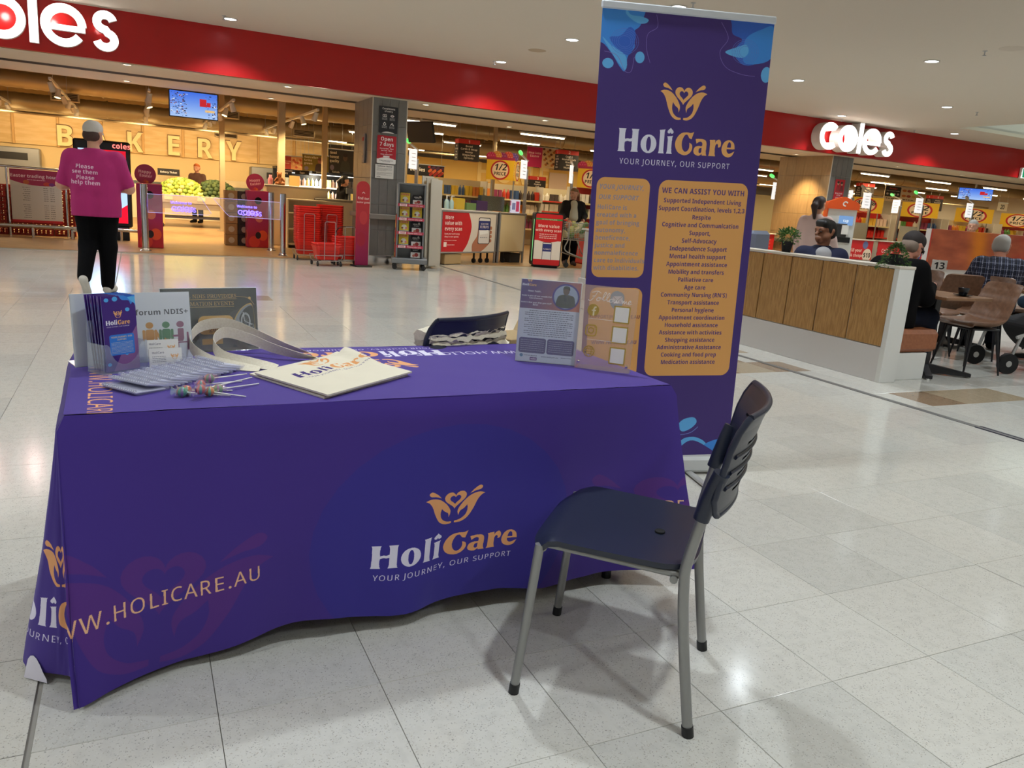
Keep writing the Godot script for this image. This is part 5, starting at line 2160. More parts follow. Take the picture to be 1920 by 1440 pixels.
func build_entrance():
	bollard(V(0.11, 0, -15.1), "tall chrome bollard carrying the entry gate, in front of the round pink sign")
	bollard(V(2.37, 0, -16.2), "chrome bollard behind, beside the pink egg bin")
	bollard(V(2.42, 0, -15.1), "chrome bollard beside the stacks of red baskets")
	gate("clear entry gate with lit purple lettering beside the tall chrome bollard", V(0.165, 0, -15.1), V(1.2, 0, -15.3), false)
	gate("second clear entry gate with lit purple lettering near the red baskets", V(1.25, 0, -15.4), V(2.365, 0, -15.1), true)
	easter_disc(V(0.145, 1.29, -15.80), 0.175, "round pink easter greeting sign above the tall chrome bollard", 0.06)
	easter_disc(V(2.16, 1.29, -16.90), 0.175, "round pink easter greeting sign on the pink bin near the basket stacks", -0.16)
	pink_bin(V(2.2, 0.006, -16.95), 1.13, "pink egg hunt bin with black holes under the round sign by the basket stacks")
	pink_bin(V(0.2, 0.006, -15.85), 1.13, "pink egg hunt bin hidden behind the tall chrome bollard")
	# red trolley bay standing beside the bollard
	# kiosk screen
	var im := canvas(420, 760, C(186, 214, 246))
	im.fill_rect(Rect2i(0, 0, 420, 760), C(178, 208, 246))
	fill(im, [smooth([Vector2(120, -4), Vector2(120, -4), Vector2(420, -4), Vector2(420, -4), Vector2(420, 90), Vector2(400, 110), Vector2(150, 110), Vector2(120, 90)])], C(206, 16, 40))
	write(im, "a dental aisle", 250, 62, 34, C(250, 220, 224))
	fill(im, [smooth([Vector2(-4, 180), Vector2(-4, 180), Vector2(130, 230), Vector2(250, 330), Vector2(240, 380), Vector2(100, 350), Vector2(-4, 330), Vector2(-4, 330)])], C(226, 170, 150))
	rrect(im, 246, 420, 86, 190, 14, C(150, 184, 236))
	disc(im, 288, 430, 40, C(196, 200, 232))
	disc(im, 288, 430, 30, C(150, 176, 232))
	rrect(im, 270, 600, 40, 90, 8, C(120, 160, 224))
	rrect(im, 256, 500, 66, 50, 8, C(120, 156, 220))
	fill(im, [PackedVector2Array([Vector2(420, 560), Vector2(420, 760), Vector2(-4, 760), Vector2(-4, 740), Vector2(300, 650)])], C(224, 10, 44))
	var t := thing("advert_kiosk", "black freestanding advert screen with a pale blue picture behind the man in pink", "screen", V(-0.57, 0.006, -17.25), 0.02)
	var g := G.new()
	g.box(V(0.0, 1.05, 0), V(0.96, 1.60, 0.16), 0.03)
	put("case", g, "black", t)
	g = G.new()
	g.box(V(0.0, 0.13, -0.02), V(0.84, 0.26, 0.2), 0.01)
	put("base", g, "matte_black", t)
	g = G.new()
	g.prism(PackedVector2Array([Vector2(-0.40, 0.33), Vector2(0.40, 0.33), Vector2(0.40, 1.68), Vector2(-0.40, 1.68)]), 0.078, 0.083)
	put("display", g, screen(im, 1.25), t)
	omni(t, Color(0.7, 0.84, 1.0), 0.5, V(0, 1.0, 0.35), 0.3)
	var o := MeshInstance3D.new()
	o.mesh = text_mesh("coles", 0.13, 0.004)
	o.material_override = glow(Color(1, 0.25, 0.12), 1.6)
	o.position = V(0.33, 1.765, 0.084)
	place("lit_name", o, t)
	# bumper rail of tubes
	for e in [[-4.3, -1.12, 4, "low chrome bumper rail under the easter hours board"], [-0.95, 0.03, 2, "short low chrome bumper rail before the advert screen"]]:
		t = thing("bumper_rail", e[3], "rail", V(0, 0.006, -17.05))
		g = G.new()
		g.tube(curve([V(e[0], 0.0, 0), V(e[0], 0.15, 0), V(e[0] + 0.06, 0.2, 0), V(e[1] - 0.06, 0.2, 0), V(e[1], 0.15, 0), V(e[1], 0.0, 0)], 5), 0.035, 12)
		put("tube", g, "steel", t)
		for k in e[2]:
			g = G.new()
			g.cyl(V(lerpf(e[0], e[1], (k + 1.0) / (e[2] + 1.0)), 0, 0), V(lerpf(e[0], e[1], (k + 1.0) / (e[2] + 1.0)), 0.18, 0), 0.026, -1, 12)
			put("post", g, "steel", t)
	# easter hours board
	im = canvas(420, 500, C(206, 190, 166))
	fill(im, [smooth([Vector2(-4, -4), Vector2(-4, -4), Vector2(424, -4), Vector2(424, -4), Vector2(424, 128), Vector2(424, 128), Vector2(320, 146), Vector2(200, 146), Vector2(90, 130), Vector2(-4, 102), Vector2(-4, 102)])], C(168, 42, 72))
	disc(im, 130, 118, 26, C(196, 96, 50), 20.0)
	disc(im, 300, 128, 30, C(204, 66, 46), 18.0)
	disc(im, 340, 130, 24, C(120, 44, 110), 16.0)
	write(im, "Easter trading hours", 206, 74, 41, C(246, 214, 206))
	scribble(im, 140, 92, 290, 6, C(236, 190, 190), 4)
	for k in 7:
		for b in 2:
			var y := 165 + k * 20 + b * 165
			scribble(im, 96 + 6 * (k % 3), y, 160, 5, C(112, 100, 86), k + b)
			scribble(im, 268, y, 308, 5, C(112, 100, 86), k + b + 3)
			scribble(im, 322, y, 360, 5, C(112, 100, 86), k + b + 7)
	im.fill_rect(Rect2i(0, 476, 420, 24), C(190, 26, 26))
	t = thing("trading_hours_board", "board of easter trading hours with a pink wavy heading on the chrome rail", "notice board", V(-1.69, 0, -17.33))
	g = G.new()
	g.box(V(0, 0.74, 0), V(0.82, 0.96, 0.012))
	put("board", g, printed(im, 0.6), t)
	g = G.new()
	g.tube([V(-2.6, 1.27, -0.03), V(0.5, 1.25, -0.03)], 0.022, 10)
	put("top_rail", g, "steel", t)
	for x in [-0.46, 0.48]:
		g = G.new()
		g.cyl(V(x, 0.006, -0.04), V(x, 1.26, -0.04), 0.02, -1, 10)
		put("post", g, "steel", t)
	# wall of red crates behind the board
	g = G.new()
	for i in 2:
		for y in 7:
			g.box(V(0, 0.058 + y * 0.115, -0.0), V(0.0, 0.0, 0.0))
		break
	var crate_shape := G.new()
	crate_shape.box(V(0, 0.012, 0), V(0.36, 0.018, 0.26))
	for sx in [-1, 1]:
		crate_shape.box(V(sx * 0.172, 0.06, 0), V(0.016, 0.11, 0.26), 0.003)
	for sz in [-1, 1]:
		for k in 5:
			crate_shape.box(V(-0.15 + k * 0.075, 0.06, sz * 0.123), V(0.03, 0.1, 0.012), 0.003)
		for y in [0.022, 0.062, 0.104]:
			crate_shape.box(V(0, y, sz * 0.124), V(0.36, 0.014, 0.016), 0.003)
	var first: Node3D = null
	for i in 8:
		for y in 8:
			var p := V(-3.9 + i * 0.375, 0.006 + y * 0.115, -17.75)
			var lab := "red slatted produce crate, %s row of the column %s" % [nth(y), ["at the end", "next to the end", "third along", "fourth along", "fifth along", "sixth along", "seventh along", "by the advert screen"][i]]
			if first == null:
				first = thing("produce_crate", lab, "crate", p, 0, "red crates behind the hours board")
				put("crate_body", crate_shape, plain(C(150, 26, 14), 0.5), first)
			else:
				dup(first, p, 0, lab)
	# tall red game sign
	im = canvas(128, 700, C(188, 34, 50))
	for y in 700:
		im.fill_rect(Rect2i(0, y, 128, 1), C(196, 48, 54).lerp(C(158, 22, 82), smoothstep(180, 640, y)))
	disc(im, 70, 300, 40, C(206, 62, 66), 56.0)
	disc(im, 50, 480, 44, C(176, 30, 60), 60.0)
	line2(im, PackedVector2Array([Vector2(50, 100), Vector2(64, 88), Vector2(78, 100)]), 6, C(250, 216, 206))
	write(im, "find our", 64, 150, 30, C(250, 216, 206))
	write(im, "easter game", 64, 180, 22, C(250, 216, 206))
	t = thing("totem_sign", "tall narrow red sign with a rounded top standing at the grey column", "sign", V(3.50, 0, -13.55), 0.12)
	g = G.new()
	var p := PackedVector2Array([Vector2(-0.115, 0.02), Vector2(0.115, 0.02)])
	p.append_array(arc(Vector2(0, 1.33), 0.115, 0, PI, 14))
	g.prism(p, -0.02, 0.02)
	put("panel", g, printed(im, 0.5), t)
	g = G.new()
	g.box(V(0, 0.012, 0), V(0.3, 0.024, 0.3), 0.006)
	put("base", g, "black", t)
	baskets()
	magazine_rack()
	# pale boards that lean behind the rack
	for k in 3:
		g = G.new()
		g.xf = Transform3D(Basis(Vector3.UP, 0.5) * Basis(Vector3.RIGHT, -0.02), V(4.70 + k * 0.075, 0.0, -13.62 + k * 0.02))
		g.box(V(0, 0.81, 0), V(0.3, 1.62 - 0.05 * k, 0.02), 0.003)
		tag(put("leaning_board", g, plain([C(206, 196, 178), C(188, 178, 160), C(196, 186, 168)][k], 0.7)), "pale board leaning on edge behind the magazine rack, %s of three" % ["first", "middle", "last"][k], "board")

func baskets():
	var red: StandardMaterial3D = M.basket_red
	var o := G.new()
	var ring := func(y: float, w: float, d: float) -> PackedVector3Array:
		var row := PackedVector3Array()
		for q in rounded(w, d, 0.06, 4):
			row.append(V(q.x, y, q.y))
		row.append(row[0])
		return row
	var rows := [ring.call(0.0, 0.34, 0.23), ring.call(0.012, 0.36, 0.25), ring.call(0.2, 0.43, 0.30), ring.call(0.215, 0.455, 0.325), ring.call(0.235, 0.455, 0.325), ring.call(0.235, 0.435, 0.305), ring.call(0.2, 0.42, 0.29), ring.call(0.018, 0.34, 0.235)]
	o.grid(rows, true)
	o.fan(rows[0], V(0, 0, 0), true)
	o.fan(rows[7], V(0, 0.018, 0))
	var slots := G.new()
	for sz in [-1, 1]:
		for k in 14:
			for b in 3:
				var y := 0.06 + b * 0.045
				var x := -0.15 + k * 0.023
				var z: float = sz * (lerpf(0.125, 0.15, y / 0.2) + 0.001)
				slots.xf = Transform3D(Basis(Vector3.BACK, 0.5), V(x, y, z))
				slots.box(Vector3.ZERO, V(0.006, 0.03, 0.003))
	var handle := G.new()
	handle.tube(curve([V(-0.215, 0.225, 0.0), V(-0.2, 0.34, 0.09), V(-0.12, 0.4, 0.12), V(0.12, 0.4, 0.12), V(0.2, 0.34, 0.09), V(0.215, 0.225, 0.0)], 5), 0.008, 8)
	var proto: Node3D = null
	for s in [[2.75, -14.5, 17, 0.0, "tall stack next to the chrome bollard"], [3.2, -14.75, 18, 0.0, "tall stack beside the narrow red sign"], [2.88, -13.5, 2, 0.12, "low pair on the front wire cart"], [3.28, -13.75, 5, 0.1, "short pile on the wire cart by the column"]]:
		for k in s[2]:
			var lab: String = "red basket, %s up in the %s" % [nth(k), s[4]]
			var at := V(s[0], 0.105 + k * 0.038, s[1])
			if proto == null:
				proto = thing("shopping_basket", lab, "basket", at, s[3], "nested red shopping baskets")
				put("shell", o, red, proto)
				put("slots", slots, "dark_red", proto).set_meta("kind", "stuff")
			else:
				dup(proto, at, s[3], lab)
			if s[4].begins_with("short") and k == s[2] - 1:
				put("handle", handle, "black", get_child(get_child_count() - 1))
		var t := thing("basket_cart", "wire cart under the " + s[4], "cart", V(s[0], 0, s[1]), s[3])
		var g := G.new()
		var hgt := 0.82 if s[2] > 9 else (0.74 if s[2] == 2 else 0.66)
		for sx in [-1, 1]:
			g.tube([V(sx * 0.09, 0.1, 0.175), V(sx * 0.09, hgt - 0.02, 0.185), V(sx * 0.075, hgt, 0.185)], 0.006, 6)
			g.tube([V(sx * 0.24, 0.18, 0.15), V(sx * 0.2, 0.08, 0.16), V(sx * 0.2, 0.08, -0.16), V(sx * 0.24, 0.18, -0.15)], 0.006, 6)
		g.tube([V(-0.075, hgt, 0.185), V(0.075, hgt, 0.185)], 0.006, 6)
		for z in [-0.15, 0.15]:
			g.tube([V(-0.24, 0.18, z), V(0.24, 0.18, z)], 0.006, 6)
			g.tube([V(-0.2, 0.09, z), V(0.2, 0.09, z)], 0.006, 6)
		put("frame", g, "wire", t)
		for sx in [-1, 1]:
			for sz in [-1, 1]:
				g = G.new()
				g.cyl(V(sx * 0.2 - 0.012, 0.036, sz * 0.16), V(sx * 0.2 + 0.012, 0.036, sz * 0.16), 0.034, -1, 12)
				g.box(V(sx * 0.2, 0.07, sz * 0.16), V(0.02, 0.03, 0.02))
				put("wheel", g, "dark", t)

func magazine_rack():
	var t := thing("magazine_rack", "grey wheeled rack of free magazines in front of the grey column", "rack", V(4.3, 0, -13.35), -0.28)
	var g := G.new()
	g.box(V(0, 0.155, 0), V(0.62, 0.09, 0.5), 0.012)
	put("base", g, "grey_metal", t)
	for sx in [-1, 1]:
		for sz in [-1, 1]:
			g = G.new()
			g.cyl(V(sx * 0.25, 0.045, sz * 0.2 - 0.014), V(sx * 0.25, 0.045, sz * 0.2 + 0.014), 0.042, -1, 12)
			g.box(V(sx * 0.25, 0.09, sz * 0.2), V(0.03, 0.05, 0.03))
			put("castor", g, "dark", t)
	g = G.new()
	g.box(V(0, 0.83, -0.14), V(0.46, 1.28, 0.02))
	for sx in [-1, 1]:
		g.box(V(sx * 0.225, 0.82, 0.0), V(0.03, 1.26, 0.3), 0.004)
	g.box(V(0, 1.455, 0.0), V(0.48, 0.03, 0.32), 0.006)
	put("body", g, "grey_metal", t)
	g = G.new()
	g.box(V(-0.245, 1.2, 0.0), V(0.008, 0.5, 0.27))
	put("side_panel", g, "off_white", t)
	g = G.new()
	g.box(V(-0.246, 0.57, 0.0), V(0.02, 0.72, 0.27))
	put("leaflet_pockets", g, plain(C(178, 44, 36), 0.5), t)
	for r in 3:
		for c in 3:
			g = G.new()
			g.box(V(-0.259, 0.31 + r * 0.25, -0.085 + c * 0.085), V(0.006, 0.2, 0.07))
			var im := canvas(32, 96, [C(196, 64, 50), C(206, 150, 60), C(180, 80, 66)][(r + c) % 3])
			im.fill_rect(Rect2i(0, 60, 32, 36), C(226, 190, 80))
			var o := put("side_leaflet", g, keep("leaflet%d" % ((r + c) % 3), func(): return printed(im, 0.5)))
			o.transform = t.transform
			tag(o, "narrow leaflet in the rack's side pocket, %s row, %s column" % [["lowest", "middle", "upper"][r], ["inner", "centre", "outer"][c]], "leaflet")
	var covers := []
	for k in 2:
		var im := canvas(128, 160, C(238, 206, 60) if k == 0 else C(28, 24, 32))
		if k == 0:
			write(im, "coles", 64, 34, 44, C(216, 60, 120))
			disc(im, 64, 84, 34, C(236, 232, 222))
			disc(im, 40, 96, 14, C(150, 96, 60))
			disc(im, 92, 98, 14, C(226, 130, 150))
			im.fill_rect(Rect2i(0, 128, 128, 32), C(206, 214, 206))
			scribble(im, 10, 138, 116, 6, C(90, 110, 90), 2)
		else:
			write(im, "HEALTH", 64, 50, 26, C(224, 220, 214))
			disc(im, 96, 26, 12, C(196, 190, 186))
			scribble(im, 28, 60, 100, 6, C(190, 190, 190), 3)
			im.fill_rect(Rect2i(0, 88, 128, 72), C(228, 224, 222))
			disc(im, 76, 122, 26, C(160, 50, 50))
			disc(im, 40, 134, 18, C(190, 110, 90))
		covers.append(printed(im, 0.35))
	for k in 4:
		var y := 1.1 - k * 0.235
		g = G.new()
		g.box(V(0, y, 0.145), V(0.46, 0.05, 0.012), 0.003)
		var im := canvas(256, 30, C(196, 62, 86))
		rrect(im, 16, 3, 70, 24, 4, C(244, 226, 226))
		write(im, "FREE", 51, 23, 22, C(196, 62, 86))
		write(im, "Please take one", 170, 22, 18, C(246, 226, 226))
		put("strip_%s" % ["upper", "second", "third", "lower"][k], g, keep("free strip", func(): return printed(im, 0.5)), t)
		g = G.new()
		g.box(V(0, y - 0.02, 0.0), V(0.44, 0.012, 0.29))
		put("shelf", g, "grey_metal", t)
	for e in [[0, 0, 0], [0, 1, 1], [1, 0, 0], [1, 1, 0], [2, 0, 0], [2, 1, 1], [3, 0, 0], [3, 1, 1], [4, 1, 1]]:
		var yy: float = 1.1 - e[0] * 0.235 if e[0] < 4 else 0.21
		g = G.new()
		g.xf = Transform3D(Basis(Vector3.RIGHT, -0.25), V(-0.11 + e[1] * 0.215, yy + 0.0, 0.085))
		g.box(V(0, 0.105, 0), V(0.165, 0.21 if e[2] == 0 or e[0] > 0 else 0.16, 0.01))
		var o := put("magazine", g, covers[e[2]])
		o.transform = t.transform
		tag(o, "%s magazine on the rack's %s shelf, %s side" % [["yellow", "black and white"][e[2]], ["top", "second", "third", "fourth", "bottom"][e[0]], ["column", "gate"][1 - e[1]]], "magazine")

# ---------------------------------------------------------------- bakery end of the shop
func hung_poster(c: Vector3, w: float, h: float, im: Image, label: String, power := 0.0):
	var t := thing("hanging_poster", label, "poster", c)
	var g := G.new()
	g.box(Vector3.ZERO, V(w, h, 0.015))
	put("panel", g, printed(im, 0.6) if power == 0.0 else screen(im, power), t)
	g = G.new()
	g.box(V(0, h / 2 + 0.01, 0), V(w * 1.04, 0.025, 0.03))
	put("hanging_rail", g, "alu", t)
	for sx in [-1, 1]:
		g = G.new()
		g.cyl(V(sx * w * 0.42, h / 2, 0), V(sx * w * 0.42, 4.68 - c.y, 0), 0.004, -1, 5)
		put("wire", g, "wire", t)
	return t

func post(x: float, z: float, label: String, w := 0.13):
	var t := thing("steel_post", label, "post", V(x, 0.006, z))
	var g := G.new()
	g.box(V(0, 2.33, 0), V(w, 4.66, w), 0.008)
	put("shaft", g, plain(C(170, 150, 118), 0.5), t)
	g = G.new()
	g.box(V(0, 0.01, 0), V(w * 2, 0.02, w * 2), 0.003)
	put("foot_plate", g, plain(C(150, 136, 110), 0.5), t)

func build_bakery():
	# timber band of panels over the bakery
	var g := G.new()
	g.box(V(-1.5, 2.9, -28.1), V(15, 3.6, 0.1))
	g.box(V(-1.5, 0.5, -28.4), V(15, 1.0, 0.1))
	var wall := struct("wall_bakery", g, plain(C(206, 180, 130), 0.7))
	for k in 13:
		g = G.new()
		g.box(V(-8.4 + k * 1.15, 2.36, -28.02), V(1.09, 0.88, 0.06), 0.01)
		put("panel", g, "timber", wall)
		g = G.new()
		g.box(V(-8.975 + k * 1.15, 2.36, -27.97), V(0.07, 0.9, 0.06), 0.01)
		put("batten", g, plain(C(206, 164, 100), 0.6), wall)
	g = G.new()
	g.box(V(-1.5, 1.4, -28.6), V(15, 1.2, 0.06))
	struct("wall_rear", g, plain(C(164, 166, 150), 0.35), wall)
	for i in 22:
		for j in 6:
			if i < 9 or i > 18:
				continue
			g = G.new()
			g.box(V(-5.2 + i * 0.3, 0.95 + j * 0.17, -28.56), V(0.29, 0.16, 0.02), 0.003)
			put("tile", g, plain(C(178, 182, 164), 0.25) if (i + j) % 2 else plain(C(172, 176, 158), 0.25), wall)
	var t := thing("bakery_lettering", "raised pale wooden letters spelling bakery on the timber band", "sign", V(0, 1.95, -27.93))
	var xs := [-2.15, -1.25, -0.27, 0.85, 1.75, 2.65]
	for k in 6:
		var o := MeshInstance3D.new()
		o.mesh = text_mesh("BAKERY"[k], 0.82, 0.07)
		o.material_override = plain(C(248, 214, 150), 0.5)
		o.position = V(xs[k] + 0.24, 0.29, 0.03)
		place("letter", o, t)
		o = MeshInstance3D.new()
		o.mesh = text_mesh("BAKERY"[k], 0.88, 0.03)
		o.material_override = plain(C(116, 84, 44), 0.6)
		o.position = V(xs[k] + 0.24, 0.30, -0.02)
		place("letter_shadow_plate", o, t)
	# ovens and shelves below the band
	for e in [[-5.6, 2.0], [-3.3, 1.5], [4.6, 2.4]]:
		t = thing("bakery_oven", "stainless bakery oven under the timber band, %s" % {-5.6: "behind the easter board", -3.3: "beside the advert screen", 4.6: "near the posters"}[e[0]], "oven", V(e[0], 0.006, -27.9))
		g = G.new()
		g.box(V(0, 0.9, 0), V(e[1], 1.8, 0.7), 0.02)
		put("body", g, "grey_metal", t)
		g = G.new()
		g.box(V(0, 1.55, 0.355), V(e[1] * 0.6, 0.2, 0.02))
		put("control_strip", g, "black", t)
		g = G.new()
		g.box(V(0, 0.8, 0.36), V(e[1] * 0.8, 0.9, 0.02), 0.01)
		put("door", g, "alu", t)
	t = thing("counter", "pale bakery counter below the tiled wall", "counter", V(0.5, 0.006, -27.2))
	g = G.new()
	g.box(V(0, 0.5, 0), V(6.5, 1.0, 0.7), 0.01)
	put("front", g, "cream", t)
	g = G.new()
	g.box(V(0, 1.15, 0.1), V(6.5, 0.3, 0.01))
	put("glass_guard", g, "clear", t)
	sheet("bakery_ticket_sign", V(0.9, 1.42, -26.9), 0.62, 0.2, printed(painted_words(256, 84, C(24, 22, 24), ["Bakery Ticket"], C(230, 226, 220), 30)), "small black sign with white words above the green vegetables", "sign")
	# ducts
	for d in [[-23.0, 3.28, 0.19, "upper"], [-26.0, 3.0, 0.21, "lower"], [-29.5, 3.35, 0.26, "rear"]]:
		t = thing("air_duct", "long round ribbed air duct under the shop ceiling, the %s one of three" % d[3], "duct", V(0, d[1], d[0]))
		var prof := []
		for q in 27:
			prof.append([q * 0.1, d[2] + (0.012 if q % 2 == 0 else 0.0)])
		var rows := []
		for q in prof:
			rows.append(g.ring(V(q[0], 0, 0), V(1, 0, 0), q[1], 20, V(0, 0, 1)))
		g = G.new()
		g.grid(rows, true, true)
		var first := put("section", g, "duct", t)
		first.position.x = -8.5
		g = G.new()
		g.cyl(Vector3.ZERO, V(0.04, 0, 0), d[2] + 0.03, -1, 20)
		var ring1 := put("collar", g, "duct", t)
		ring1.position.x = -8.5
		g = G.new()
		g.cyl(V(1.2, d[2], 0), V(1.2, 4.67 - d[1], 0), 0.008, -1, 5)
		var rod := put("hanger", g, "wire", t)
		rod.position.x = -8.5
		for k in range(1, 17):
			share("section", first, V(-8.5 + k * 2.6, 0, 0), t)
			share("collar", ring1, V(-8.5 + k * 2.6, 0, 0), t)
			share("hanger", rod, V(-8.5 + k * 2.6, 0, 0), t)
	for k in 5:
		var p := [V(-1.5, 2.99, -23.0), V(2.2, 3.0, -23.0), V(2.4, 2.62, -25.4), V(4.4, 2.8, -24.2), V(13.2, 2.75, -24)]
		t = thing("ceiling_air_grille", "black slotted air grille on the shop's ducting, %s from the bakery end" % nth(k), "vent", p[k] + V(0, -0.02, 0.25))
		g = G.new()
		g.box(Vector3.ZERO, V(0.62, 0.2, 0.1), 0.01)
		put("frame", g, "duct", t)
		for q in 4:
			g = G.new()
			g.box(V(0, -0.055 + q * 0.037, 0.052), V(0.54, 0.02, 0.012))
			put("slat", g, "matte_black", t)
	# pipes
	for e in [[-18.0, 3.25], [-24.6, 2.62], [-21.2, 3.55]]:
		g = G.new()
		g.tube([V(-9, e[1], e[0]), V(36, e[1] + 0.02, e[0])], 0.035, 8)
		tag(put("ceiling_pipe", g, "duct"), "thin pipe running the width of the shop ceiling, %s" % {-18.0: "nearest the entrance", -24.6: "low over the bakery", -21.2: "highest"}[e[0]], "pipe")
	# track lights, each rail running into the shop
	M.lamp_warm = glow(Color(1.0, 0.88, 0.62), 9.0)
	var n := 0
	for x in [-3.0, -1.4, 0.28, 1.85, 3.55]:
		t = thing("track_rail", "ceiling light rail running into the shop, %s from the hours board" % nth(n), "track", V(x, 2.9, -21.9))
		g = G.new()
		g.box(V(0, 0, 0), V(0.05, 0.05, 8.4), 0.004)
		put("rail", g, "off_white", t)
		for z in [-3.6, 0.0, 3.6]:
			g = G.new()
			g.cyl(V(0, 0, z), V(0, 1.76, z), 0.006, -1, 5)
			put("hanger", g, "wire", t)
		for k in 6:
			var z := 3.9 - k * 1.45
			var q := thing("spot_lamp", "warm spot lamp on the %s rail, %s from the entrance" % [nth(n), nth(k)], "lamp", V(x, 2.9, -21.9 + z), 0, "track spot lamps over the produce")
			var aim := V([-0.35, 0.3, -0.2, 0.35, -0.3, 0.25][(k + n) % 6], -1, [-0.3, 0.2, -0.5, -0.3, -1.2, -1.6][k]).normalized()
			g = G.new()
			g.cyl(V(0, -0.02, 0), V(0, -0.08, 0), 0.012, -1, 8)
			put("stem", g, "off_white", q)
			g = G.new()
			var c := V(0, -0.12, 0)
			g.cyl(c - aim * 0.09, c + aim * 0.09, 0.045, 0.062, 14, false)
			g.fan(g.ring(c - aim * 0.09, aim, 0.045, 14), c - aim * 0.09, true)
			put("head", g, "off_white", q)
			g = G.new()
			g.cyl(c + aim * 0.078, c + aim * 0.08, 0.058, -1, 14)
			put("lens", g, "lamp_warm", q)
			spot(q, WARM, 6.5 if k < 4 else 3.4, 50.0, c + aim * 0.11, aim)
		n += 1
	# television under the soffit
	var im := canvas(320, 200, C(110, 150, 232))
	for y in 200:
		im.fill_rect(Rect2i(0, y, 320, 1), C(64, 112, 226).lerp(C(170, 200, 244), y / 200.0))
	var r := RandomNumberGenerator.new()
	r.seed = 5
	for k in 150:
		var x := r.randf_range(0, 110) if k % 3 else r.randf_range(240, 320)
		im.fill_rect(Rect2i(int(x), int(r.randf_range(4, 190)), r.randi_range(3, 14), r.randi_range(3, 9)), [C(40, 46, 70), C(220, 226, 236), C(120, 60, 70), C(60, 90, 150)][k % 4])
	for q in [[200, 46, 46, 60], [248, 70, 26, 34]]:
		im.fill_rect(Rect2i(q[0], q[1], q[2], q[3]), C(196, 36, 44))
	im.fill_rect(Rect2i(236, 130, 66, 18), C(230, 190, 130))
	television(V(1.02, 2.62, -16.62), 0.86, 0.48, im, 0.03, "hanging television showing a camera view of the shop near the bakery")
	television(V(24.85, 2.64, -17.5), 1.1, 0.38, im, -0.5, "hanging television showing a bluish camera view at the far checkouts")
	post(2.0, -22.0, "slim cream post between the bakery and the produce table")
	post(2.93, -18.6, "slim cream post beside the white service desk", 0.15)
	post(4.7, -22.5, "slim cream post behind the white service desk")
	post(6.0, -19.6, "cream post right behind the leaning boards", 0.26)
	post(6.9, -22.5, "cream post over the berries sign")
	post(9.35, -21.5, "cream post beside the first price cube", 0.1)
	post(14.9, -21.0, "cream post next to the second price cube", 0.25)
	produce_table()
	desk()
	# hanging pictures over the cold shelves
	for k in 3:
		var e: Array = [[V(4.08, 1.93, -24.0), 0.6, 0.36], [V(4.78, 1.98, -24.1), 0.76, 0.46], [V(5.55, 2.12, -24.2), 0.76, 0.62]][k]
		var p := canvas(300, 190, [C(176, 60, 44), C(120, 104, 24), C(44, 40, 34)][k])
		if k == 0:
			p.fill_rect(Rect2i(140, 0, 160, 190), C(206, 150, 96))
			for q in 12:
				disc(p, 160 + (q * 37) % 130, 30 + (q * 53) % 140, 18, C(190, 80, 50) if q % 2 else C(226, 180, 120))
			write(p, "Fresh & ready", 70, 80, 20, C(240, 214, 190))
			write(p, "for Easter", 70, 110, 20, C(240, 214, 190))
		else:
			write(p, ["", "Australian", "Good"][k], 18, 40, 32, C(230, 220, 190), -1)
			write(p, ["", "farms", "honest"][k], 18, 76, 32, C(230, 220, 190), -1)
			write(p, ["", "grown", "quality"][k], 18, 112, 32, C(230, 220, 190), -1)
			disc(p, 200, 66, 26, C(156, 104, 78) if k == 1 else C(86, 66, 50), 32.0)
			disc(p, 200, 44, 27, C(110, 60, 40) if k == 1 else C(40, 30, 26), 16.0)
			fill(p, [smooth([Vector2(140, 190), Vector2(140, 190), Vector2(156, 110), Vector2(200, 96), Vector2(246, 110), Vector2(262, 190), Vector2(262, 190)])], C(66, 48, 44) if k == 1 else C(56, 56, 46))
			disc(p, 46, 160, 24, C(110, 100, 120))
		hung_poster(e[0], e[1], e[2], p, ["small red and brown food poster hanging over the cold shelves", "olive poster of a farmer hanging over the cold shelves", "dark poster of a grower hanging nearest the grey column"][k])
	for k in 4:
		hung_poster(V(3.95 + k * 0.5, 1.64 + 0.05 * k, -24.4), 0.42, 0.12, painted_words(128, 40, C(20, 18, 18), [["Dairy", "Eggs", "Juice", "Salads"][k]], C(220, 216, 206), 22), "small black hanging word sign over the cold shelves, %s" % ["first", "second", "third", "fourth"][k])

func painted_words(w: int, h: int, bg: Color, lines: Array, col: Color, size: float) -> Image:
	var im := canvas(w, h, bg)
	for k in lines.size():
		write(im, lines[k], w / 2.0, h / 2.0 + size * 0.36 + (k - (lines.size() - 1) / 2.0) * size * 1.15, size, col)
	return im

func television(c: Vector3, w: float, h: float, im: Image, turn: float, label: String):
	var t := thing("hanging_television", label, "television", c, turn)
	var g := G.new()
	g.box(V(0, 0, -0.03), V(w, h, 0.06), 0.008)
	put("case", g, "black", t)
	g = G.new()
	g.prism(PackedVector2Array([Vector2(-w / 2 + 0.015, -h / 2 + 0.015), Vector2(w / 2 - 0.015, -h / 2 + 0.015), Vector2(w / 2 - 0.015, h / 2 - 0.015), Vector2(-w / 2 + 0.015, h / 2 - 0.015)]), 0.0, 0.004)
	put("display", g, keep("camera view", func(): return screen(im, 0.95)), t)
	g = G.new()
	g.cyl(V(0, h / 2 - 0.02, -0.05), V(0, 4.68 - c.y, -0.05), 0.03, -1, 10)
	put("ceiling_mount", g, "off_white", t)

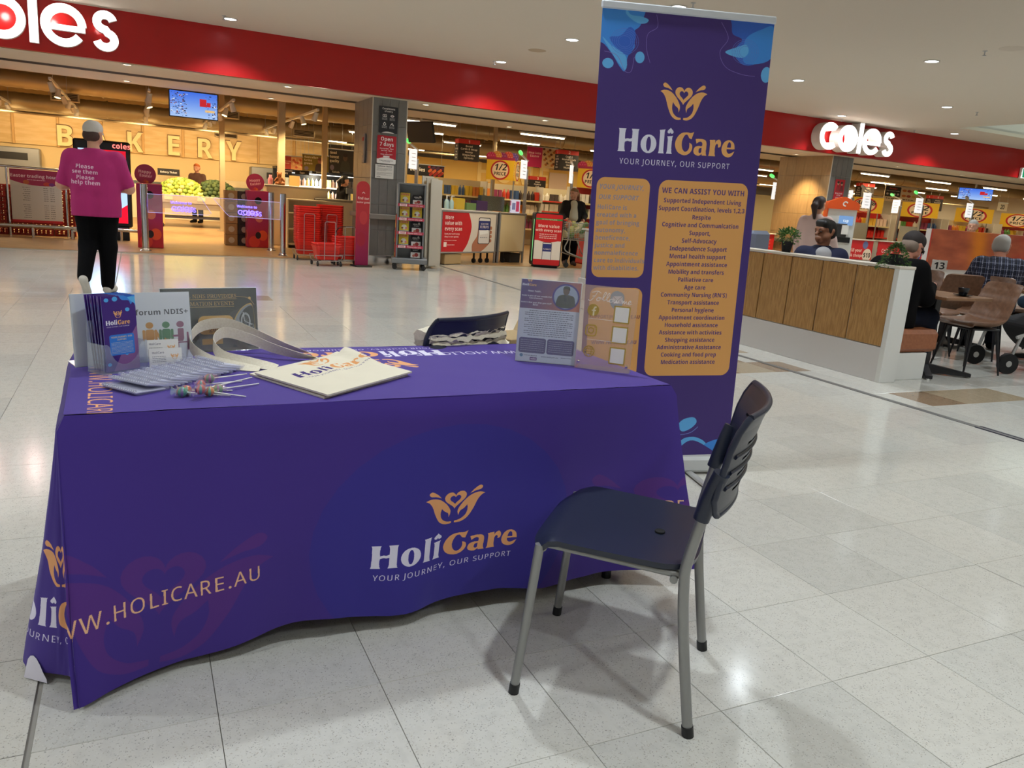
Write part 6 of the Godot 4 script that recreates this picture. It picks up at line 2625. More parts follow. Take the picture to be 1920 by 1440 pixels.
func produce_table():
	var t := thing("produce_table", "wheeled wooden produce table heaped with vegetables behind the gates", "table", V(1.46, 0.006, -23.3))
	var g := G.new()
	g.box(V(0, 0.73, 0.52), V(1.86, 0.2, 0.03), 0.005)
	put("front_board", g, plain(C(176, 164, 150), 0.5), t)
	g = G.new()
	g.box(V(0, 0.56, 0.5), V(1.86, 0.16, 0.03), 0.005)
	put("lower_board", g, plain(C(150, 136, 120), 0.5), t)
	g = G.new()
	g.xf = Transform3D(Basis(Vector3.RIGHT, 0.3), V(0, 0.86, 0))
	g.box(V(0, 0, 0), V(1.84, 0.04, 1.0))
	put("sloping_top", g, plain(C(96, 84, 70), 0.7), t)
	g = G.new()
	g.box(V(0, 0.25, 0), V(1.8, 0.04, 0.9))
	put("lower_shelf", g, plain(C(60, 60, 76), 0.6), t)
	for sx in [-1, 1]:
		for sz in [-1, 1]:
			g = G.new()
			g.box(V(sx * 0.86, 0.45, sz * 0.45), V(0.09, 0.8, 0.09), 0.006)
			var leg := put("leg", g, plain(C(206, 164, 104), 0.6), t)
			g = G.new()
			g.cyl(V(sx * 0.86 - 0.02, 0.06, sz * 0.45), V(sx * 0.86 + 0.02, 0.06, sz * 0.45), 0.06, -1, 12)
			put("castor", g, "dark", leg)
	for k in 3:
		g = G.new()
		g.box(V([-0.72, 0.08, 0.62][k], 0.75, 0.54), V(0.2, 0.1, 0.012))
		put("price_card", g, plain(C(206, 200, 176), 0.6), t)
	# heaps: every head of broccoli and lettuce its own
	var lump := func(r: float, bumps: int, s: int) -> ArrayMesh:
		var q := G.new()
		var f := noise(1.0, 2, s)
		var rows := []
		for j in 9:
			var a := PI * j / 8.0
			var row := PackedVector3Array()
			for i in 13:
				var b := TAU * (i % 12) / 12.0
				var d := V(sin(a) * cos(b), -cos(a), sin(a) * sin(b))
				row.append(d * r * (1.0 + 0.16 * sin(b * bumps + j * 2.1) * sin(a) + 0.14 * f.get_noise_3d(d.x * 3, d.y * 3, d.z * 3)))
			rows.append(row)
		q.grid(rows, true, true)
		return q.mesh()
	var shapes := [lump.call(0.062, 7, 1), lump.call(0.07, 5, 2), lump.call(0.066, 6, 3)]
	var dark := [plain(C(58, 74, 30), 0.75), plain(C(46, 66, 30), 0.75), plain(C(72, 86, 38), 0.75)]
	var pale := [plain(C(172, 178, 70), 0.65), plain(C(150, 164, 56), 0.65), plain(C(196, 190, 112), 0.65), plain(C(120, 142, 48), 0.65)]
	var r := RandomNumberGenerator.new()
	r.seed = 12
	for j in 8:
		for i in 15:
			var x := -0.86 + i * 0.123 + (0.06 if j % 2 else 0.0) + r.randf_range(-0.015, 0.015)
			var z := 0.44 - j * 0.11
			var broc := x > 0.16
			var crown := 1.0 - pow(absf((x - (0.5 if broc else -0.36)) / 0.52), 2.4)
			if crown <= 0:
				continue
			var y := 0.86 - 0.3 * z + 0.045 + 0.25 * maxf(crown, 0.0) * sin(PI * clampf((0.5 - z) / 1.15, 0, 1)) * 1.1
			var o := MeshInstance3D.new()
			o.mesh = shapes[(i + j) % 3]
			o.material_override = dark[(i * 2 + j) % 3] if broc else pale[(i + j * 3) % 4]
			o.position = t.position + V(x, y, z)
			o.basis = Basis(Vector3.UP, r.randf() * TAU) * Basis(Vector3.RIGHT, r.randf() * 0.6)
			place("broccoli" if broc else "lettuce", o, self)
			tag(o, ("dark green broccoli head in the heap on the produce table" if broc else "pale yellow green lettuce in the heap on the produce table"), "vegetable", "broccoli heap on the produce table" if broc else "lettuce heap on the produce table")
	# boxes beside the pink bin
	for k in 10:
		var c := k % 2
		var y := k / 2
		g = G.new()
		g.box(V(0, 0.11, 0), V(0.24, 0.215, 0.3), 0.006)
		var o := put("carton", g, plain(C(44, 36, 34), 0.6) if c else plain(C(150, 118, 78), 0.8))
		o.position = V(1.72 + c * 0.25, 0.006 + y * 0.22, -17.25)
		tag(o, "%s carton beside the pink egg bin, %s of its pile" % ["dark" if c else "brown", ["bottom", "second", "middle", "fourth", "top"][y]], "carton")
		g = G.new()
		g.prism(arc(Vector2(0, 0.11), 0.06, 0, TAU * 0.97, 16), 0.151, 0.154)
		put("round_label", g, plain(C(180, 170, 150), 0.6), o)

func desk():
	var t := thing("service_desk", "white service counter with open shelves behind the red baskets", "counter", V(3.45, 0.006, -18.0))
	var g := G.new()
	g.box(V(-0.3, 0.62, 0), V(1.3, 1.24, 0.5), 0.01)
	put("high_front", g, "cream", t)
	g = G.new()
	g.box(V(-0.3, 1.25, 0), V(1.4, 0.05, 0.62), 0.01)
	put("high_top", g, plain(C(176, 166, 148), 0.5), t)
	g = G.new()
	g.box(V(0.75, 0.5, 0.1), V(1.3, 1.0, 0.5), 0.01)
	put("low_front", g, "off_white", t)
	g = G.new()
	g.box(V(0.75, 1.03, 0.1), V(1.4, 0.05, 0.62), 0.01)
	put("low_top", g, plain(C(140, 134, 122), 0.5), t)
	g = G.new()
	g.box(V(-0.62, 0.5, 0.72), V(0.03, 1.0, 0.45), 0.004)
	g.box(V(0.2, 0.5, 0.52), V(1.6, 1.0, 0.03), 0.004)
	for y in [0.08, 0.4, 0.72, 1.0]:
		g.box(V(-0.2, y, 0.72), V(0.85, 0.025, 0.45), 0.004)
	put("open_shelves", g, "cream", t)
	# toy bear, picture board and jar standing on the desk
	var b := thing("toy_bear", "small brown toy bear sitting on the white service counter", "toy", V(2.8, 1.281, -18.0))
	g = G.new()
	g.skin([[V(0, 0.06, 0), V(0, 0.12, 0), 0.065, 0.05], [V(0, 0.2, 0), V(0, 0.21, 0.01), 0.05, 0.05], [V(0.04, 0.03, 0.04), V(0.08, 0.03, 0.1), 0.028, 0.03], [V(-0.04, 0.03, 0.04), V(-0.08, 0.03, 0.1), 0.028, 0.03], [V(0.05, 0.14, 0.02), V(0.1, 0.08, 0.05), 0.022, 0.022], [V(-0.05, 0.14, 0.02), V(-0.1, 0.08, 0.05), 0.022, 0.022], [V(0.04, 0.25, 0), V(0.045, 0.26, 0), 0.018, 0.016], [V(-0.04, 0.25, 0), V(-0.045, 0.26, 0), 0.018, 0.016]], 0.012, 0.02)
	put("body", g, plain(C(140, 84, 40), 0.9), b)
	g = G.new()
	g.xf = Transform3D(Basis(Vector3.UP, -0.3) * Basis(Vector3.RIGHT, -0.2), V(3.12, 1.281, -18.02))
	g.box(V(0, 0.11, 0), V(0.22, 0.22, 0.015), 0.003)
	tag(put("picture_board", g, plain(C(206, 166, 100), 0.5)), "tan board in a dark frame propped on the white service counter", "board")
	g = G.new()
	g.lathe([Vector2(0, 0.001), Vector2(0.05, 0.001), Vector2(0.052, 0.12), Vector2(0.03, 0.15), Vector2(0.03, 0.2), Vector2(0, 0.2)], 14, V(2.62, 1.281, -18.05))
	tag(put("jar", g, plain(C(206, 130, 140), 0.3)), "pink jar at the end of the white service counter", "jar")
	t = thing("payment_terminal", "grey payment terminal on a stand at the low end of the service counter", "terminal", V(4.3, 1.062, -17.85))
	g = G.new()
	g.cyl(V(0, 0, 0), V(0, 0.16, 0), 0.03, 0.025, 10)
	put("stand", g, "grey_metal", t)
	g = G.new()
	g.box(V(0, 0.2, 0), V(0.16, 0.12, 0.05), 0.01)
	put("keypad", g, "grey_metal", t)
	# cold shelves
	t = thing("chilled_cabinet", "brightly lit chilled cabinet of packets behind the service counter", "cabinet", V(5.1, 0.006, -25.3))
	g = G.new()
	g.box(V(0, 0.9, -0.4), V(2.6, 1.8, 0.1))
	g.box(V(0, 1.8, -0.1), V(2.6, 0.06, 0.7))
	put("case", g, "black", t)
	for y in [0.5, 0.95, 1.3]:
		g = G.new()
		g.box(V(0, y, -0.1), V(2.55, 0.03, 0.55))
		var s := put("shelf", g, "white", t)
		g = G.new()
		g.box(V(0, y + 0.37 if y > 1 else y + 0.33, 0.12), V(2.5, 0.02, 0.03))
		put("shelf_lamp", g, "shelf_light", s)
		omni(s, Color(1, 0.96, 0.86), 0.8, V(0, y + 0.3, 0.25), 0.05)
	for y in 3:
		row_of(V(3.95, [0.516, 0.966, 1.316][y] + 0.006, -25.2), V(1, 0, 0), 2.3, 18, 0.24, "chilled packet on the %s shelf of the lit cabinet" % ["lower", "middle", "upper"][y], "packets in the chilled cabinet", 3 + y, [C(236, 232, 220), C(226, 196, 190), C(240, 226, 150), C(206, 214, 200), C(70, 60, 60)])

var goods := {}

# things along a line on a shelf: boxes, bottles and bags by turns
func row_of(a: Vector3, d: Vector3, length: float, count: int, h: float, label: String, group: String, s: int, cols: Array, only := -1):
	var r := RandomNumberGenerator.new()
	r.seed = s * 31
	var kind := 0
	var col := 0
	for k in count:
		if k % 2 == 0:
			kind = r.randi() % 3 if only < 0 else only
			col = r.randi() % cols.size()
		var step := length / count
		var key := "%d %.3f %.3f" % [kind, h, step]
		if not goods.has(key):
			var g := G.new()
			var w := step * 0.88
			if kind == 0:
				g.box(V(0, h * 0.45, 0), V(w, h * 0.9, minf(0.14, w)), 0.004)
			elif kind == 1:
				g.lathe([Vector2(0, 0), Vector2(w * 0.45, 0), Vector2(w * 0.47, h * 0.55), Vector2(w * 0.4, h * 0.68), Vector2(w * 0.15, h * 0.8), Vector2(w * 0.15, h * 0.95), Vector2(0, h * 0.95)], 10)
			else:
				g.prism(smooth([Vector2(-w / 2, 0), Vector2(-w / 2, 0), Vector2(w / 2, 0), Vector2(w / 2, 0), Vector2(w * 0.42, h * 0.45), Vector2(w * 0.46, h * 0.85), Vector2(w * 0.46, h * 0.85), Vector2(-w * 0.46, h * 0.85), Vector2(-w * 0.46, h * 0.85), Vector2(-w * 0.42, h * 0.45)], 3), -0.035, 0.035)
			goods[key] = g.mesh()
		var ck: String = (cols[col] as Color).to_html()
		if not goods.has(ck):
			goods[ck] = plain(cols[col], 0.45)
		var o := MeshInstance3D.new()
		o.mesh = goods[key]
		o.material_override = goods[ck]
		o.position = a + d * ((k + 0.5) * step) + V(0, 0, r.randf_range(-0.02, 0.02))
		o.rotation.y = atan2(-d.z, d.x)
		place(["packet", "bottle", "pouch"][kind], o, self)
		tag(o, label, "grocery", group)

# ---------------------------------------------------------------- checkouts
func flag_sign(x: float, z: float, turn: float, label: String, on := true):
	var t := thing("register_sign", label, "sign", V(x, 0.006, z), turn)
	var g := G.new()
	g.box(V(0.2, 1.05, 0), V(0.07, 2.1, 0.07), 0.006)
	put("pole", g, "alu", t)
	g = G.new()
	g.box(V(-0.02, 2.08, 0), V(0.36, 0.44, 0.035), 0.006)
	put("light_box", g, glow(Color(1, 1, 1), 0.75), t)
	g = G.new()
	g.xf = Transform3D(Basis(Vector3.BACK, -0.25), V(-0.02, 2.36, 0))
	g.box(Vector3.ZERO, V(0.5, 0.03, 0.05), 0.004)
	put("arm", g, "off_white", t)
	g = G.new()
	g.skin([[V(-0.26, 2.44, 0), V(-0.34, 2.47, 0), 0.045, 0.045]], 0.02, 0.02)
	put("lamp", g, "green_glow" if on else "off_white", t)
	g = G.new()
	for s in [-1, 1]:
		for k in 4:
			g.box(V(-0.02, 2.2 - k * 0.08, s * 0.0185), V(0.2 - 0.03 * (k % 2), 0.012, 0.001))
	put("print", g, plain(C(190, 190, 190), 0.6), t)

func price_cube(c: Vector3, w: float, words: Array, label: String, topper := false):
	var turn := -0.72 if topper else -0.85
	var im := canvas(256, 180, C(246, 200, 36))
	disc(im, 128, 92, 88, C(196, 26, 34))
	disc(im, 128, 92, 74, C(250, 226, 196))
	write(im, words[0], 128, 92, 78, C(16, 12, 12), 0, "bold", Transform2D(Vector2(1, 0), Vector2(-0.15, 1), Vector2.ZERO))
	write(im, words[1], 128, 138, 42, C(16, 12, 12), 0, "bold")
	var t := thing("price_sign", label, "sign", c, turn)
	var g := G.new()
	g.box(V(0, 0, 0), V(w, 0.52, 0.02))
	var face := keep("price " + words[0], func(): return printed(im, 0.5))
	put("front_panel", g, face, t)
	g = G.new()
	g.box(V(w / 2 + 0.0, 0, -0.32), V(0.02, 0.52, 0.62))
	put("side_panel", g, face, t)
	for sx in [-1, 1]:
		g = G.new()
		g.cyl(V(sx * w * 0.4, -0.26, -0.3), V(sx * w * 0.4, 0.01 - c.y, -0.3), 0.02, -1, 8)
		put("post", g, "alu", t)
	if topper:
		var eggs := [C(206, 40, 96), C(226, 150, 60), C(150, 40, 110), C(214, 80, 60), C(110, 70, 160)]
		for k in 5:
			var e := canvas(64, 64, eggs[k])
			for q in 16:
				disc(e, 8 + (q % 4) * 16 + (8 if q / 4 % 2 else 0), 8 + q / 4 * 16, 5, eggs[k].lightened(0.3))
			g = G.new()
			g.prism(arc(Vector2(-w * 0.36 + k * w * 0.2, 0.34 + 0.03 * (k % 2)), 0.14, 0, TAU * 0.97, 20, 0.12), -0.01 - 0.012 * k, 0.0 - 0.012 * k)
			put("paper_egg", g, keep("egg%d" % k, func(): return printed(e, 0.6)), t)
		g = G.new()
		g.box(V(0, 0.29, -0.005), V(w, 0.07, 0.016))
		put("pink_band", g, "pink", t)

func aisle_sign(c: Vector3, num: String, lines: Array, label: String):
	var im := canvas(200, 200, C(30, 22, 22))
	im.fill_rect(Rect2i(0, 0, 200, 42), C(196, 44, 34))
	write(im, num, 100, 36, 38, C(246, 220, 210))
	for k in lines.size():
		write(im, lines[k], 100, 72 + k * 27, 24, C(226, 214, 200))
	var t := thing("hanging_aisle_sign", label, "sign", c)
	var g := G.new()
	g.box(Vector3.ZERO, V(0.66, 0.6, 0.3))
	put("box", g, printed(im, 0.6), t)
	for sx in [-1, 1]:
		g = G.new()
		g.cyl(V(sx * 0.25, 0.3, 0), V(sx * 0.25, 4.67 - c.y, 0), 0.005, -1, 5)
		put("wire", g, "wire", t)

func value_poster(w: int, h: int, phone_x: float) -> Image:
	var im := canvas(w, h, C(228, 218, 204))
	fill(im, [smooth([Vector2(-4, -4), Vector2(-4, -4), Vector2(w * 0.46, -4), Vector2(w * 0.46, -4), Vector2(w * 0.53, h * 0.35), Vector2(w * 0.48, h * 0.75), Vector2(w * 0.38, h + 4), Vector2(w * 0.38, h + 4), Vector2(-4, h + 4), Vector2(-4, h + 4)])], C(206, 28, 36))
	var k := h / 260.0
	var W := C(248, 232, 222)
	write(im, "More", 26 * k, 50 * k, 34 * k, W, -1)
	write(im, "value with", 26 * k, 86 * k, 34 * k, W, -1)
	write(im, "every scan", 26 * k, 122 * k, 34 * k, W, -1)
	write(im, "Scan your card every", 26 * k, 148 * k, 15 * k, W, -1)
	write(im, "shop to earn points", 26 * k, 166 * k, 15 * k, W, -1)
	scribble(im, 26 * k, 184 * k, 150 * k, 3 * k, W, 3)
	rrect(im, 22 * k, 196 * k, 30 * k, 30 * k, 2, W)
	scribble(im, 60 * k, 212 * k, 130 * k, 4 * k, W, 5)
	var sk := C(186, 122, 92)
	fill(im, [smooth([Vector2(w * 0.56, h), Vector2(w * 0.56, h), Vector2(w * 0.56, h * 0.8), Vector2(w * 0.64, h * 0.6), Vector2(w * 0.66, h * 0.38), Vector2(w * 0.7, h * 0.36), Vector2(w * 0.74, h * 0.5), Vector2(w * 0.9, h * 0.72), Vector2(w * 0.8, h * 0.92), Vector2(w * 0.72, h), Vector2(w * 0.72, h)])], sk)
	for q in 4:
		rrect(im, w * 0.86, h * (0.34 + q * 0.11), w * 0.07, h * 0.085, 8 * k, sk)
	rrect(im, w * 0.66, h * 0.12, w * 0.235, h * 0.68, 14 * k, C(30, 26, 34))
	rrect(im, w * 0.672, h * 0.135, w * 0.211, h * 0.65, 12 * k, C(226, 222, 220))
	im.fill_rect(Rect2i(int(w * 0.672), int(h * 0.2), int(w * 0.211), int(h * 0.24)), C(44, 52, 122))
	write(im, "SCAN YOUR", w * 0.778, h * 0.30, 15 * k, W)
	write(im, "FLYBUYS", w * 0.778, h * 0.39, 23 * k, W)
	fill(im, [PackedVector2Array([Vector2(w * 0.69, h * 0.47), Vector2(w * 0.85, h * 0.43), Vector2(w * 0.86, h * 0.52), Vector2(w * 0.7, h * 0.56)])], C(246, 246, 246))
	scribble(im, w * 0.7, h * 0.62, w * 0.85, 5 * k, C(150, 150, 156), 2)
	return im

func kiosk(at: Vector3, turn: float, label: String):
	var t := thing("promo_kiosk", label, "kiosk", at, turn)
	var g := G.new()
	var p := rounded(0.6, 1.08, 0.04, 4, Vector2(0, 0.57))
	g.prism(p, -0.17, 0.17)
	put("body", g, "black", t)
	var im := canvas(240, 430, C(206, 30, 34))
	var W := C(250, 226, 214)
	im.fill_rect(Rect2i(0, 36, 240, 14), C(60, 140, 74))
	write(im, "scan every shop for points", 120, 47, 11, W)
	write(im, "More value", 120, 112, 36, W)
	write(im, "with every scan", 120, 146, 31, W)
	for q in 3:
		scribble(im, 40, 166 + q * 16, 200, 6, W, q)
	im.fill_rect(Rect2i(0, 222, 240, 160), C(238, 228, 216))
	fill(im, [smooth([Vector2(30, 222), Vector2(30, 222), Vector2(210, 222), Vector2(210, 222), Vector2(120, 238)])], C(206, 30, 34))
	rrect(im, 76, 236, 84, 166, 10, C(40, 40, 60))
	rrect(im, 80, 240, 76, 158, 8, C(232, 230, 228))
	im.fill_rect(Rect2i(80, 250, 76, 64), C(48, 56, 126))
	write(im, "FLYBUYS", 118, 300, 17, W)
	fill(im, [smooth([Vector2(-4, 430), Vector2(-4, 430), Vector2(-4, 400), Vector2(-4, 400), Vector2(60, 384), Vector2(180, 384), Vector2(244, 400), Vector2(244, 400), Vector2(244, 430), Vector2(244, 430)])], C(206, 30, 34))
	g = G.new()
	g.prism(rounded(0.56, 1.04, 0.03, 4, Vector2(0.0, 0.57)), 0.17, 0.176)
	put("front_panel", g, keep("kiosk", func(): return printed(im, 0.4)), t)
	g = G.new()
	g.box(V(-0.301, 0.55, 0.1), V(0.006, 0.85, 0.02))
	put("light_strip", g, glow(Color(0.15, 0.8, 0.4), 1.2), t)
	g = G.new()
	g.box(V(0, 0.02, 0), V(0.5, 0.04, 0.3))
	put("foot", g, "matte_black", t)

func build_checkouts():
	# counter with the poster, and the blank cabinet after it
	var t := thing("checkout_counter", "metal framed checkout counter with a red and white poster of a hand holding a phone", "counter", V(6.0, 0.006, -14.80), 0.499)
	var g := G.new()
	g.box(V(0, 0.63, -0.25), V(1.76, 0.80, 0.5), 0.01)
	put("body", g, "grey_metal", t)
	g = G.new()
	g.box(V(0, 1.045, -0.25), V(1.8, 0.03, 0.56), 0.008)
	put("worktop", g, "off_white", t)
	g = G.new()
	g.box(V(0, 0.63, 0.005), V(1.68, 0.78, 0.012))
	put("poster", g, printed(value_poster(560, 260, 0), 0.5), t)
	g = G.new()
	for sx in [-1, 1]:
		g.box(V(sx * 0.87, 0.53, 0.0), V(0.035, 1.06, 0.04), 0.004)
	g.box(V(0, 1.02, 0.0), V(1.76, 0.03, 0.04), 0.004)
	g.box(V(0, 0.23, 0.0), V(1.76, 0.03, 0.04), 0.004)
	put("frame", g, "alu", t)
	g = G.new()
	g.box(V(-0.45, 0.1, -0.2), V(0.5, 0.2, 0.4), 0.01)
	put("plinth", g, plain(C(190, 160, 112), 0.6), t)
	for k in 3:
		g = G.new()
		g.cyl(V(0.3 + k * 0.22, 0.05, -0.1), V(0.33 + k * 0.22, 0.05, -0.1), 0.05, -1, 12)
		g.box(V(0.315 + k * 0.22, 0.15, -0.1), V(0.03, 0.16, 0.03))
		put("castor", g, "dark", t)
	t = thing("checkout_cabinet", "blank cream checkout cabinet in a metal frame beside the phone poster", "cabinet", V(7.23, 0.006, -15.42), 0.45)
	g = G.new()
	g.box(V(0, 0.63, -0.25), V(0.86, 0.80, 0.5), 0.01)
	put("body", g, "grey_metal", t)
	g = G.new()
	g.box(V(0, 0.63, 0.008), V(0.8, 0.77, 0.016), 0.004)
	put("panel", g, plain(C(222, 202, 160), 0.55), t)
	g = G.new()
	for sx in [-1, 1]:
		g.box(V(sx * 0.42, 0.53, 0.0), V(0.035, 1.06, 0.04), 0.004)
	g.box(V(0, 1.04, -0.24), V(0.9, 0.03, 0.54), 0.006)
	put("frame", g, "alu", t)
	g = G.new()
	g.box(V(0.24, 0.1, -0.2), V(0.34, 0.2, 0.3), 0.01)
	put("plinth", g, "dark", t)
	for k in 2:
		g = G.new()
		g.cyl(V(-0.36 + k * 0.22, 0.05, -0.1), V(-0.33 + k * 0.22, 0.05, -0.1), 0.05, -1, 12)
		g.box(V(-0.345 + k * 0.22, 0.15, -0.1), V(0.03, 0.16, 0.03))
		put("castor", g, "dark", t)
	kiosk(V(7.72, 0.006, -14.75), -0.28, "red and white promotional kiosk with a phone picture beside the cream cabinet")
	kiosk(V(9.02, 0.006, -14.5), -0.35, "second red and white promotional kiosk half hidden behind the banner")
	# on the counters
	g = G.new()
	g.box(V(0, 0.16, 0), V(0.78, 0.3, 0.1), 0.006)
	var o := put("marble_board", g, over(printed(grain(128, 128, 14.0, 14.0, C(60, 66, 58), C(110, 112, 98), 21, 3), 0.35), V(3, 3, 3)))
	o.position = V(6.68, 1.066, -15.36)
	o.rotation.y = 0.499
	tag(o, "dark green speckled board standing on the checkout counter", "board")
	var im := painted_words(96, 120, C(214, 210, 220), [], C(0, 0, 0), 10)
	im.fill_rect(Rect2i(52, 14, 36, 92), C(186, 60, 90))
	im.fill_rect(Rect2i(10, 30, 36, 60), C(120, 120, 150))
	sheet("counter_screen", V(7.3, 1.2, -15.5), 0.3, 0.28, screen(im, 0.8), "small counter screen showing a pink and grey page beside the green board", "screen", 0.45, 0.03, 0.01)
	for k in 2:
		t = thing("pump_bottle", "clear pump bottle of sanitiser on the checkout counter, %s one" % ["outer", "inner"][k], "bottle", V(5.42 + k * 0.12, 1.066, -14.62 - k * 0.05))
		g = G.new()
		g.lathe([Vector2(0, 0), Vector2(0.045, 0), Vector2(0.047, 0.13), Vector2(0.03, 0.17), Vector2(0.014, 0.18)], 14)
		put("body", g, plain(C(176, 206, 208), 0.2), t)
		g = G.new()
		g.cyl(V(0, 0.18, 0), V(0, 0.24, 0), 0.013, -1, 8)
		g.box(V(0.02, 0.245, 0), V(0.07, 0.015, 0.02), 0.003)
		put("pump", g, "white", t)
	for k in 3:
		g = G.new()
		g.box(V(0, [0.11, 0.07, 0.1][k], 0), V([0.26, 0.3, 0.36][k], [0.22, 0.14, 0.2][k], 0.18), 0.008)
		o = put("display_carton", g, plain([C(226, 186, 60), C(120, 150, 90), C(76, 50, 96)][k], 0.5))
		o.position = V(5.75 + k * 0.3, 1.066, -14.9 - k * 0.16)
		o.rotation.y = 0.5
		tag(o, "%s display carton on the checkout counter" % ["yellow", "green", "purple"][k], "carton")
	# red bins behind the banner edge
	t = thing("red_bin", "tall red plastic bin behind the shopping trolley", "bin", V(9.55, 0.006, -16.0))
	g = G.new()
	g.box(V(0, 0.5, 0), V(0.62, 1.0, 0.5), 0.03)
	put("body", g, "red", t)
	g = G.new()
	g.box(V(0, 1.01, 0), V(0.66, 0.04, 0.54), 0.012)
	put("rim", g, "dark_red", t)
	trolley()
	var spots := [[5.8, -18.0, 0.8], [8.65, -18.0, 0.75], [10.1, -18.2, 0.9], [15.55, -16.6, 0.15], [19.4, -17.0, 0.15], [21.65, -17.0, 0.15], [23.1, -19.0, -1.8], [24.0, -17.0, 0.15], [18.2, -16.6, -1.8]]
	var wh := ["behind the grey column", "beside the first price cube", "behind the woman with the trolley", "between the banner and the wood tiled column", "in front of the forty percent sign", "in front of the third price cube", "beyond the food menu poster", "in front of the fourth price cube", "behind the orange machine"]
	for k in spots.size():
		flag_sign(spots[k][0], spots[k][1], spots[k][2], "white lit register flag sign " + wh[k], k != 4 and k != 7 and k != 2)
	price_cube(V(8.9, 2.11, -20.0), 0.78, ["1/2", "PRICE"], "yellow half price cube with paper eggs on top beside the cream post", true)
	price_cube(V(11.75, 2.11, -20.0), 0.78, ["1/2", "PRICE"], "yellow half price cube with paper eggs beside the banner's edge", true)
	price_cube(V(22.75, 2.08, -20.0), 1.15, ["40%", "OFF"], "yellow forty percent sign behind the orange machine")
	price_cube(V(25.55, 2.08, -20.0), 1.2, ["1/2", "PRICE"], "yellow half price sign beyond the food menu poster")
	price_cube(V(28.55, 2.06, -20.0), 1.25, ["1/2", "PRICE"], "yellow half price sign below the far television")
	price_cube(V(31.2, 2.02, -20.0), 1.2, ["1/2", "PRICE"], "yellow half price sign at the far checkout near the exit sign")
	aisle_sign(V(8.7, 2.65, -22.0), "1", ["Bread", "Cards & Wrap", "Honey", "Magazines", "Spreads"], "hanging aisle sign one in red and black beyond the grey column")
	aisle_sign(V(12.0, 2.65, -22.0), "2", ["Cereal", "Health foods", "Muesli", "Oats", "Vitamins"], "hanging aisle sign two in red and black beside the banner")
	aisle_sign(V(13.0, 1.95, -26.0), "3", ["Meat", "Poultry", "Fish"], "small hanging aisle sign three before the yellow rear wall")
	aisle_sign(V(24.9, 2.65, -22.0), "6", ["Cakes", "Biscuits", "Party needs", "Soft drinks", "Water"], "hanging aisle sign six behind the wood tiled column")
	aisle_sign(V(29.5, 2.5, -22.5), "9", ["Kitchen", "Household", "Pets"], "hanging black aisle sign below the far television")
	im = canvas(256, 180, C(220, 190, 140))
	im.fill_rect(Rect2i(0, 0, 128, 180), C(190, 36, 92))
	write(im, "Hop into", 64, 62, 26, C(246, 206, 206))
	write(im, "Easter", 64, 90, 26, C(246, 206, 206))
	for q in 30:
		disc(im, 140 + (q * 41) % 110, 10 + (q * 67) % 160, 11, [C(110, 60, 30), C(226, 190, 120), C(190, 120, 60)][q % 3])
	hung_poster(V(11.45, 2.7, -22.6), 1.05, 0.6, im, "pink and brown easter poster hanging beside aisle sign two")
	im = canvas(320, 180, C(214, 196, 160))
	rrect(im, 4, 4, 150, 120, 10, C(28, 24, 24))
	write(im, "Ready!", 78, 36, 24, C(226, 70, 50))
	write(im, "Free recipes inside", 78, 60, 14, C(226, 220, 210))
	for q in 4:
		disc(im, 28 + q * 34, 92, 12, C(190, 186, 180))
	for q in 6:
		disc(im, 190 + (q % 3) * 48, 40 + q / 3 * 62, 22, [C(190, 110, 40), C(150, 60, 40), C(206, 170, 90)][q % 3], 15.0)
	scribble(im, 20, 140, 300, 9, C(60, 50, 40), 8)
	hung_poster(V(25.9, 2.62, -21.2), 1.75, 0.55, im, "wide menu poster of food hanging between aisle signs over the far checkouts")
	hung_poster(V(30.7, 2.5, -20.4), 0.6, 0.3, painted_words(128, 64, C(226, 216, 196), ["20"], C(30, 24, 24), 50), "cream hanging number twenty sign over the far checkout")
	im = canvas(320, 90, C(22, 18, 20))
	write(im, "berries", 90, 54, 38, C(230, 224, 216))
	for q in 26:
		disc(im, 190 + (q * 29) % 125, 12 + (q * 47) % 72, 12, [C(150, 34, 30), C(190, 90, 50), C(70, 30, 60)][q % 3])
	hung_poster(V(7.4, 1.98, -21.8), 1.1, 0.3, im, "black berries sign with fruit picture behind the leaning boards")
	# side-on monitor hung in the soffit gap
	t = thing("hanging_monitor", "black monitor seen side on, hanging beyond the grey column", "monitor", V(5.62, 2.62, -17.0), -1.0)
	g = G.new()
	g.xf = Transform3D(Basis(Vector3.RIGHT, 0.3), Vector3.ZERO)
	g.box(V(0, 0, 0), V(0.72, 0.44, 0.07), 0.008)
	put("case", g, "black", t)
	g = G.new()
	g.cyl(V(0, 0.2, 0), V(0, 2.06, 0), 0.03, -1, 10)
	put("mount", g, "off_white", t)
	orange_machine()
	for e in [[17.4, 0.9, 0], [18.5, 0.9, 1], [19.8, 0.5, 2], [13.95, 0.8, 3]]:
		im = canvas(220, 120, C(208, 40, 44))
		if e[2] == 0:
			write(im, "Fill your", 70, 74, 28, C(248, 226, 214))
			write(im, "tank cheaper", 70, 104, 26, C(248, 226, 214))
			disc(im, 176, 92, 40, C(240, 224, 206))
			write(im, "$10", 176, 106, 40, C(40, 24, 24))
			disc(im, 150, 30, 24, C(110, 120, 170))
		elif e[2] == 1:
			write(im, "Collect", 90, 70, 32, C(248, 226, 214))
			write(im, "points here", 90, 102, 28, C(248, 226, 214))
		elif e[2] == 2:
			disc(im, 70, 60, 40, C(70, 80, 130))
			disc(im, 70, 60, 26, C(226, 222, 226))
		else:
			for q in 4:
				scribble(im, 20, 30 + q * 20, 190, 7, C(190, 150, 140), q)
			write(im, "points by", 110, 112, 26, C(226, 170, 160))
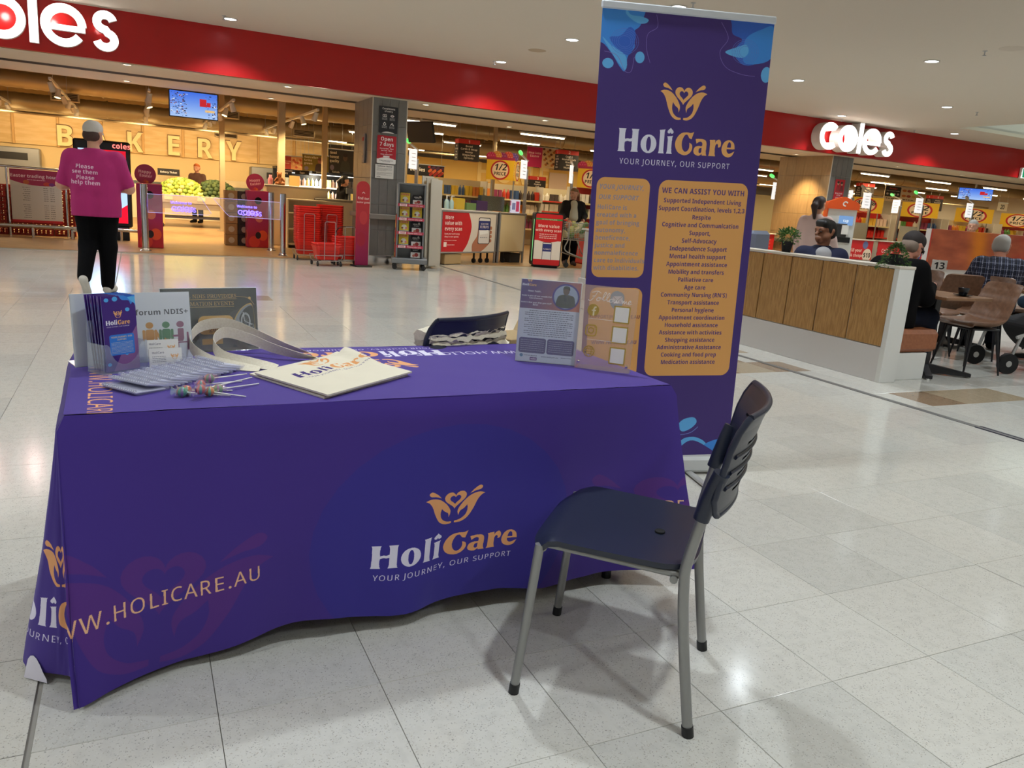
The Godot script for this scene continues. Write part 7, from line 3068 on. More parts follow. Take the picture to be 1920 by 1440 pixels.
		t = thing("promo_counter", ["red panel with a ten dollar roundel beside the orange machine", "red panel about collecting points behind the seated man in a cap", "red panel with a blue roundel at the end of the orange café wall", "red panel behind the pale plant by the banner"][e[2]], "counter", V(e[0], 0.006, -15.2))
		g = G.new()
		g.box(V(0, 0.72, 0), V(e[1], 0.52, 0.02))
		put("poster", g, printed(im, 0.5), t)
		g = G.new()
		g.box(V(0, 0.48, -0.26), V(e[1], 0.96, 0.48))
		put("base", g, "off_white", t)
		g = G.new()
		g.box(V(0, 0.98, -0.2), V(e[1] + 0.04, 0.03, 0.5), 0.006)
		put("worktop", g, "off_white", t)
	for e in [[18.2, -16.1], [20.1, -16.0]]:
		t = thing("screen_divider", "cream divider standing on the checkout behind the %s" % ("red ten dollar panel" if e[0] < 19 else "man in a cap"), "divider", V(e[0], 0.006, e[1]))
		g = G.new()
		g.box(V(0, 1.2, 0), V(0.72, 0.46, 0.03), 0.006)
		put("panel", g, plain(C(222, 208, 180), 0.5), t)
		g = G.new()
		g.box(V(0, 0.48, -0.2), V(0.8, 0.96, 0.5), 0.01)
		put("base", g, "cream", t)

func trolley():
	var t := thing("shopping_trolley", "wire shopping trolley full of groceries pushed by the woman in black", "trolley", V(8.62, 0.006, -14.95), -0.05)
	var g := G.new()
	var B := func(u: float, v: float, y: float) -> Vector3: return V(lerpf(-0.42, 0.42, u) * (0.9 + 0.1 * y), 0.58 + y * 0.36, lerpf(-0.24, 0.24, v) * (0.85 + 0.15 * y))
	for k in 10:
		var y := k / 9.0
		g.tube([B.call(0.0, 0.0, y), B.call(1.0, 0.1, y), B.call(1.0, 0.9, y), B.call(0.0, 1.0, y), B.call(0.0, 0.0, y)], 0.004 if k < 9 else 0.009, 5)
	for k in 15:
		var u := k / 14.0
		for v in [0.0, 1.0]:
			g.tube([B.call(u, absf(v - 0.1 * u), 0.0), B.call(u, absf(v - 0.1 * u), 1.0)], 0.003, 4)
		g.tube([B.call(u, 0.1 * u, 0.0), B.call(u, 1.0 - 0.1 * u, 0.0)], 0.003, 4)
	put("basket", g, "wire", t)
	g = G.new()
	for v in [-1, 1]:
		g.tube(curve([V(-0.38, 0.93, v * 0.23), V(-0.36, 0.6, v * 0.21), V(-0.42, 0.36, v * 0.24), V(0.1, 0.2, v * 0.22), V(0.38, 0.14, v * 0.2)], 5), 0.013, 8)
		g.tube([V(0.05, 0.58, v * 0.2), V(0.2, 0.3, v * 0.21), V(0.38, 0.14, v * 0.2)], 0.011, 8)
		g.tube([V(-0.1, 0.58, v * 0.2), V(-0.1, 0.29, v * 0.22)], 0.009, 8)
	g.tube([V(0.36, 0.15, -0.2), V(0.36, 0.15, 0.2)], 0.011, 8)
	put("frame", g, "wire", t)
	g = G.new()
	g.tube([V(-0.46, 0.99, -0.25), V(-0.46, 0.99, 0.25)], 0.016, 10)
	put("handle", g, "red", t)
	g = G.new()
	g.box(V(0.425, 0.93, 0), V(0.02, 0.05, 0.3), 0.006)
	put("front_badge", g, "red", t)
	for e in [[-0.38, -0.24], [-0.38, 0.24], [0.36, -0.2], [0.36, 0.2]]:
		g = G.new()
		g.cyl(V(e[0], 0.06, e[1] - 0.014), V(e[0], 0.06, e[1] + 0.014), 0.058, -1, 14)
		g.box(V(e[0], 0.13, e[1]), V(0.03, 0.08, 0.04))
		put("castor", g, "dark", t)
	var r := RandomNumberGenerator.new()
	r.seed = 77
	for k in 14:
		g = G.new()
		g.skin([[Vector3.ZERO, V(r.randf_range(-0.06, 0.06), 0.05, r.randf_range(-0.06, 0.06)), 0.07, 0.055]], 0.03, 0.02)
		var o := put("grocery_bag", g, plain([C(214, 206, 170), C(120, 160, 90), C(226, 130, 60), C(230, 224, 206), C(190, 120, 90), C(196, 196, 120)][k % 6], 0.6))
		o.position = t.position + V(-0.28 + (k % 5) * 0.135, 0.68 + 0.1 * (k / 5), [-0.1, 0.1, 0.0][k / 5])
		tag(o, "lumpy %s grocery bag in the wire trolley, %s layer" % [["cream", "green", "orange", "white", "tan", "lime"][k % 6], ["bottom", "middle", "top"][k / 5]], "grocery", "groceries in the trolley")

func orange_machine():
	var t := thing("service_machine", "upright self service machine with an orange arched top at the wood tiled column", "machine", V(14.3, 0, -13.2), -0.62)
	var g := G.new()
	g.box(V(0, 0.86, 0), V(0.62, 1.72, 0.4), 0.015)
	put("cabinet", g, "off_white", t)
	g = G.new()
	g.prism(smooth([Vector2(-0.34, 1.66), Vector2(-0.34, 1.66), Vector2(0.34, 1.66), Vector2(0.34, 1.66), Vector2(0.32, 1.8), Vector2(0.16, 1.87), Vector2(0, 1.93), Vector2(-0.16, 1.87), Vector2(-0.32, 1.8)], 5), -0.22, 0.24)
	put("orange_top", g, "orange", t)
	g = G.new()
	g.stroke(arc(Vector2(0.03, 1.78), 0.045, 0.4, PI * 1.6, 12), 0.025, 0.24, 0.245)
	put("emblem", g, "white", t)
	g = G.new()
	g.box(V(-0.315, 0.86, 0), V(0.02, 1.7, 0.42))
	put("orange_side", g, "orange", t)
	g = G.new()
	g.box(V(0.1, 1.42, 0.21), V(0.3, 0.2, 0.02))
	put("display", g, screen(painted_words(64, 40, C(120, 160, 210), ["tap"], C(230, 240, 250), 16), 0.9), t)
	g = G.new()
	g.box(V(0.0, 1.2, 0.26), V(0.26, 0.3, 0.16), 0.02)
	put("keypad_hood", g, "dark", t)
	g = G.new()
	g.box(V(0.08, 1.22, 0.35), V(0.14, 0.2, 0.03), 0.004)
	put("notice", g, "white", t)
	g = G.new()
	g.box(V(0.02, 1.0, 0.22), V(0.44, 0.12, 0.06))
	put("tray", g, "black", t)

# ---------------------------------------------------------------- shelving and shop lights
func shelf_unit(at: Vector3, w: float, levels: Array, back: Material, label: String, head := ""):
	var t := thing("shelf_unit", label, "shelving", at + V(0, 0.006, 0))
	var top: float = levels[-1] + 0.45
	var g := G.new()
	g.box(V(0, top / 2, -0.24), V(w, top, 0.04))
	put("back_panel", g, back, t)
	for y in levels:
		g = G.new()
		g.box(V(0, y, 0), V(w, 0.03, 0.46), 0.003)
		var s := put("shelf", g, "off_white", t)
		g = G.new()
		g.box(V(0, y, 0.235), V(w, 0.045, 0.01))
		put("price_strip", g, plain(C(226, 210, 160), 0.5) if int(y * 10) % 2 else plain(C(206, 60, 44), 0.5), s)
	for sx in [-1, 1]:
		g = G.new()
		g.box(V(sx * w / 2, top / 2, 0), V(0.025, top, 0.5))
		put("side", g, "off_white", t)

func build_shelving():
	var any := [C(206, 60, 40), C(226, 190, 60), C(230, 222, 204), C(60, 90, 140), C(90, 140, 70), C(150, 60, 100), C(216, 130, 50), C(60, 44, 40)]
	var reds := [C(206, 40, 30), C(226, 60, 40), C(240, 210, 190), C(190, 30, 30), C(236, 190, 70)]
	var pale := [C(226, 220, 206), C(120, 170, 110), C(230, 226, 220), C(206, 200, 186), C(70, 60, 60)]
	var units := [
		[V(8.1, 0, -21.2), 1.7, [0.55, 0.95, 1.35], M.cream, "shelf of snack packets beyond the checkout counter", any, 15, 0.3],
		[V(10.3, 0, -22.5), 2.2, [0.5, 0.95, 1.35], M.cream, "shelf of grocery packets between the two half price cubes", any, 15, 0.3],
		[V(13.6, 0, -25.0), 4.2, [0.65, 1.05, 1.4], M.cream, "long low shelf under the yellow rear wall", pale, 22, 0.28],
		[V(11.75, 0, -20.0), 1.2, [0.55, 0.98, 1.38], M.dark_red, "end shelf of pale bottles under the second price cube", pale, 9, 0.28],
		[V(16.2, 0, -21.0), 3.0, [0.6, 1.0, 1.4], M.cream, "shelf seen in the gap by the wood tiled column", any, 16, 0.28],
		[V(22.8, 0, -20.2), 2.6, [0.62, 1.0, 1.38], M.red, "red backed shelf under the forty percent sign", reds, 15, 0.28],
		[V(25.7, 0, -20.3), 2.4, [0.62, 1.0, 1.38], M.dark_red, "shelf under the half price sign beyond the menu poster", any, 13, 0.28],
		[V(28.6, 0, -20.3), 2.6, [0.62, 1.0, 1.38], M.cream, "shelf under the half price sign by the far television", any, 13, 0.28],
		[V(31.6, 0, -20.3), 2.4, [0.62, 1.0, 1.38], M.dark_red, "shelf at the far checkout near the exit sign", any, 12, 0.28],
	]
	var n := 0
	for u in units:
		shelf_unit(u[0], u[1], u[2], u[3], u[4])
		var k := 0
		for y in u[2]:
			row_of(u[0] + V(-u[1] / 2 + 0.05, y + 0.021, 0.06), V(1, 0, 0), u[1] - 0.1, u[6], u[7], "grocery on the %s board of the %s" % [["lower", "middle", "upper"][k], ["snack shelf behind the checkout counter", "shelf between the price cubes", "low shelf under the yellow wall", "end shelf by the banner", "shelf near the wood tiled column", "red shelf under the forty percent sign", "shelf behind the menu poster", "shelf below the far television", "shelf under the exit sign"][n]], "goods on the " + u[4], n * 5 + k, u[5])
			k += 1
		n += 1
	# yellow rear wall with large letters
	var g := G.new()
	g.box(V(14.5, 1.42, -31.9), V(18, 2.84, 0.1))
	struct("wall_rear", g, plain(C(236, 196, 110), 0.7))
	var t := thing("wall_lettering", "large pale letters on the yellow rear wall", "sign", V(13.4, 2.05, -31.83))
	for k in 4:
		var o := MeshInstance3D.new()
		o.mesh = text_mesh("HOME"[k], 1.1, 0.06)
		o.material_override = plain(C(250, 222, 150), 0.5)
		o.position = V(k * 0.95, 0.4, 0)
		place("letter", o, t)
	sheet("wall_picture", V(17.0, 2.35, -31.8), 0.9, 0.7, printed(painted_words(96, 76, C(214, 190, 170), [], C(60, 50, 110), 30)), "pale framed picture on the yellow rear wall behind the woman", "picture", 0, 0.03)
	g = G.new()
	g.box(V(29.0, 1.3, -32.2), V(13.8, 2.6, 0.1))
	struct("wall_rear", g, plain(C(196, 186, 150), 0.8))
	# rows of tube lamps
	var k := 0
	for z in [-18.6, -21.4, -24.2, -27.0, -29.8]:
		for i in 10:
			var x := 6.4 + i * 3.0 + (0.7 if k % 2 else 0.0)
			var q := thing("tube_lamp", "slim suspended tube lamp, %s row from the entrance, %s along" % [nth(k), nth(i)], "lamp", V(x, 2.98, z), 0, "tube lamps over the shop floor")
			g = G.new()
			g.box(V(0, 0.03, 0), V(1.3, 0.045, 0.1), 0.006)
			put("housing", g, "off_white", q)
			g = G.new()
			g.tube([V(-0.62, -0.005, 0), V(0.62, -0.005, 0)], 0.02, 8)
			put("tube", g, "tube", q)
			for sx in [-0.45, 0.45]:
				g = G.new()
				g.cyl(V(sx, 0.05, 0), V(sx, 1.69, 0), 0.004, -1, 4)
				put("wire", g, "wire", q)
			var l := AreaLight3D.new()
			l.area_size = Vector2(1.24, 0.08)
			l.light_energy = 2.6
			l.area_range = 30.0
			l.light_color = Color(1.0, 0.90, 0.70)
			l.shadow_enabled = true
			l.name = "light"
			l.position = V(0, -0.04, 0)
			l.basis = Basis.looking_at(Vector3.DOWN, Vector3.FORWARD)
			q.add_child(l)
		k += 1

# ---------------------------------------------------------------- café
func cafe_chair(at: Vector3, turn: float, label: String) -> Node3D:
	var key := "cafe_chair"
	if goods.has(key):
		return dup(goods[key], at, turn, label)
	var t := thing("cafe_chair", label, "chair", at, turn, "brown café chairs")
	# one padded shell from the front of the seat up the back; forward is -z
	var side := [V(0, 0.455, -0.23), V(0, 0.475, -0.2), V(0, 0.465, -0.05), V(0, 0.462, 0.08), V(0, 0.49, 0.165), V(0, 0.58, 0.215), V(0, 0.70, 0.245), V(0, 0.80, 0.275), V(0, 0.865, 0.29)]
	var P := curve(side, 4)
	var rows := []
	var back := []
	var m := P.size()
	for j in m:
		var s := j / float(m - 1)
		var d: Vector3 = (P[mini(j + 1, m - 1)] - P[maxi(j - 1, 0)]).normalized()
		var nn := V(0, d.z, -d.y) * -1.0
		if nn.y < 0 and s < 0.5:
			nn = -nn
		nn = V(0, absf(d.z), -d.y)
		var w := 0.225 - 0.02 * smoothstep(0.55, 1.0, s) - 0.035 * pow(clampf((s - 0.93) / 0.07, 0, 1), 2.0) - 0.03 * pow(clampf((0.05 - s) / 0.05, 0, 1), 2.0)
		var a := PackedVector3Array()
		var b := PackedVector3Array()
		for i in 15:
			var u := i / 7.0 - 1.0
			var wrap := 0.05 * pow(absf(u), 3.0) * sin(PI * clampf(s, 0.0, 1.0)) 
			var tuft := 0.0
			for q in [0.52, 0.80]:
				tuft += 0.010 * exp(-pow((s - q) / 0.022, 2.0))
			for q in [Vector2(-0.33, 0.66), Vector2(0.33, 0.66), Vector2(-0.33, 0.30), Vector2(0.33, 0.30), Vector2(-0.33, 0.88), Vector2(0.33, 0.88)]:
				tuft += 0.012 * exp(-(pow((u - q.x) / 0.10, 2.0) + pow((s - q.y) / 0.03, 2.0)))
			var edge := 0.018 * pow(absf(u), 8.0)
			a.append(P[j] + V(u * w, 0, 0) + nn * (0.022 + wrap - tuft - edge))
			b.append(P[j] + V(u * w, 0, 0) + nn * (-0.018 + wrap + edge * 0.6))
		rows.append(a)
		back.append(b)
	var g := G.new()
	g.grid(rows, true)
	g.grid(back)
	g.grid([rows[0], back[0]])
	g.grid([rows[m - 1], back[m - 1]], true)
	for e in [0, 14]:
		var a := PackedVector3Array()
		var b := PackedVector3Array()
		for j in m:
			a.append(rows[j][e])
			b.append(back[j][e])
		g.grid([a, b], e == 0)
	put("shell", g, "leather", t)
	g = G.new()
	g.box(V(0, 0.43, -0.01), V(0.34, 0.02, 0.32), 0.004)
	put("seat_frame", g, "leg_black", t)
	for sx in [-1, 1]:
		for sz in [-1, 1]:
			g = G.new()
			g.cyl(V(sx * 0.15, 0.43, -0.01 + sz * 0.14), V(sx * 0.205, 0.0, -0.01 + sz * 0.21), 0.019, 0.0085, 12)
			put("leg", g, "leg_black", t)
	goods[key] = t
	return t

func cafe_table(at: Vector3, turn: float, label: String, w := 0.7):
	var t := thing("cafe_table", label, "table", at, turn)
	var g := G.new()
	g.box(V(0, 0.732, 0), V(w, 0.032, 0.66), 0.006)
	put("tabletop", g, "table_wood", t)
	g = G.new()
	g.box(V(0, 0.37, 0), V(0.07, 0.7, 0.07), 0.004)
	put("stem", g, "leg_black", t)
	for k in 4:
		g = G.new()
		var d := turned(V(1, 0, 0), PI / 4 + k * PI / 2)
		g.xf = Transform3D(Basis(Vector3.UP, PI / 4 + k * PI / 2), Vector3.ZERO)
		g.prism(PackedVector2Array([Vector2(0, 0.012), Vector2(0.34, 0.012), Vector2(0.40, 0.012), Vector2(0.40, 0.04), Vector2(0.05, 0.09), Vector2(0, 0.09)]), -0.03, 0.03)
		var f := put("foot", g, "leg_black", t)
		g = G.new()
		g.cyl(d * 0.385, d * 0.385 + V(0, 0.014, 0), 0.016, -1, 8)
		put("glide", g, "white", f)

func build_cafe():
	# planter wall: oak boards on a white plinth with white end and cap
	var t := thing("cafe_partition", "low oak boarded partition with white plinth and end panel round the café", "partition", V(5.78, 0, -4.56))
	t.set_meta("kind", "structure")
	var L := 5.2
	var g := G.new()
	g.box(V(0, 0.48, -L / 2), V(0.15, 0.95, L - 0.04))
	put("core", g, "off_white", t)
	g = G.new()
	g.box(V(0, 0.15, -L / 2 - 0.02), V(0.185, 0.3, L), 0.003)
	put("plinth", g, plain(C(214, 210, 208), 0.5), t)
	g = G.new()
	g.box(V(0.0, 0.485, 0.0), V(0.19, 0.97, 0.05), 0.003)
	put("end_panel", g, plain(C(226, 226, 222), 0.5), t)
	g = G.new()
	g.box(V(0, 0.98, -L / 2), V(0.2, 0.024, L + 0.06), 0.004)
	put("cap", g, plain(C(214, 204, 190), 0.5), t)
	g = G.new()
	g.box(V(-0.083, 0.635, 0), V(0.018, 0.655, 0.372), 0.003)
	var plank: MeshInstance3D = null
	for k in 13:
		var p := V(0, 0, -0.215 - k * 0.386)
		if plank == null:
			plank = put("board", g, "wood", t)
			plank.position = p
		else:
			share("board", plank, p, t)
	# bench along its inner side
	t = thing("cafe_bench", "tan leather bench on a white base behind the oak partition", "bench", V(6.12, 0, -4.6))
	g = G.new()
	g.box(V(-0.03, 0.12, -2.3), V(0.44, 0.24, 4.6), 0.004)
	put("base", g, plain(C(224, 224, 220), 0.5), t)
	g = G.new()
	g.box(V(0.03, 0.345, -2.3), V(0.56, 0.2, 4.62), 0.035)
	put("seat_cushion", g, "bench_leather", t)
	g = G.new()
	g.box(V(-0.215, 0.68, -2.3), V(0.08, 0.5, 4.6), 0.03)
	put("back_cushion", g, "bench_leather", t)
	# grey seat back behind the man in navy
	t = thing("lounge_seat", "pale grey upholstered high seat back beside the man in navy", "seat", V(6.75, 0, -7.4), 0.5)
	g = G.new()
	g.box(V(0, 0.85, 0), V(0.55, 0.62, 0.1), 0.04)
	put("backrest", g, plain(C(128, 136, 156), 0.8), t)
	g = G.new()
	g.box(V(0, 0.45, 0.25), V(0.55, 0.14, 0.5), 0.04)
	put("seat", g, plain(C(128, 136, 156), 0.8), t)
	for sx in [-1, 1]:
		for sz in [0, 1]:
			g = G.new()
			g.cyl(V(sx * 0.22, 0.0, sz * 0.44), V(sx * 0.22, 0.40, sz * 0.44), 0.015, -1, 8)
			put("leg", g, "leg_black", t)
	plant(V(5.78, 0.993, -5.93), 0, "bushy green plant in a small black pot on the oak partition")
	plant(V(5.78, 0.993, -4.67), 1, "trailing green plant in a black pot at the white end of the partition")
	# tables and chairs
	cafe_table(V(6.62, 0, -4.84), 0.0, "brown café table with a black cup before the man in the cap", 0.62)
	cafe_table(V(8.7, 0, -6.2), 0.0, "café table with the numbered stand beyond the nearer chairs")
	cafe_table(V(8.95, 0, -5.1), 0.0, "café table by the man in the checked shirt")
	cafe_table(V(7.15, 0, -6.75), 0.0, "café table behind the man in navy")
	cafe_chair(V(7.22, 0, -4.84), 1.4, "brown tufted café chair nearest the aisle, its seat turned to the black cup")
	cafe_chair(V(7.6, 0, -5.62), 3.4, "brown café chair seen from behind past the black cup")
	cafe_chair(V(8.25, 0, -5.45), 2.0, "brown café chair next to the pram handle")
	cafe_chair(V(8.28, 0, -5.9), -0.5, "brown café chair back in front of the man in the checked shirt")
	cafe_chair(V(8.95, 0, -6.85), 2.9, "brown café chair with its back to the white low wall")
	cafe_chair(V(8.45, 0, -6.75), 2.6, "brown café chair by the numbered table stand")
	cafe_chair(V(8.0, 0, -6.15), 1.9, "brown café chair hidden behind the man in the cap")
	cafe_chair(V(7.1, 0, -6.2), 0.3, "brown café chair top showing over the oak partition")
	cafe_chair(V(9.3, 0, -5.75), 0.8, "brown café chair carrying the man in the checked shirt")
	# cup and saucer
	t = thing("coffee_cup", "black coffee cup on a black saucer before the man in the cap", "cup", V(6.66, 0.7485, -4.62))
	g = G.new()
	g.lathe([Vector2(0.03, 0.002), Vector2(0.075, 0.012), Vector2(0.078, 0.015), Vector2(0.03, 0.008), Vector2(0, 0.008)], 24)
	put("saucer", g, plain(C(22, 22, 26), 0.25), t)
	g = G.new()
	g.lathe([Vector2(0.026, 0.009), Vector2(0.034, 0.015), Vector2(0.046, 0.06), Vector2(0.048, 0.075), Vector2(0.045, 0.075), Vector2(0.042, 0.06), Vector2(0.0, 0.05)], 24)
	put("cup", g, plain(C(22, 22, 26), 0.25), t)
	g = G.new()
	g.tube(curve([V(0.045, 0.062, 0), V(0.068, 0.058, 0), V(0.066, 0.035, 0), V(0.04, 0.028, 0)], 5), 0.005, 6)
	put("handle", g, plain(C(22, 22, 26), 0.25), t)
	# numbered stand, condiments
	t = thing("table_number", "white table number thirteen on a small stand beyond the chairs", "sign", V(8.42, 0.7485, -6.2), -0.85)
	g = G.new()
	g.box(V(0, 0.17, 0), V(0.16, 0.13, 0.006), 0.002)
	put("card", g, printed(painted_words(64, 52, C(226, 222, 214), ["13"], C(20, 18, 18), 44), 0.5), t)
	g = G.new()
	g.cyl(V(0, 0, 0), V(0, 0.11, 0), 0.006, -1, 8)
	g.cyl(V(0, 0, 0), V(0, 0.008, 0), 0.04, -1, 14)
	put("stand", g, "chrome", t)
	for e in [[V(8.72, 0.7485, -5.0), "wooden condiment caddy with jars before the man in the checked shirt"], [V(8.85, 0.7485, -6.0), "small caddy of jars next to the numbered stand"], [V(9.15, 0.7485, -4.95), "tray of glasses and sauce at the end café table"]]:
		t = thing("condiment_caddy", e[1], "caddy", e[0])
		g = G.new()
		g.box(V(0, 0.02, 0), V(0.2, 0.04, 0.12), 0.004)
		put("box", g, "wood", t)
		for k in 3:
			g = G.new()
			g.lathe([Vector2(0, 0.03), Vector2(0.025, 0.03), Vector2(0.025, 0.1), Vector2(0.018, 0.115), Vector2(0, 0.115)], 12, V(-0.06 + k * 0.06, 0, 0))
			var j := put("jar", g, plain(C(206, 206, 206), 0.1), t)
			g = G.new()
			g.lathe([Vector2(0.02, 0.112), Vector2(0.02, 0.13), Vector2(0, 0.13)], 12, V(-0.06 + k * 0.06, 0, 0))
			put("lid", g, "alu", j)
	t = thing("drink_glass", "clear drink glass with a white straw on the end café table", "glass", V(9.2, 0.7485, -5.15))
	g = G.new()
	g.lathe([Vector2(0, 0.003), Vector2(0.03, 0.003), Vector2(0.036, 0.13), Vector2(0.033, 0.13), Vector2(0.028, 0.008), Vector2(0, 0.008)], 14)
	put("tumbler", g, "clear", t)
	g = G.new()
	g.cyl(V(0.01, 0.01, 0), V(0.06, 0.27, 0), 0.005, -1, 8)
	put("straw", g, "white", t)
	# low wall with a long painted panel
	t = thing("cafe_screen_wall", "low white café wall with a long orange and red painted panel", "partition", V(15.2, 0, -9.05))
	t.set_meta("kind", "structure")
	g = G.new()
	g.box(V(0, 0.68, -0.06), V(6.5, 1.36, 0.1), 0.004)
	put("wall", g, plain(C(206, 198, 192), 0.6), t)
	var im := canvas(640, 96, C(170, 84, 54))
	var f := noise(0.012, 4, 3)
	for y in 96:
		for x in 640:
			var c := C(176, 90, 58).lerp(C(140, 66, 44), clampf(0.5 + f.get_noise_2d(x, y * 2.0), 0, 1))
			c = c.lerp(C(206, 116, 22), 0.85 * exp(-pow((x - 118 - y * 0.12) / 22.0, 2)))
			c = c.lerp(C(186, 30, 34), smoothstep(190, 300, x) * clampf(0.6 + f.get_noise_2d(x + 500, y), 0, 1))
			im.set_pixel(x, y, c)
	g = G.new()
	g.box(V(0, 1.03, 0.002), V(6.5, 0.66, 0.03), 0.004)
	put("painted_panel", g, printed(im, 0.35), t)
	pram()

func plant(at: Vector3, kind: int, label: String):
	var t := thing("potted_plant", label, "plant", at)
	var g := G.new()
	g.lathe([Vector2(0, 0.001), Vector2(0.042, 0.001), Vector2(0.055, 0.1), Vector2(0.058, 0.105), Vector2(0.05, 0.105), Vector2(0.048, 0.09), Vector2(0, 0.09)] if kind == 0 else [Vector2(0, 0.001), Vector2(0.055, 0.001), Vector2(0.06, 0.09), Vector2(0.052, 0.09), Vector2(0.05, 0.075), Vector2(0, 0.075)], 18)
	put("pot", g, "matte_black", t)
	var r := RandomNumberGenerator.new()
	r.seed = 40 + kind
	var gs := [G.new(), G.new(), G.new()]
	for k in (420 if kind == 0 else 620):
		var p := Vector3.ZERO
		var d := Vector3.ZERO
		if kind == 0:
			d = V(r.randfn(), r.randfn() * 0.9 + 0.5, r.randfn()).normalized()
			p = V(0, 0.15, 0) + V(d.x * 0.11, d.y * 0.08, d.z * 0.11) * r.randf_range(0.35, 1.0)
		else:
			var a := r.randf() * TAU
			var s := r.randf()
			p = V(cos(a) * 0.17 * s, 0.12 + 0.05 * (1 - s) - 0.17 * s * s + r.randf_range(-0.02, 0.02), sin(a) * (0.10 * s) - 0.0)
			p.y = maxf(p.y, 0.004 if absf(p.x) < 0.1 else -0.04)
			d = V(cos(a), -0.5 * s + r.randf_range(-0.2, 0.5), sin(a)).normalized()
		var side := d.cross(Vector3.UP + V(r.randf() - 0.5, 0, r.randf() - 0.5)).normalized()
		var len := r.randf_range(0.022, 0.036) if kind == 0 else r.randf_range(0.02, 0.034)
		var w := 0.009 if kind == 0 else 0.0045
		var up := side.cross(d) * 0.006
		var q: G = gs[2 if r.randf() < (0.25 if kind == 0 else 0.08) else r.randi() % 2]
		q.tri(p, p + d * len * 0.5 + side * w + up, p + d * len)
		q.tri(p, p + d * len, p + d * len * 0.5 - side * w + up)
	for k in 3:
		put("foliage", gs[k], ["leaf_a", "leaf_b", "leaf_c"][k], t).set_meta("kind", "stuff")
	g = G.new()
	for k in 7:
		var a := k * TAU / 7
		g.tube([V(0, 0.07, 0), V(cos(a) * 0.04, 0.14, sin(a) * 0.04), V(cos(a) * 0.09, 0.17 if kind == 0 else 0.1, sin(a) * 0.08)], 0.002, 5)
	put("stem", g, "leaf_b", t)

func pram():
	var t := thing("pram", "dark pram with grey tube frame and dark wheels at the café's edge", "pram", V(7.98, 0, -4.78), -0.35)
	var g := G.new()
	g.prism(smooth([Vector2(-0.12, 0.44), Vector2(0.1, 0.22), Vector2(0.42, 0.16), Vector2(0.8, 0.3), Vector2(0.86, 0.6), Vector2(0.4, 0.58), Vector2(0.05, 0.55)]), -0.22, 0.22)
	put("carry_body", g, plain(C(16, 16, 20), 0.8), t)
	for sz in [-1, 1]:
		g = G.new()
		g.tube([V(-0.3, 0.36, sz * 0.25), V(0.1, 0.52, sz * 0.26), V(0.75, 0.86, sz * 0.26), V(0.95, 0.98, sz * 0.24)], 0.017, 10)
		g.tube([V(-0.25, 0.38, sz * 0.25), V(-0.33, 0.1, sz * 0.24)], 0.016, 8)
		put("frame_tube", g, "alu", t)
		g = G.new()
		g.cyl(V(-0.33, 0.1, sz * 0.24 - 0.022), V(-0.33, 0.1, sz * 0.24 + 0.022), 0.1, -1, 22)
		var w := put("front_wheel", g, "matte_black", t)
		g = G.new()
		g.cyl(V(-0.33, 0.1, sz * 0.24 - 0.024), V(-0.33, 0.1, sz * 0.24 + 0.024), 0.03, -1, 14)
		put("hub", g, "alu", w)
		g = G.new()
		g.cyl(V(0.55, 0.14, sz * 0.28 - 0.022), V(0.55, 0.14, sz * 0.28 + 0.022), 0.14, -1, 22)
		put("rear_wheel", g, "matte_black", t)
	g = G.new()
	g.tube([V(0.95, 0.98, -0.24), V(0.98, 1.0, 0), V(0.95, 0.98, 0.24)], 0.018, 8)
	put("handle", g, "black", t)
	var b := thing("blanket", "dark teal padded blanket bundled over the pram", "blanket", t.position, -0.35)
	g = G.new()
	g.skin([[V(-0.05, 0.66, 0.1), V(0.5, 0.69, 0.08), 0.07, 0.08], [V(-0.02, 0.68, -0.1), V(0.5, 0.7, -0.1), 0.065, 0.075], [V(0.0, 0.63, 0.0), V(0.45, 0.64, 0), 0.07, 0.07]], 0.018, 0.03)
	put("cloth", g, plain(C(24, 46, 66), 0.9), b)

# ---------------------------------------------------------------- people
# joints in the person's own space: y up, facing -z, x to the person's right; s scales a 1.75 m figure
func stance(s: float) -> Dictionary:
	var J := {"pelvis": V(0, 0.95, 0), "waist": V(0, 1.10, 0.0), "chest": V(0, 1.30, 0.01), "neck": V(0, 1.48, 0.02), "head": V(0, 1.635, -0.005)}
	for q in [["l", -1.0], ["r", 1.0]]:
		J["sh" + q[0]] = V(q[1] * 0.185, 1.405, 0.015)
		J["el" + q[0]] = V(q[1] * 0.26, 1.14, 0.03)
		J["wr" + q[0]] = V(q[1] * 0.27, 0.89, -0.04)
		J["hip" + q[0]] = V(q[1] * 0.095, 0.92, 0)
		J["kn" + q[0]] = V(q[1] * 0.10, 0.50, -0.01)
		J["an" + q[0]] = V(q[1] * 0.10, 0.085, 0.03)
		J["toe" + q[0]] = V(q[1] * 0.12, 0.035, -0.15)
	for k in J:
		J[k] *= s
	return J

func seated(J: Dictionary, seat_y: float, fwd := 0.44):
	var drop: float = J.pelvis.y - (seat_y + 0.10)
	for k in J:
		if not (k.begins_with("kn") or k.begins_with("an") or k.begins_with("toe")):
			J[k].y -= drop
	for q in [["l", -1.0], ["r", 1.0]]:
		J["kn" + q[0]] = V(q[1] * 0.13, seat_y + 0.075, -fwd)
		J["an" + q[0]] = V(q[1] * 0.13, 0.09, -fwd + 0.03)
		J["toe" + q[0]] = V(q[1] * 0.15, 0.035, -fwd - 0.14)

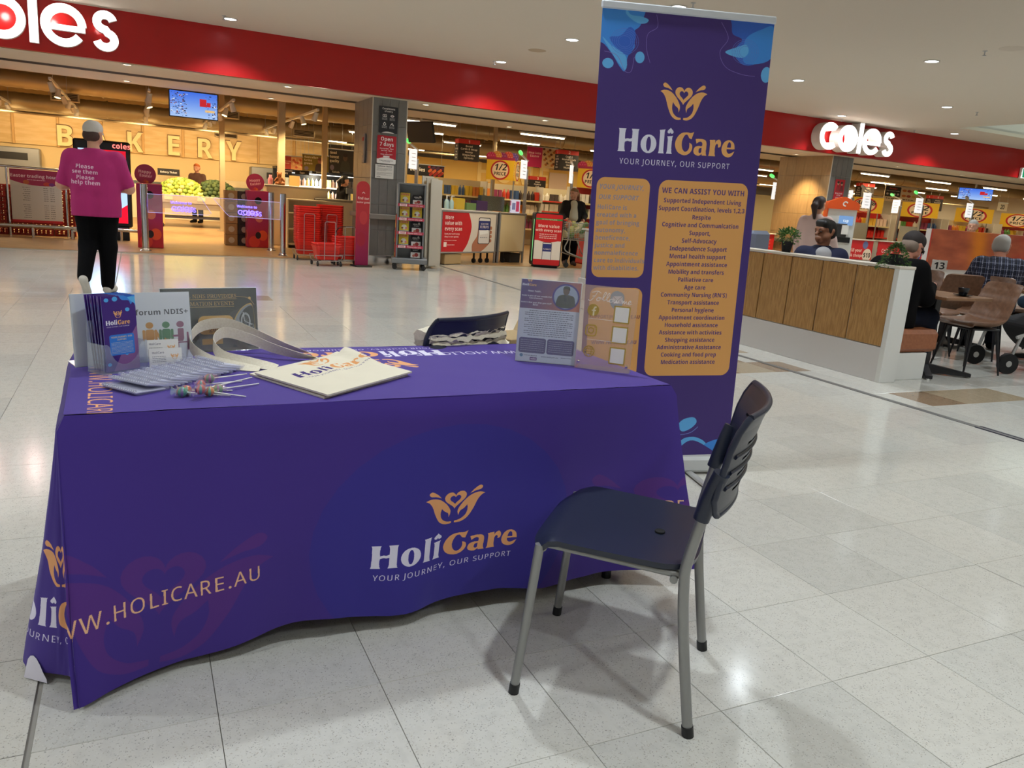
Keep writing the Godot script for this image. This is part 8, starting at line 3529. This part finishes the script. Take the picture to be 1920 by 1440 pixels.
func torso_bones(J: Dictionary, fat: float, pad: float) -> Array:
	var out := []
	for sx in [-1.0, 1.0]:
		var w := V(sx * 0.075 * fat, 0, 0)
		out.append([J.pelvis + w * 0.9, J.waist + w * 0.9, 0.115 * fat + pad, 0.115 * fat + pad])
		out.append([J.waist + w * 0.9, J.chest + w * 1.15, 0.115 * fat + pad, 0.115 * fat + pad])
	for q in ["l", "r"]:
		out.append([J.neck + V(0, -0.045, 0.005), J["sh" + q] + V(0, -0.012, 0), 0.05 * fat + pad, 0.05 * fat + pad])
		out.append([J.chest + V(0, 0.03, 0), J["sh" + q] + V(0, -0.04, 0), 0.085 * fat + pad, 0.058 * fat + pad])
	out.append([J.chest, J.neck, 0.11 * fat + pad, 0.055 + pad])
	return out

func arm_bones(J: Dictionary, q: String, fat: float, pad: float, upto: float) -> Array:
	# upto 1: to the elbow, 2: to the wrist; parts of a bone are cut
	var out := []
	var a: Vector3 = J["sh" + q]
	var b: Vector3 = J["el" + q]
	var c: Vector3 = J["wr" + q]
	var u := minf(upto, 1.0)
	out.append([a, a.lerp(b, u), 0.055 * fat + pad, lerpf(0.055, 0.042, u) * fat + pad])
	if upto > 1.0:
		out.append([b, b.lerp(c, upto - 1.0), 0.042 * fat + pad, lerpf(0.042, 0.028, upto - 1.0) * fat + pad])
	return out

func leg_bones(J: Dictionary, q: String, fat: float, pad: float, upto := 2.0) -> Array:
	var a: Vector3 = J["hip" + q]
	var b: Vector3 = J["kn" + q]
	var c: Vector3 = J["an" + q]
	var out := [[a, b, 0.088 * fat + pad, 0.058 * fat + pad], [b, b.lerp(c, upto - 1.0), 0.058 * fat + pad, lerpf(0.058, 0.04, upto - 1.0) * fat + pad]]
	return out

func hand(g: G, wr: Vector3, d: Vector3, palm: Vector3, side: float, curl: float, cell: float):
	# palm and five fingers, each bent at two knuckles
	d = d.normalized()
	palm = (palm - d * palm.dot(d)).normalized()
	var x := d.cross(palm).normalized() * side
	var B := [[wr, wr + d * 0.05 + x * 0.012, 0.024, 0.027], [wr, wr + d * 0.06 - x * 0.018, 0.022, 0.023]]
	for k in 4:
		var o := wr + d * 0.075 + x * (0.029 - 0.019 * k)
		var L: float = [0.07, 0.08, 0.075, 0.06][k]
		var a := d.rotated(x * side, 0.0)
		var d1 := (d * cos(curl) + palm * sin(curl)).normalized()
		var d2 := (d * cos(curl * 2.1) + palm * sin(curl * 2.1)).normalized()
		B.append([o - d * 0.03, o, 0.0105, 0.0098])
		B.append([o, o + d1 * L * 0.5, 0.0095, 0.0088])
		B.append([o + d1 * L * 0.5, o + d1 * L * 0.5 + d2 * L * 0.5, 0.0088, 0.0076])
	var t := wr + d * 0.025 + x * 0.026
	var td := (d * 0.7 + x * 0.6 + palm * 0.35).normalized()
	B.append([t, t + td * 0.035, 0.0125, 0.0105])
	B.append([t + td * 0.035, t + td * 0.035 + (d * 0.9 + palm * 0.4).normalized() * 0.03, 0.0105, 0.0085])
	g.skin(B, cell, 0.007)

func face(g: G, J: Dictionary, look: Basis, cell: float, s: float):
	var h: Vector3 = J.head
	var P := func(x: float, y: float, z: float) -> Vector3: return h + look * (V(x, y, z) * s)
	var B := [[P.call(0, 0.025, 0.012), P.call(0, 0.035, -0.018), 0.083 * s, 0.078 * s], [P.call(0, -0.03, -0.025), P.call(0, -0.075, -0.06), 0.062 * s, 0.034 * s],
		[P.call(-0.03, -0.04, -0.02), P.call(0.03, -0.04, -0.02), 0.05 * s, 0.05 * s], [J.neck - V(0, 0.02, 0), P.call(0, -0.05, 0.015), 0.056 * s, 0.052 * s],
		[P.call(-0.035, 0.025, -0.078), P.call(0.035, 0.025, -0.078), 0.02 * s, 0.02 * s], [P.call(0, 0.012, -0.09), P.call(0, -0.022, -0.112), 0.011 * s, 0.015 * s],
		[P.call(-0.018, -0.054, -0.083), P.call(0.018, -0.054, -0.083), 0.012 * s, 0.012 * s], [P.call(-0.016, -0.066, -0.081), P.call(0.016, -0.066, -0.081), 0.011 * s, 0.011 * s]]
	for sx in [-1.0, 1.0]:
		B.append([P.call(sx * 0.081, 0.015, 0.018), P.call(sx * 0.078, -0.022, 0.010), 0.017 * s, 0.011 * s])
	g.skin(B, cell, 0.018)

# opts: skin, shirt, sleeve (0.6 short .. 2 long), trousers, shoes, fat, hair (material), hairstyle, look (Basis), cell, hem, hands [[curl, palm], ...]
func person(label: String, at: Vector3, turn: float, J: Dictionary, o: Dictionary) -> Node3D:
	var t := thing("person", label, "person", at, turn)
	var fat: float = o.get("fat", 1.0)
	var cell: float = o.get("cell", 0.016)
	var s: float = o.get("size", 1.0)
	var look: Basis = o.get("look", Basis())
	var g := G.new()
	var B := torso_bones(J, fat, -0.012)
	for q in ["l", "r"]:
		B += arm_bones(J, q, fat, 0.0, 2.0)
		if not o.has("bust"):
			B += leg_bones(J, q, fat, -0.01)
	B.append([J.neck - V(0, 0.03, 0), J.head - V(0, 0.04, 0), 0.055, 0.05])
	g.skin(B, cell, 0.04)
	face(g, J, look, minf(cell, 0.012) * (0.6 if cell < 0.015 else 0.8), s)
	for q in [["l", -1.0], ["r", 1.0]]:
		var d: Vector3 = J["wr" + q[0]] - J["el" + q[0]]
		hand(g, J["wr" + q[0]], o.get("hand" + q[0], d), o.get("palm" + q[0], V(-q[1], 0, 0)), q[1], o.get("curl", 0.5), 0.0055 if cell < 0.017 else 0.009)
	put("body", g, o.skin, t)
	# eyes and brows
	var H: Vector3 = J.head
	if cell < 0.02:
		for sx in [-1.0, 1.0]:
			g = G.new()
			g.ball(H + look * (V(sx * 0.032, 0.004, -0.088) * s), V(0.0105, 0.008, 0.0105) * s, 10, 8)
			put("eye", g, keep("eye", func(): return plain(C(70, 52, 44), 0.2)), t)
			g = G.new()
			g.tube([H + look * (V(sx * 0.016, 0.024, -0.099) * s), H + look * (V(sx * 0.034, 0.030, -0.096) * s), H + look * (V(sx * 0.052, 0.022, -0.083) * s)], 0.0045 * s, 6)
			put("eyebrow", g, o.hair, t)
	# clothes
	g = G.new()
	B = torso_bones(J, fat, 0.012)
	var sl: float = o.get("sleeve", 0.75)
	for q in ["l", "r"]:
		B += arm_bones(J, q, fat, 0.016 if sl < 1.0 else 0.013, sl)
	if o.has("hem"):
		for sx in [-1.0, 1.0]:
			B.append([J.pelvis + V(sx * 0.07 * fat, 0, 0), J.pelvis + V(sx * 0.075 * fat, -o.hem, 0.0), 0.125 * fat, 0.128 * fat])
	g.skin(B, cell, 0.045, Vector3.ONE, (J.pelvis.y - o.hem) if o.has("hem") else (J.pelvis.y - 0.06), J.neck.y + 0.022)
	if o.has("back_print"):
		for i in g.v.size():
			var p := g.v[i]
			g.t[i] = Vector2(0.5 + p.x / 0.8, 0.5 - (p.y - 1.2) / 0.8) if g.n[i].z > 0.1 else Vector2(0.01, 0.01)
	put("shirt", g, o.shirt, t)
	if o.has("inner"):
		g = G.new()
		g.skin([[J.chest + V(0, 0.1, -0.06), J.waist + V(0, 0, -0.085) * fat, 0.085, 0.115]], cell, 0.03)
		put("undershirt", g, o.inner, t)
	if not o.has("bust"):
		g = G.new()
		B = [[J.pelvis + V(-0.06 * fat, 0.05, 0), J.pelvis + V(0.06 * fat, 0.05, 0), 0.122 * fat, 0.122 * fat]]
		for q in ["l", "r"]:
			B += leg_bones(J, q, fat, 0.012)
			B.append([J["kn" + q], J["an" + q] + (J["kn" + q] - J["an" + q]).normalized() * 0.03, 0.068 * fat, 0.055])
		g.skin(B, cell, 0.04)
		put("trousers", g, o.trousers, t)
		for q in ["l", "r"]:
			g = G.new()
			var an: Vector3 = J["an" + q]
			var toe: Vector3 = J["toe" + q]
			var f := (toe - an).normalized()
			var up: Vector3 = (J["kn" + q] - an).normalized()
			var heel := an - up * 0.045 - (f - up * f.dot(up)).normalized() * 0.03
			g.skin([[an, heel + up * 0.01, 0.042, 0.04], [heel, toe, 0.038, 0.036], [an, toe, 0.04, 0.03], [toe, toe + f * 0.03, 0.036, 0.03]], minf(cell, 0.012), 0.02)
			put("shoe", g, o.shoes, t)
	# hair
	g = G.new()
	var P := func(x: float, y: float, z: float) -> Vector3: return H + look * (V(x, y, z) * s)
	var style: String = o.get("style", "short")
	var hb := [[P.call(0, 0.04, 0.025), P.call(0, 0.055, -0.018), 0.086 * s, 0.078 * s], [P.call(-0.03, -0.01, 0.045), P.call(0.03, -0.01, 0.045), 0.055 * s, 0.055 * s]]
	if style == "fringe":
		hb.append([P.call(-0.045, 0.082, -0.062), P.call(0.04, 0.09, -0.06), 0.034 * s, 0.03 * s])
		hb.append([P.call(-0.07, 0.03, -0.015), P.call(-0.072, 0.0, -0.005), 0.018 * s, 0.012 * s])
		hb.append([P.call(0.07, 0.03, -0.015), P.call(0.072, 0.0, -0.005), 0.018 * s, 0.012 * s])
	elif style == "tail":
		hb.append([P.call(0, 0.03, 0.10), P.call(0, -0.02, 0.14), 0.035, 0.045])
		hb.append([P.call(0, -0.02, 0.14), P.call(0.02, -0.19, 0.13), 0.045, 0.022])
	elif style == "long":
		for sx in [-1.0, 1.0]:
			hb.append([P.call(sx * 0.06, 0.02, 0.02), P.call(sx * 0.075, -0.15, 0.025), 0.04, 0.035])
		hb.append([P.call(0, 0.0, 0.06), P.call(0, -0.16, 0.07), 0.06, 0.05])
	if style != "cap":
		g.skin(hb, minf(cell, 0.012), 0.02)
		put("hair", g, o.hair, t)
	else:
		g.skin([[P.call(-0.025, -0.012, 0.05), P.call(0.025, -0.012, 0.05), 0.053 * s, 0.053 * s], [P.call(0, 0.01, 0.02), P.call(0, 0.02, 0.0), 0.082 * s, 0.08 * s]], minf(cell, 0.01), 0.02)
		put("hair", g, o.hair, t)
		g = G.new()
		g.skin([[P.call(0, 0.055, 0.02), P.call(0, 0.06, -0.02), 0.088 * s, 0.083 * s]], minf(cell, 0.01), 0.01)
		var rows := []
		var flip := 1.0 if o.get("peak", "front") == "front" else -1.0
		var cap := put("cap", g, o.cap, t)
		g = G.new()
		for j in 2:
			for k in 6:
				var row := PackedVector3Array()
				var w := k / 5.0
				for i in 13:
					var a := PI * (0.12 + 0.76 * i / 12.0)
					var r := lerpf(0.078, 0.078 + 0.085 * sin(a), w)
					row.append(P.call(cos(a) * lerpf(0.084, 0.078, w), 0.035 - 0.02 * w * w + (0.006 if j == 0 else 0.0) - 0.014 * pow(cos(a), 2.0), -sin(a) * r))
				rows.append(row)
			g.grid(rows, j == 0)
			rows = []
		put("peak", g, o.cap, cap)
	return t

func build_people():
	var black := plain(C(9, 8, 10), 0.9, 0.0, 0.25)
	var denim := plain(C(17, 22, 38), 0.9, 0.0, 0.3)
	var white_shoe := plain(C(206, 200, 190), 0.6)
	# man in pink walking away
	var im := canvas(400, 400, C(172, 34, 104))
	var k := 0
	for w in ["Please", "see them", "Please", "help them"]:
		write(im, w, 166, [152, 178, 206, 231][k], 27 if k != 3 else 28, C(226, 190, 208), 0, "bold", Transform2D(0.02, Vector2.ZERO))
		k += 1
	var J := stance(1.0)
	for q in [["l", -1.0], ["r", 1.0]]:
		J["sh" + q[0]].x = q[1] * 0.205
		J["el" + q[0]] = V(q[1] * 0.315, 1.12, -0.02)
		J["wr" + q[0]] = V(q[1] * 0.15, 1.10, -0.26)
	J.hipl.x = -0.105
	J.hipr.x = 0.105
	J.knl = V(-0.10, 0.52, -0.02)
	J.anl = V(-0.105, 0.20, 0.24)
	J.toel = V(-0.10, 0.045, 0.145)
	J.knr = V(0.08, 0.50, -0.09)
	J.anr = V(0.06, 0.085, -0.10)
	J.toer = V(0.09, 0.035, -0.28)
	var t := person("man in a pink printed T-shirt, black trousers and pale cap walking away from the stall", V(-0.385, 0, -9.4), -0.12, J, {"skin": M.skin_fair, "shirt": printed(im, 0.85), "back_print": true, "sleeve": 0.86, "trousers": black, "shoes": white_shoe, "fat": 1.17, "hair": plain(C(70, 48, 40), 0.8), "style": "cap", "cap": plain(C(196, 188, 178), 0.8), "look": Basis(Vector3.UP, -0.35), "hem": 0.13, "cell": 0.013, "curl": 0.7, "handl": V(0.8, 0.2, -0.5), "handr": V(-0.8, 0.2, -0.5), "palml": V(0, 0.3, 1), "palmr": V(0, 0.3, 1)})
	# man in navy on the bench
	J = stance(0.97)
	seated(J, 0.445)
	J.ell = V(-0.25, J.shl.y - 0.26, -0.03)
	J.elr = V(0.25, J.shr.y - 0.26, -0.03)
	J.wrl = V(-0.12, J.shl.y - 0.3, -0.26)
	J.wrr = V(0.12, J.shr.y - 0.3, -0.26)
	person("dark haired man in a navy zip jacket sitting behind the oak partition", V(6.28, 0, -5.95), PI - 0.58, J, {"skin": M.skin_brown, "shirt": plain(C(18, 24, 58), 0.8), "inner": plain(C(170, 168, 170), 0.8), "sleeve": 1.95, "trousers": denim, "shoes": black, "fat": 1.1, "hair": M.hair_black, "style": "fringe", "look": Basis(Vector3.UP, -1.0), "cell": 0.014, "size": 1.04, "hem": 0.1})
	# man in a cap bent over his table
	J = stance(1.0)
	seated(J, 0.445, 0.42)
	J.chest += V(0, -0.02, -0.06)
	J.neck += V(0, -0.05, -0.12)
	J.head += V(0, -0.09, -0.20)
	for q in ["l", "r"]:
		J["sh" + q] += V(0, -0.04, -0.09)
	J.ell = J.shl + V(-0.07, -0.25, -0.06)
	J.wrl = V(-0.1, 0.80, -0.42)
	J.elr = J.shr + V(0.06, -0.25, -0.1)
	J.wrr = V(0.1, 0.80, -0.44)
	t = person("man in a dark cap and black jacket on the tan bench, bent over the table", V(6.1, 0, -4.93), -1.5, J, {"skin": M.skin_pink, "shirt": black, "sleeve": 1.95, "trousers": denim, "shoes": plain(C(110, 96, 66), 0.8), "fat": 1.32, "size": 1.04, "hair": plain(C(130, 112, 98), 0.8), "style": "cap", "cap": plain(C(44, 36, 34), 0.8), "look": Basis(Vector3.RIGHT, -0.4), "cell": 0.014, "hem": 0.1, "palml": V(0, -1, 0), "palmr": V(0, -1, 0)})
	var g := G.new()
	var look := Basis(Vector3.RIGHT, -0.4)
	for sx in [-1.0, 1.0]:
		g.tube([J.head + look * V(sx * 0.085, 0.01, 0.01), J.head + look * V(sx * 0.07, 0.008, -0.1)], 0.003, 6)
		g.stroke(arc(Vector2(sx * 0.034, 0.0), 0.026, 0, TAU * 0.97, 16, 0.02), 0.004, -0.108, -0.105, true) if false else g.tube(Array(arc(Vector2(sx * 0.034, -0.002), 0.026, 0, TAU, 16, 0.02)).map(func(p): return J.head + look * V(p.x, p.y, -0.108)), 0.003, 6)
	put("spectacles", g, "black", t)
	# man in a checked shirt
	im = canvas(128, 128, C(28, 32, 56))
	for q in 4:
		for e in [[q * 32, 3, C(150, 156, 176)], [q * 32 + 10, 8, C(16, 18, 34)], [q * 32 + 21, 2, C(90, 100, 130)]]:
			im.fill_rect(Rect2i(e[0], 0, e[1], 128), e[2])
	for q in 4:
		for e in [[q * 32, 3, C(176, 180, 196)], [q * 32 + 12, 7, C(18, 20, 38)]]:
			for x in range(0, 128, 2):
				im.fill_rect(Rect2i(x, e[0], 1, e[1]), e[2])
	var check := over(printed(im, 0.85), V(4.2, 4.2, 4.2), false)
	J = stance(0.98)
	seated(J, 0.47)
	J.chest += V(0, -0.01, -0.04)
	J.neck += V(0, -0.03, -0.09)
	J.head += V(0, -0.05, -0.14)
	for q in [["l", -1.0], ["r", 1.0]]:
		J["sh" + q[0]] += V(0, -0.02, -0.05)
		J["el" + q[0]] = J["sh" + q[0]] + V(q[1] * 0.09, -0.22, -0.12)
		J["wr" + q[0]] = V(q[1] * 0.1, 0.80, -0.5)
	person("grey haired man in a navy checked shirt seated with his back turned", V(8.62, 0, -5.62), -0.85, J, {"skin": M.skin_pink, "shirt": check, "sleeve": 1.9, "trousers": denim, "shoes": black, "fat": 1.15, "hair": M.hair_grey, "look": Basis(Vector3.UP, -0.3), "cell": 0.015, "size": 1.02, "hem": 0.08})
	# woman with a tied back tail of hair
	J = stance(0.95)
	J.elr = J.shr + V(0.08, -0.25, -0.06)
	J.wrr = J.elr + V(0.03, -0.2, -0.16)
	t = person("woman in a pale pink jumper with long brown tied hair walking past the orange machine", V(8.72, 0, -8.45), -1.25, J, {"skin": M.skin_fair, "shirt": plain(C(214, 186, 178), 0.9), "sleeve": 1.95, "trousers": black, "shoes": white_shoe, "fat": 0.92, "hair": M.hair_brown, "style": "tail", "cell": 0.016, "size": 0.97, "hem": 0.1})
	g = G.new()
	g.box(V(0, -0.12, 0), V(0.2, 0.26, 0.08), 0.03)
	g.tube(curve([V(-0.07, 0.0, 0), V(-0.03, 0.11, 0), V(0.03, 0.11, 0), V(0.07, 0.0, 0)], 4), 0.008, 6)
	var b := put("hand_bag", g, black)
	b.transform = t.transform * Transform3D(Basis(Vector3.UP, 0.4), J.wrr + V(0.02, -0.15, -0.05))
	tag(b, "small black handbag held by the woman with tied hair", "bag")
	# woman pushing the trolley
	J = stance(0.95)
	for q in [["l", -1.0], ["r", 1.0]]:
		J["el" + q[0]] = J["sh" + q[0]] + V(q[1] * 0.09, -0.24, -0.08)
		J["wr" + q[0]] = V(q[1] * 0.2, 1.0, -0.3)
	person("woman in a black cardigan and pale top pushing the wire trolley", V(8.72, 0.006, -15.5), PI - 0.3, J, {"skin": M.skin_fair, "shirt": plain(C(20, 18, 20), 0.9), "inner": plain(C(206, 202, 180), 0.8), "sleeve": 1.95, "trousers": black, "shoes": plain(C(60, 40, 60), 0.7), "fat": 1.05, "hair": M.hair_blond, "style": "long" if false else "short", "look": Basis(Vector3.UP, -0.9), "cell": 0.018, "hem": 0.2})
	J = stance(0.95)
	person("person in a long black coat with auburn hair behind the trolley", V(9.55, 0.006, -16.9), -0.5, J, {"skin": M.skin_fair, "shirt": black, "sleeve": 1.95, "trousers": black, "shoes": black, "fat": 1.05, "hair": plain(C(110, 56, 36), 0.6), "style": "long", "cell": 0.024, "hem": 0.35})
	J = stance(0.9)
	person("black haired worker standing at the payment terminal behind the service counter", V(4.42, 0.006, -18.9), -1.3, J, {"skin": M.skin_fair, "shirt": black, "sleeve": 1.95, "trousers": black, "shoes": black, "fat": 1.0, "hair": M.hair_black, "style": "tail", "cell": 0.024, "hem": 0.1})
	J = stance(0.97)
	person("worker with ginger hair standing far behind the vegetable heap", V(1.62, 0.006, -25.6), 2.6, J, {"skin": M.skin_fair, "shirt": plain(C(90, 60, 50), 0.8), "sleeve": 0.8, "trousers": black, "shoes": black, "fat": 1.0, "hair": plain(C(186, 96, 40), 0.6), "cell": 0.028})
	J = stance(0.9)
	person("grey haired person whose head shows over the painted café wall", V(14.6, 0, -10.2), 2.0, J, {"skin": M.skin_fair, "shirt": plain(C(120, 110, 110), 0.8), "sleeve": 1.9, "trousers": black, "shoes": black, "fat": 1.0, "hair": M.hair_grey, "cell": 0.026})
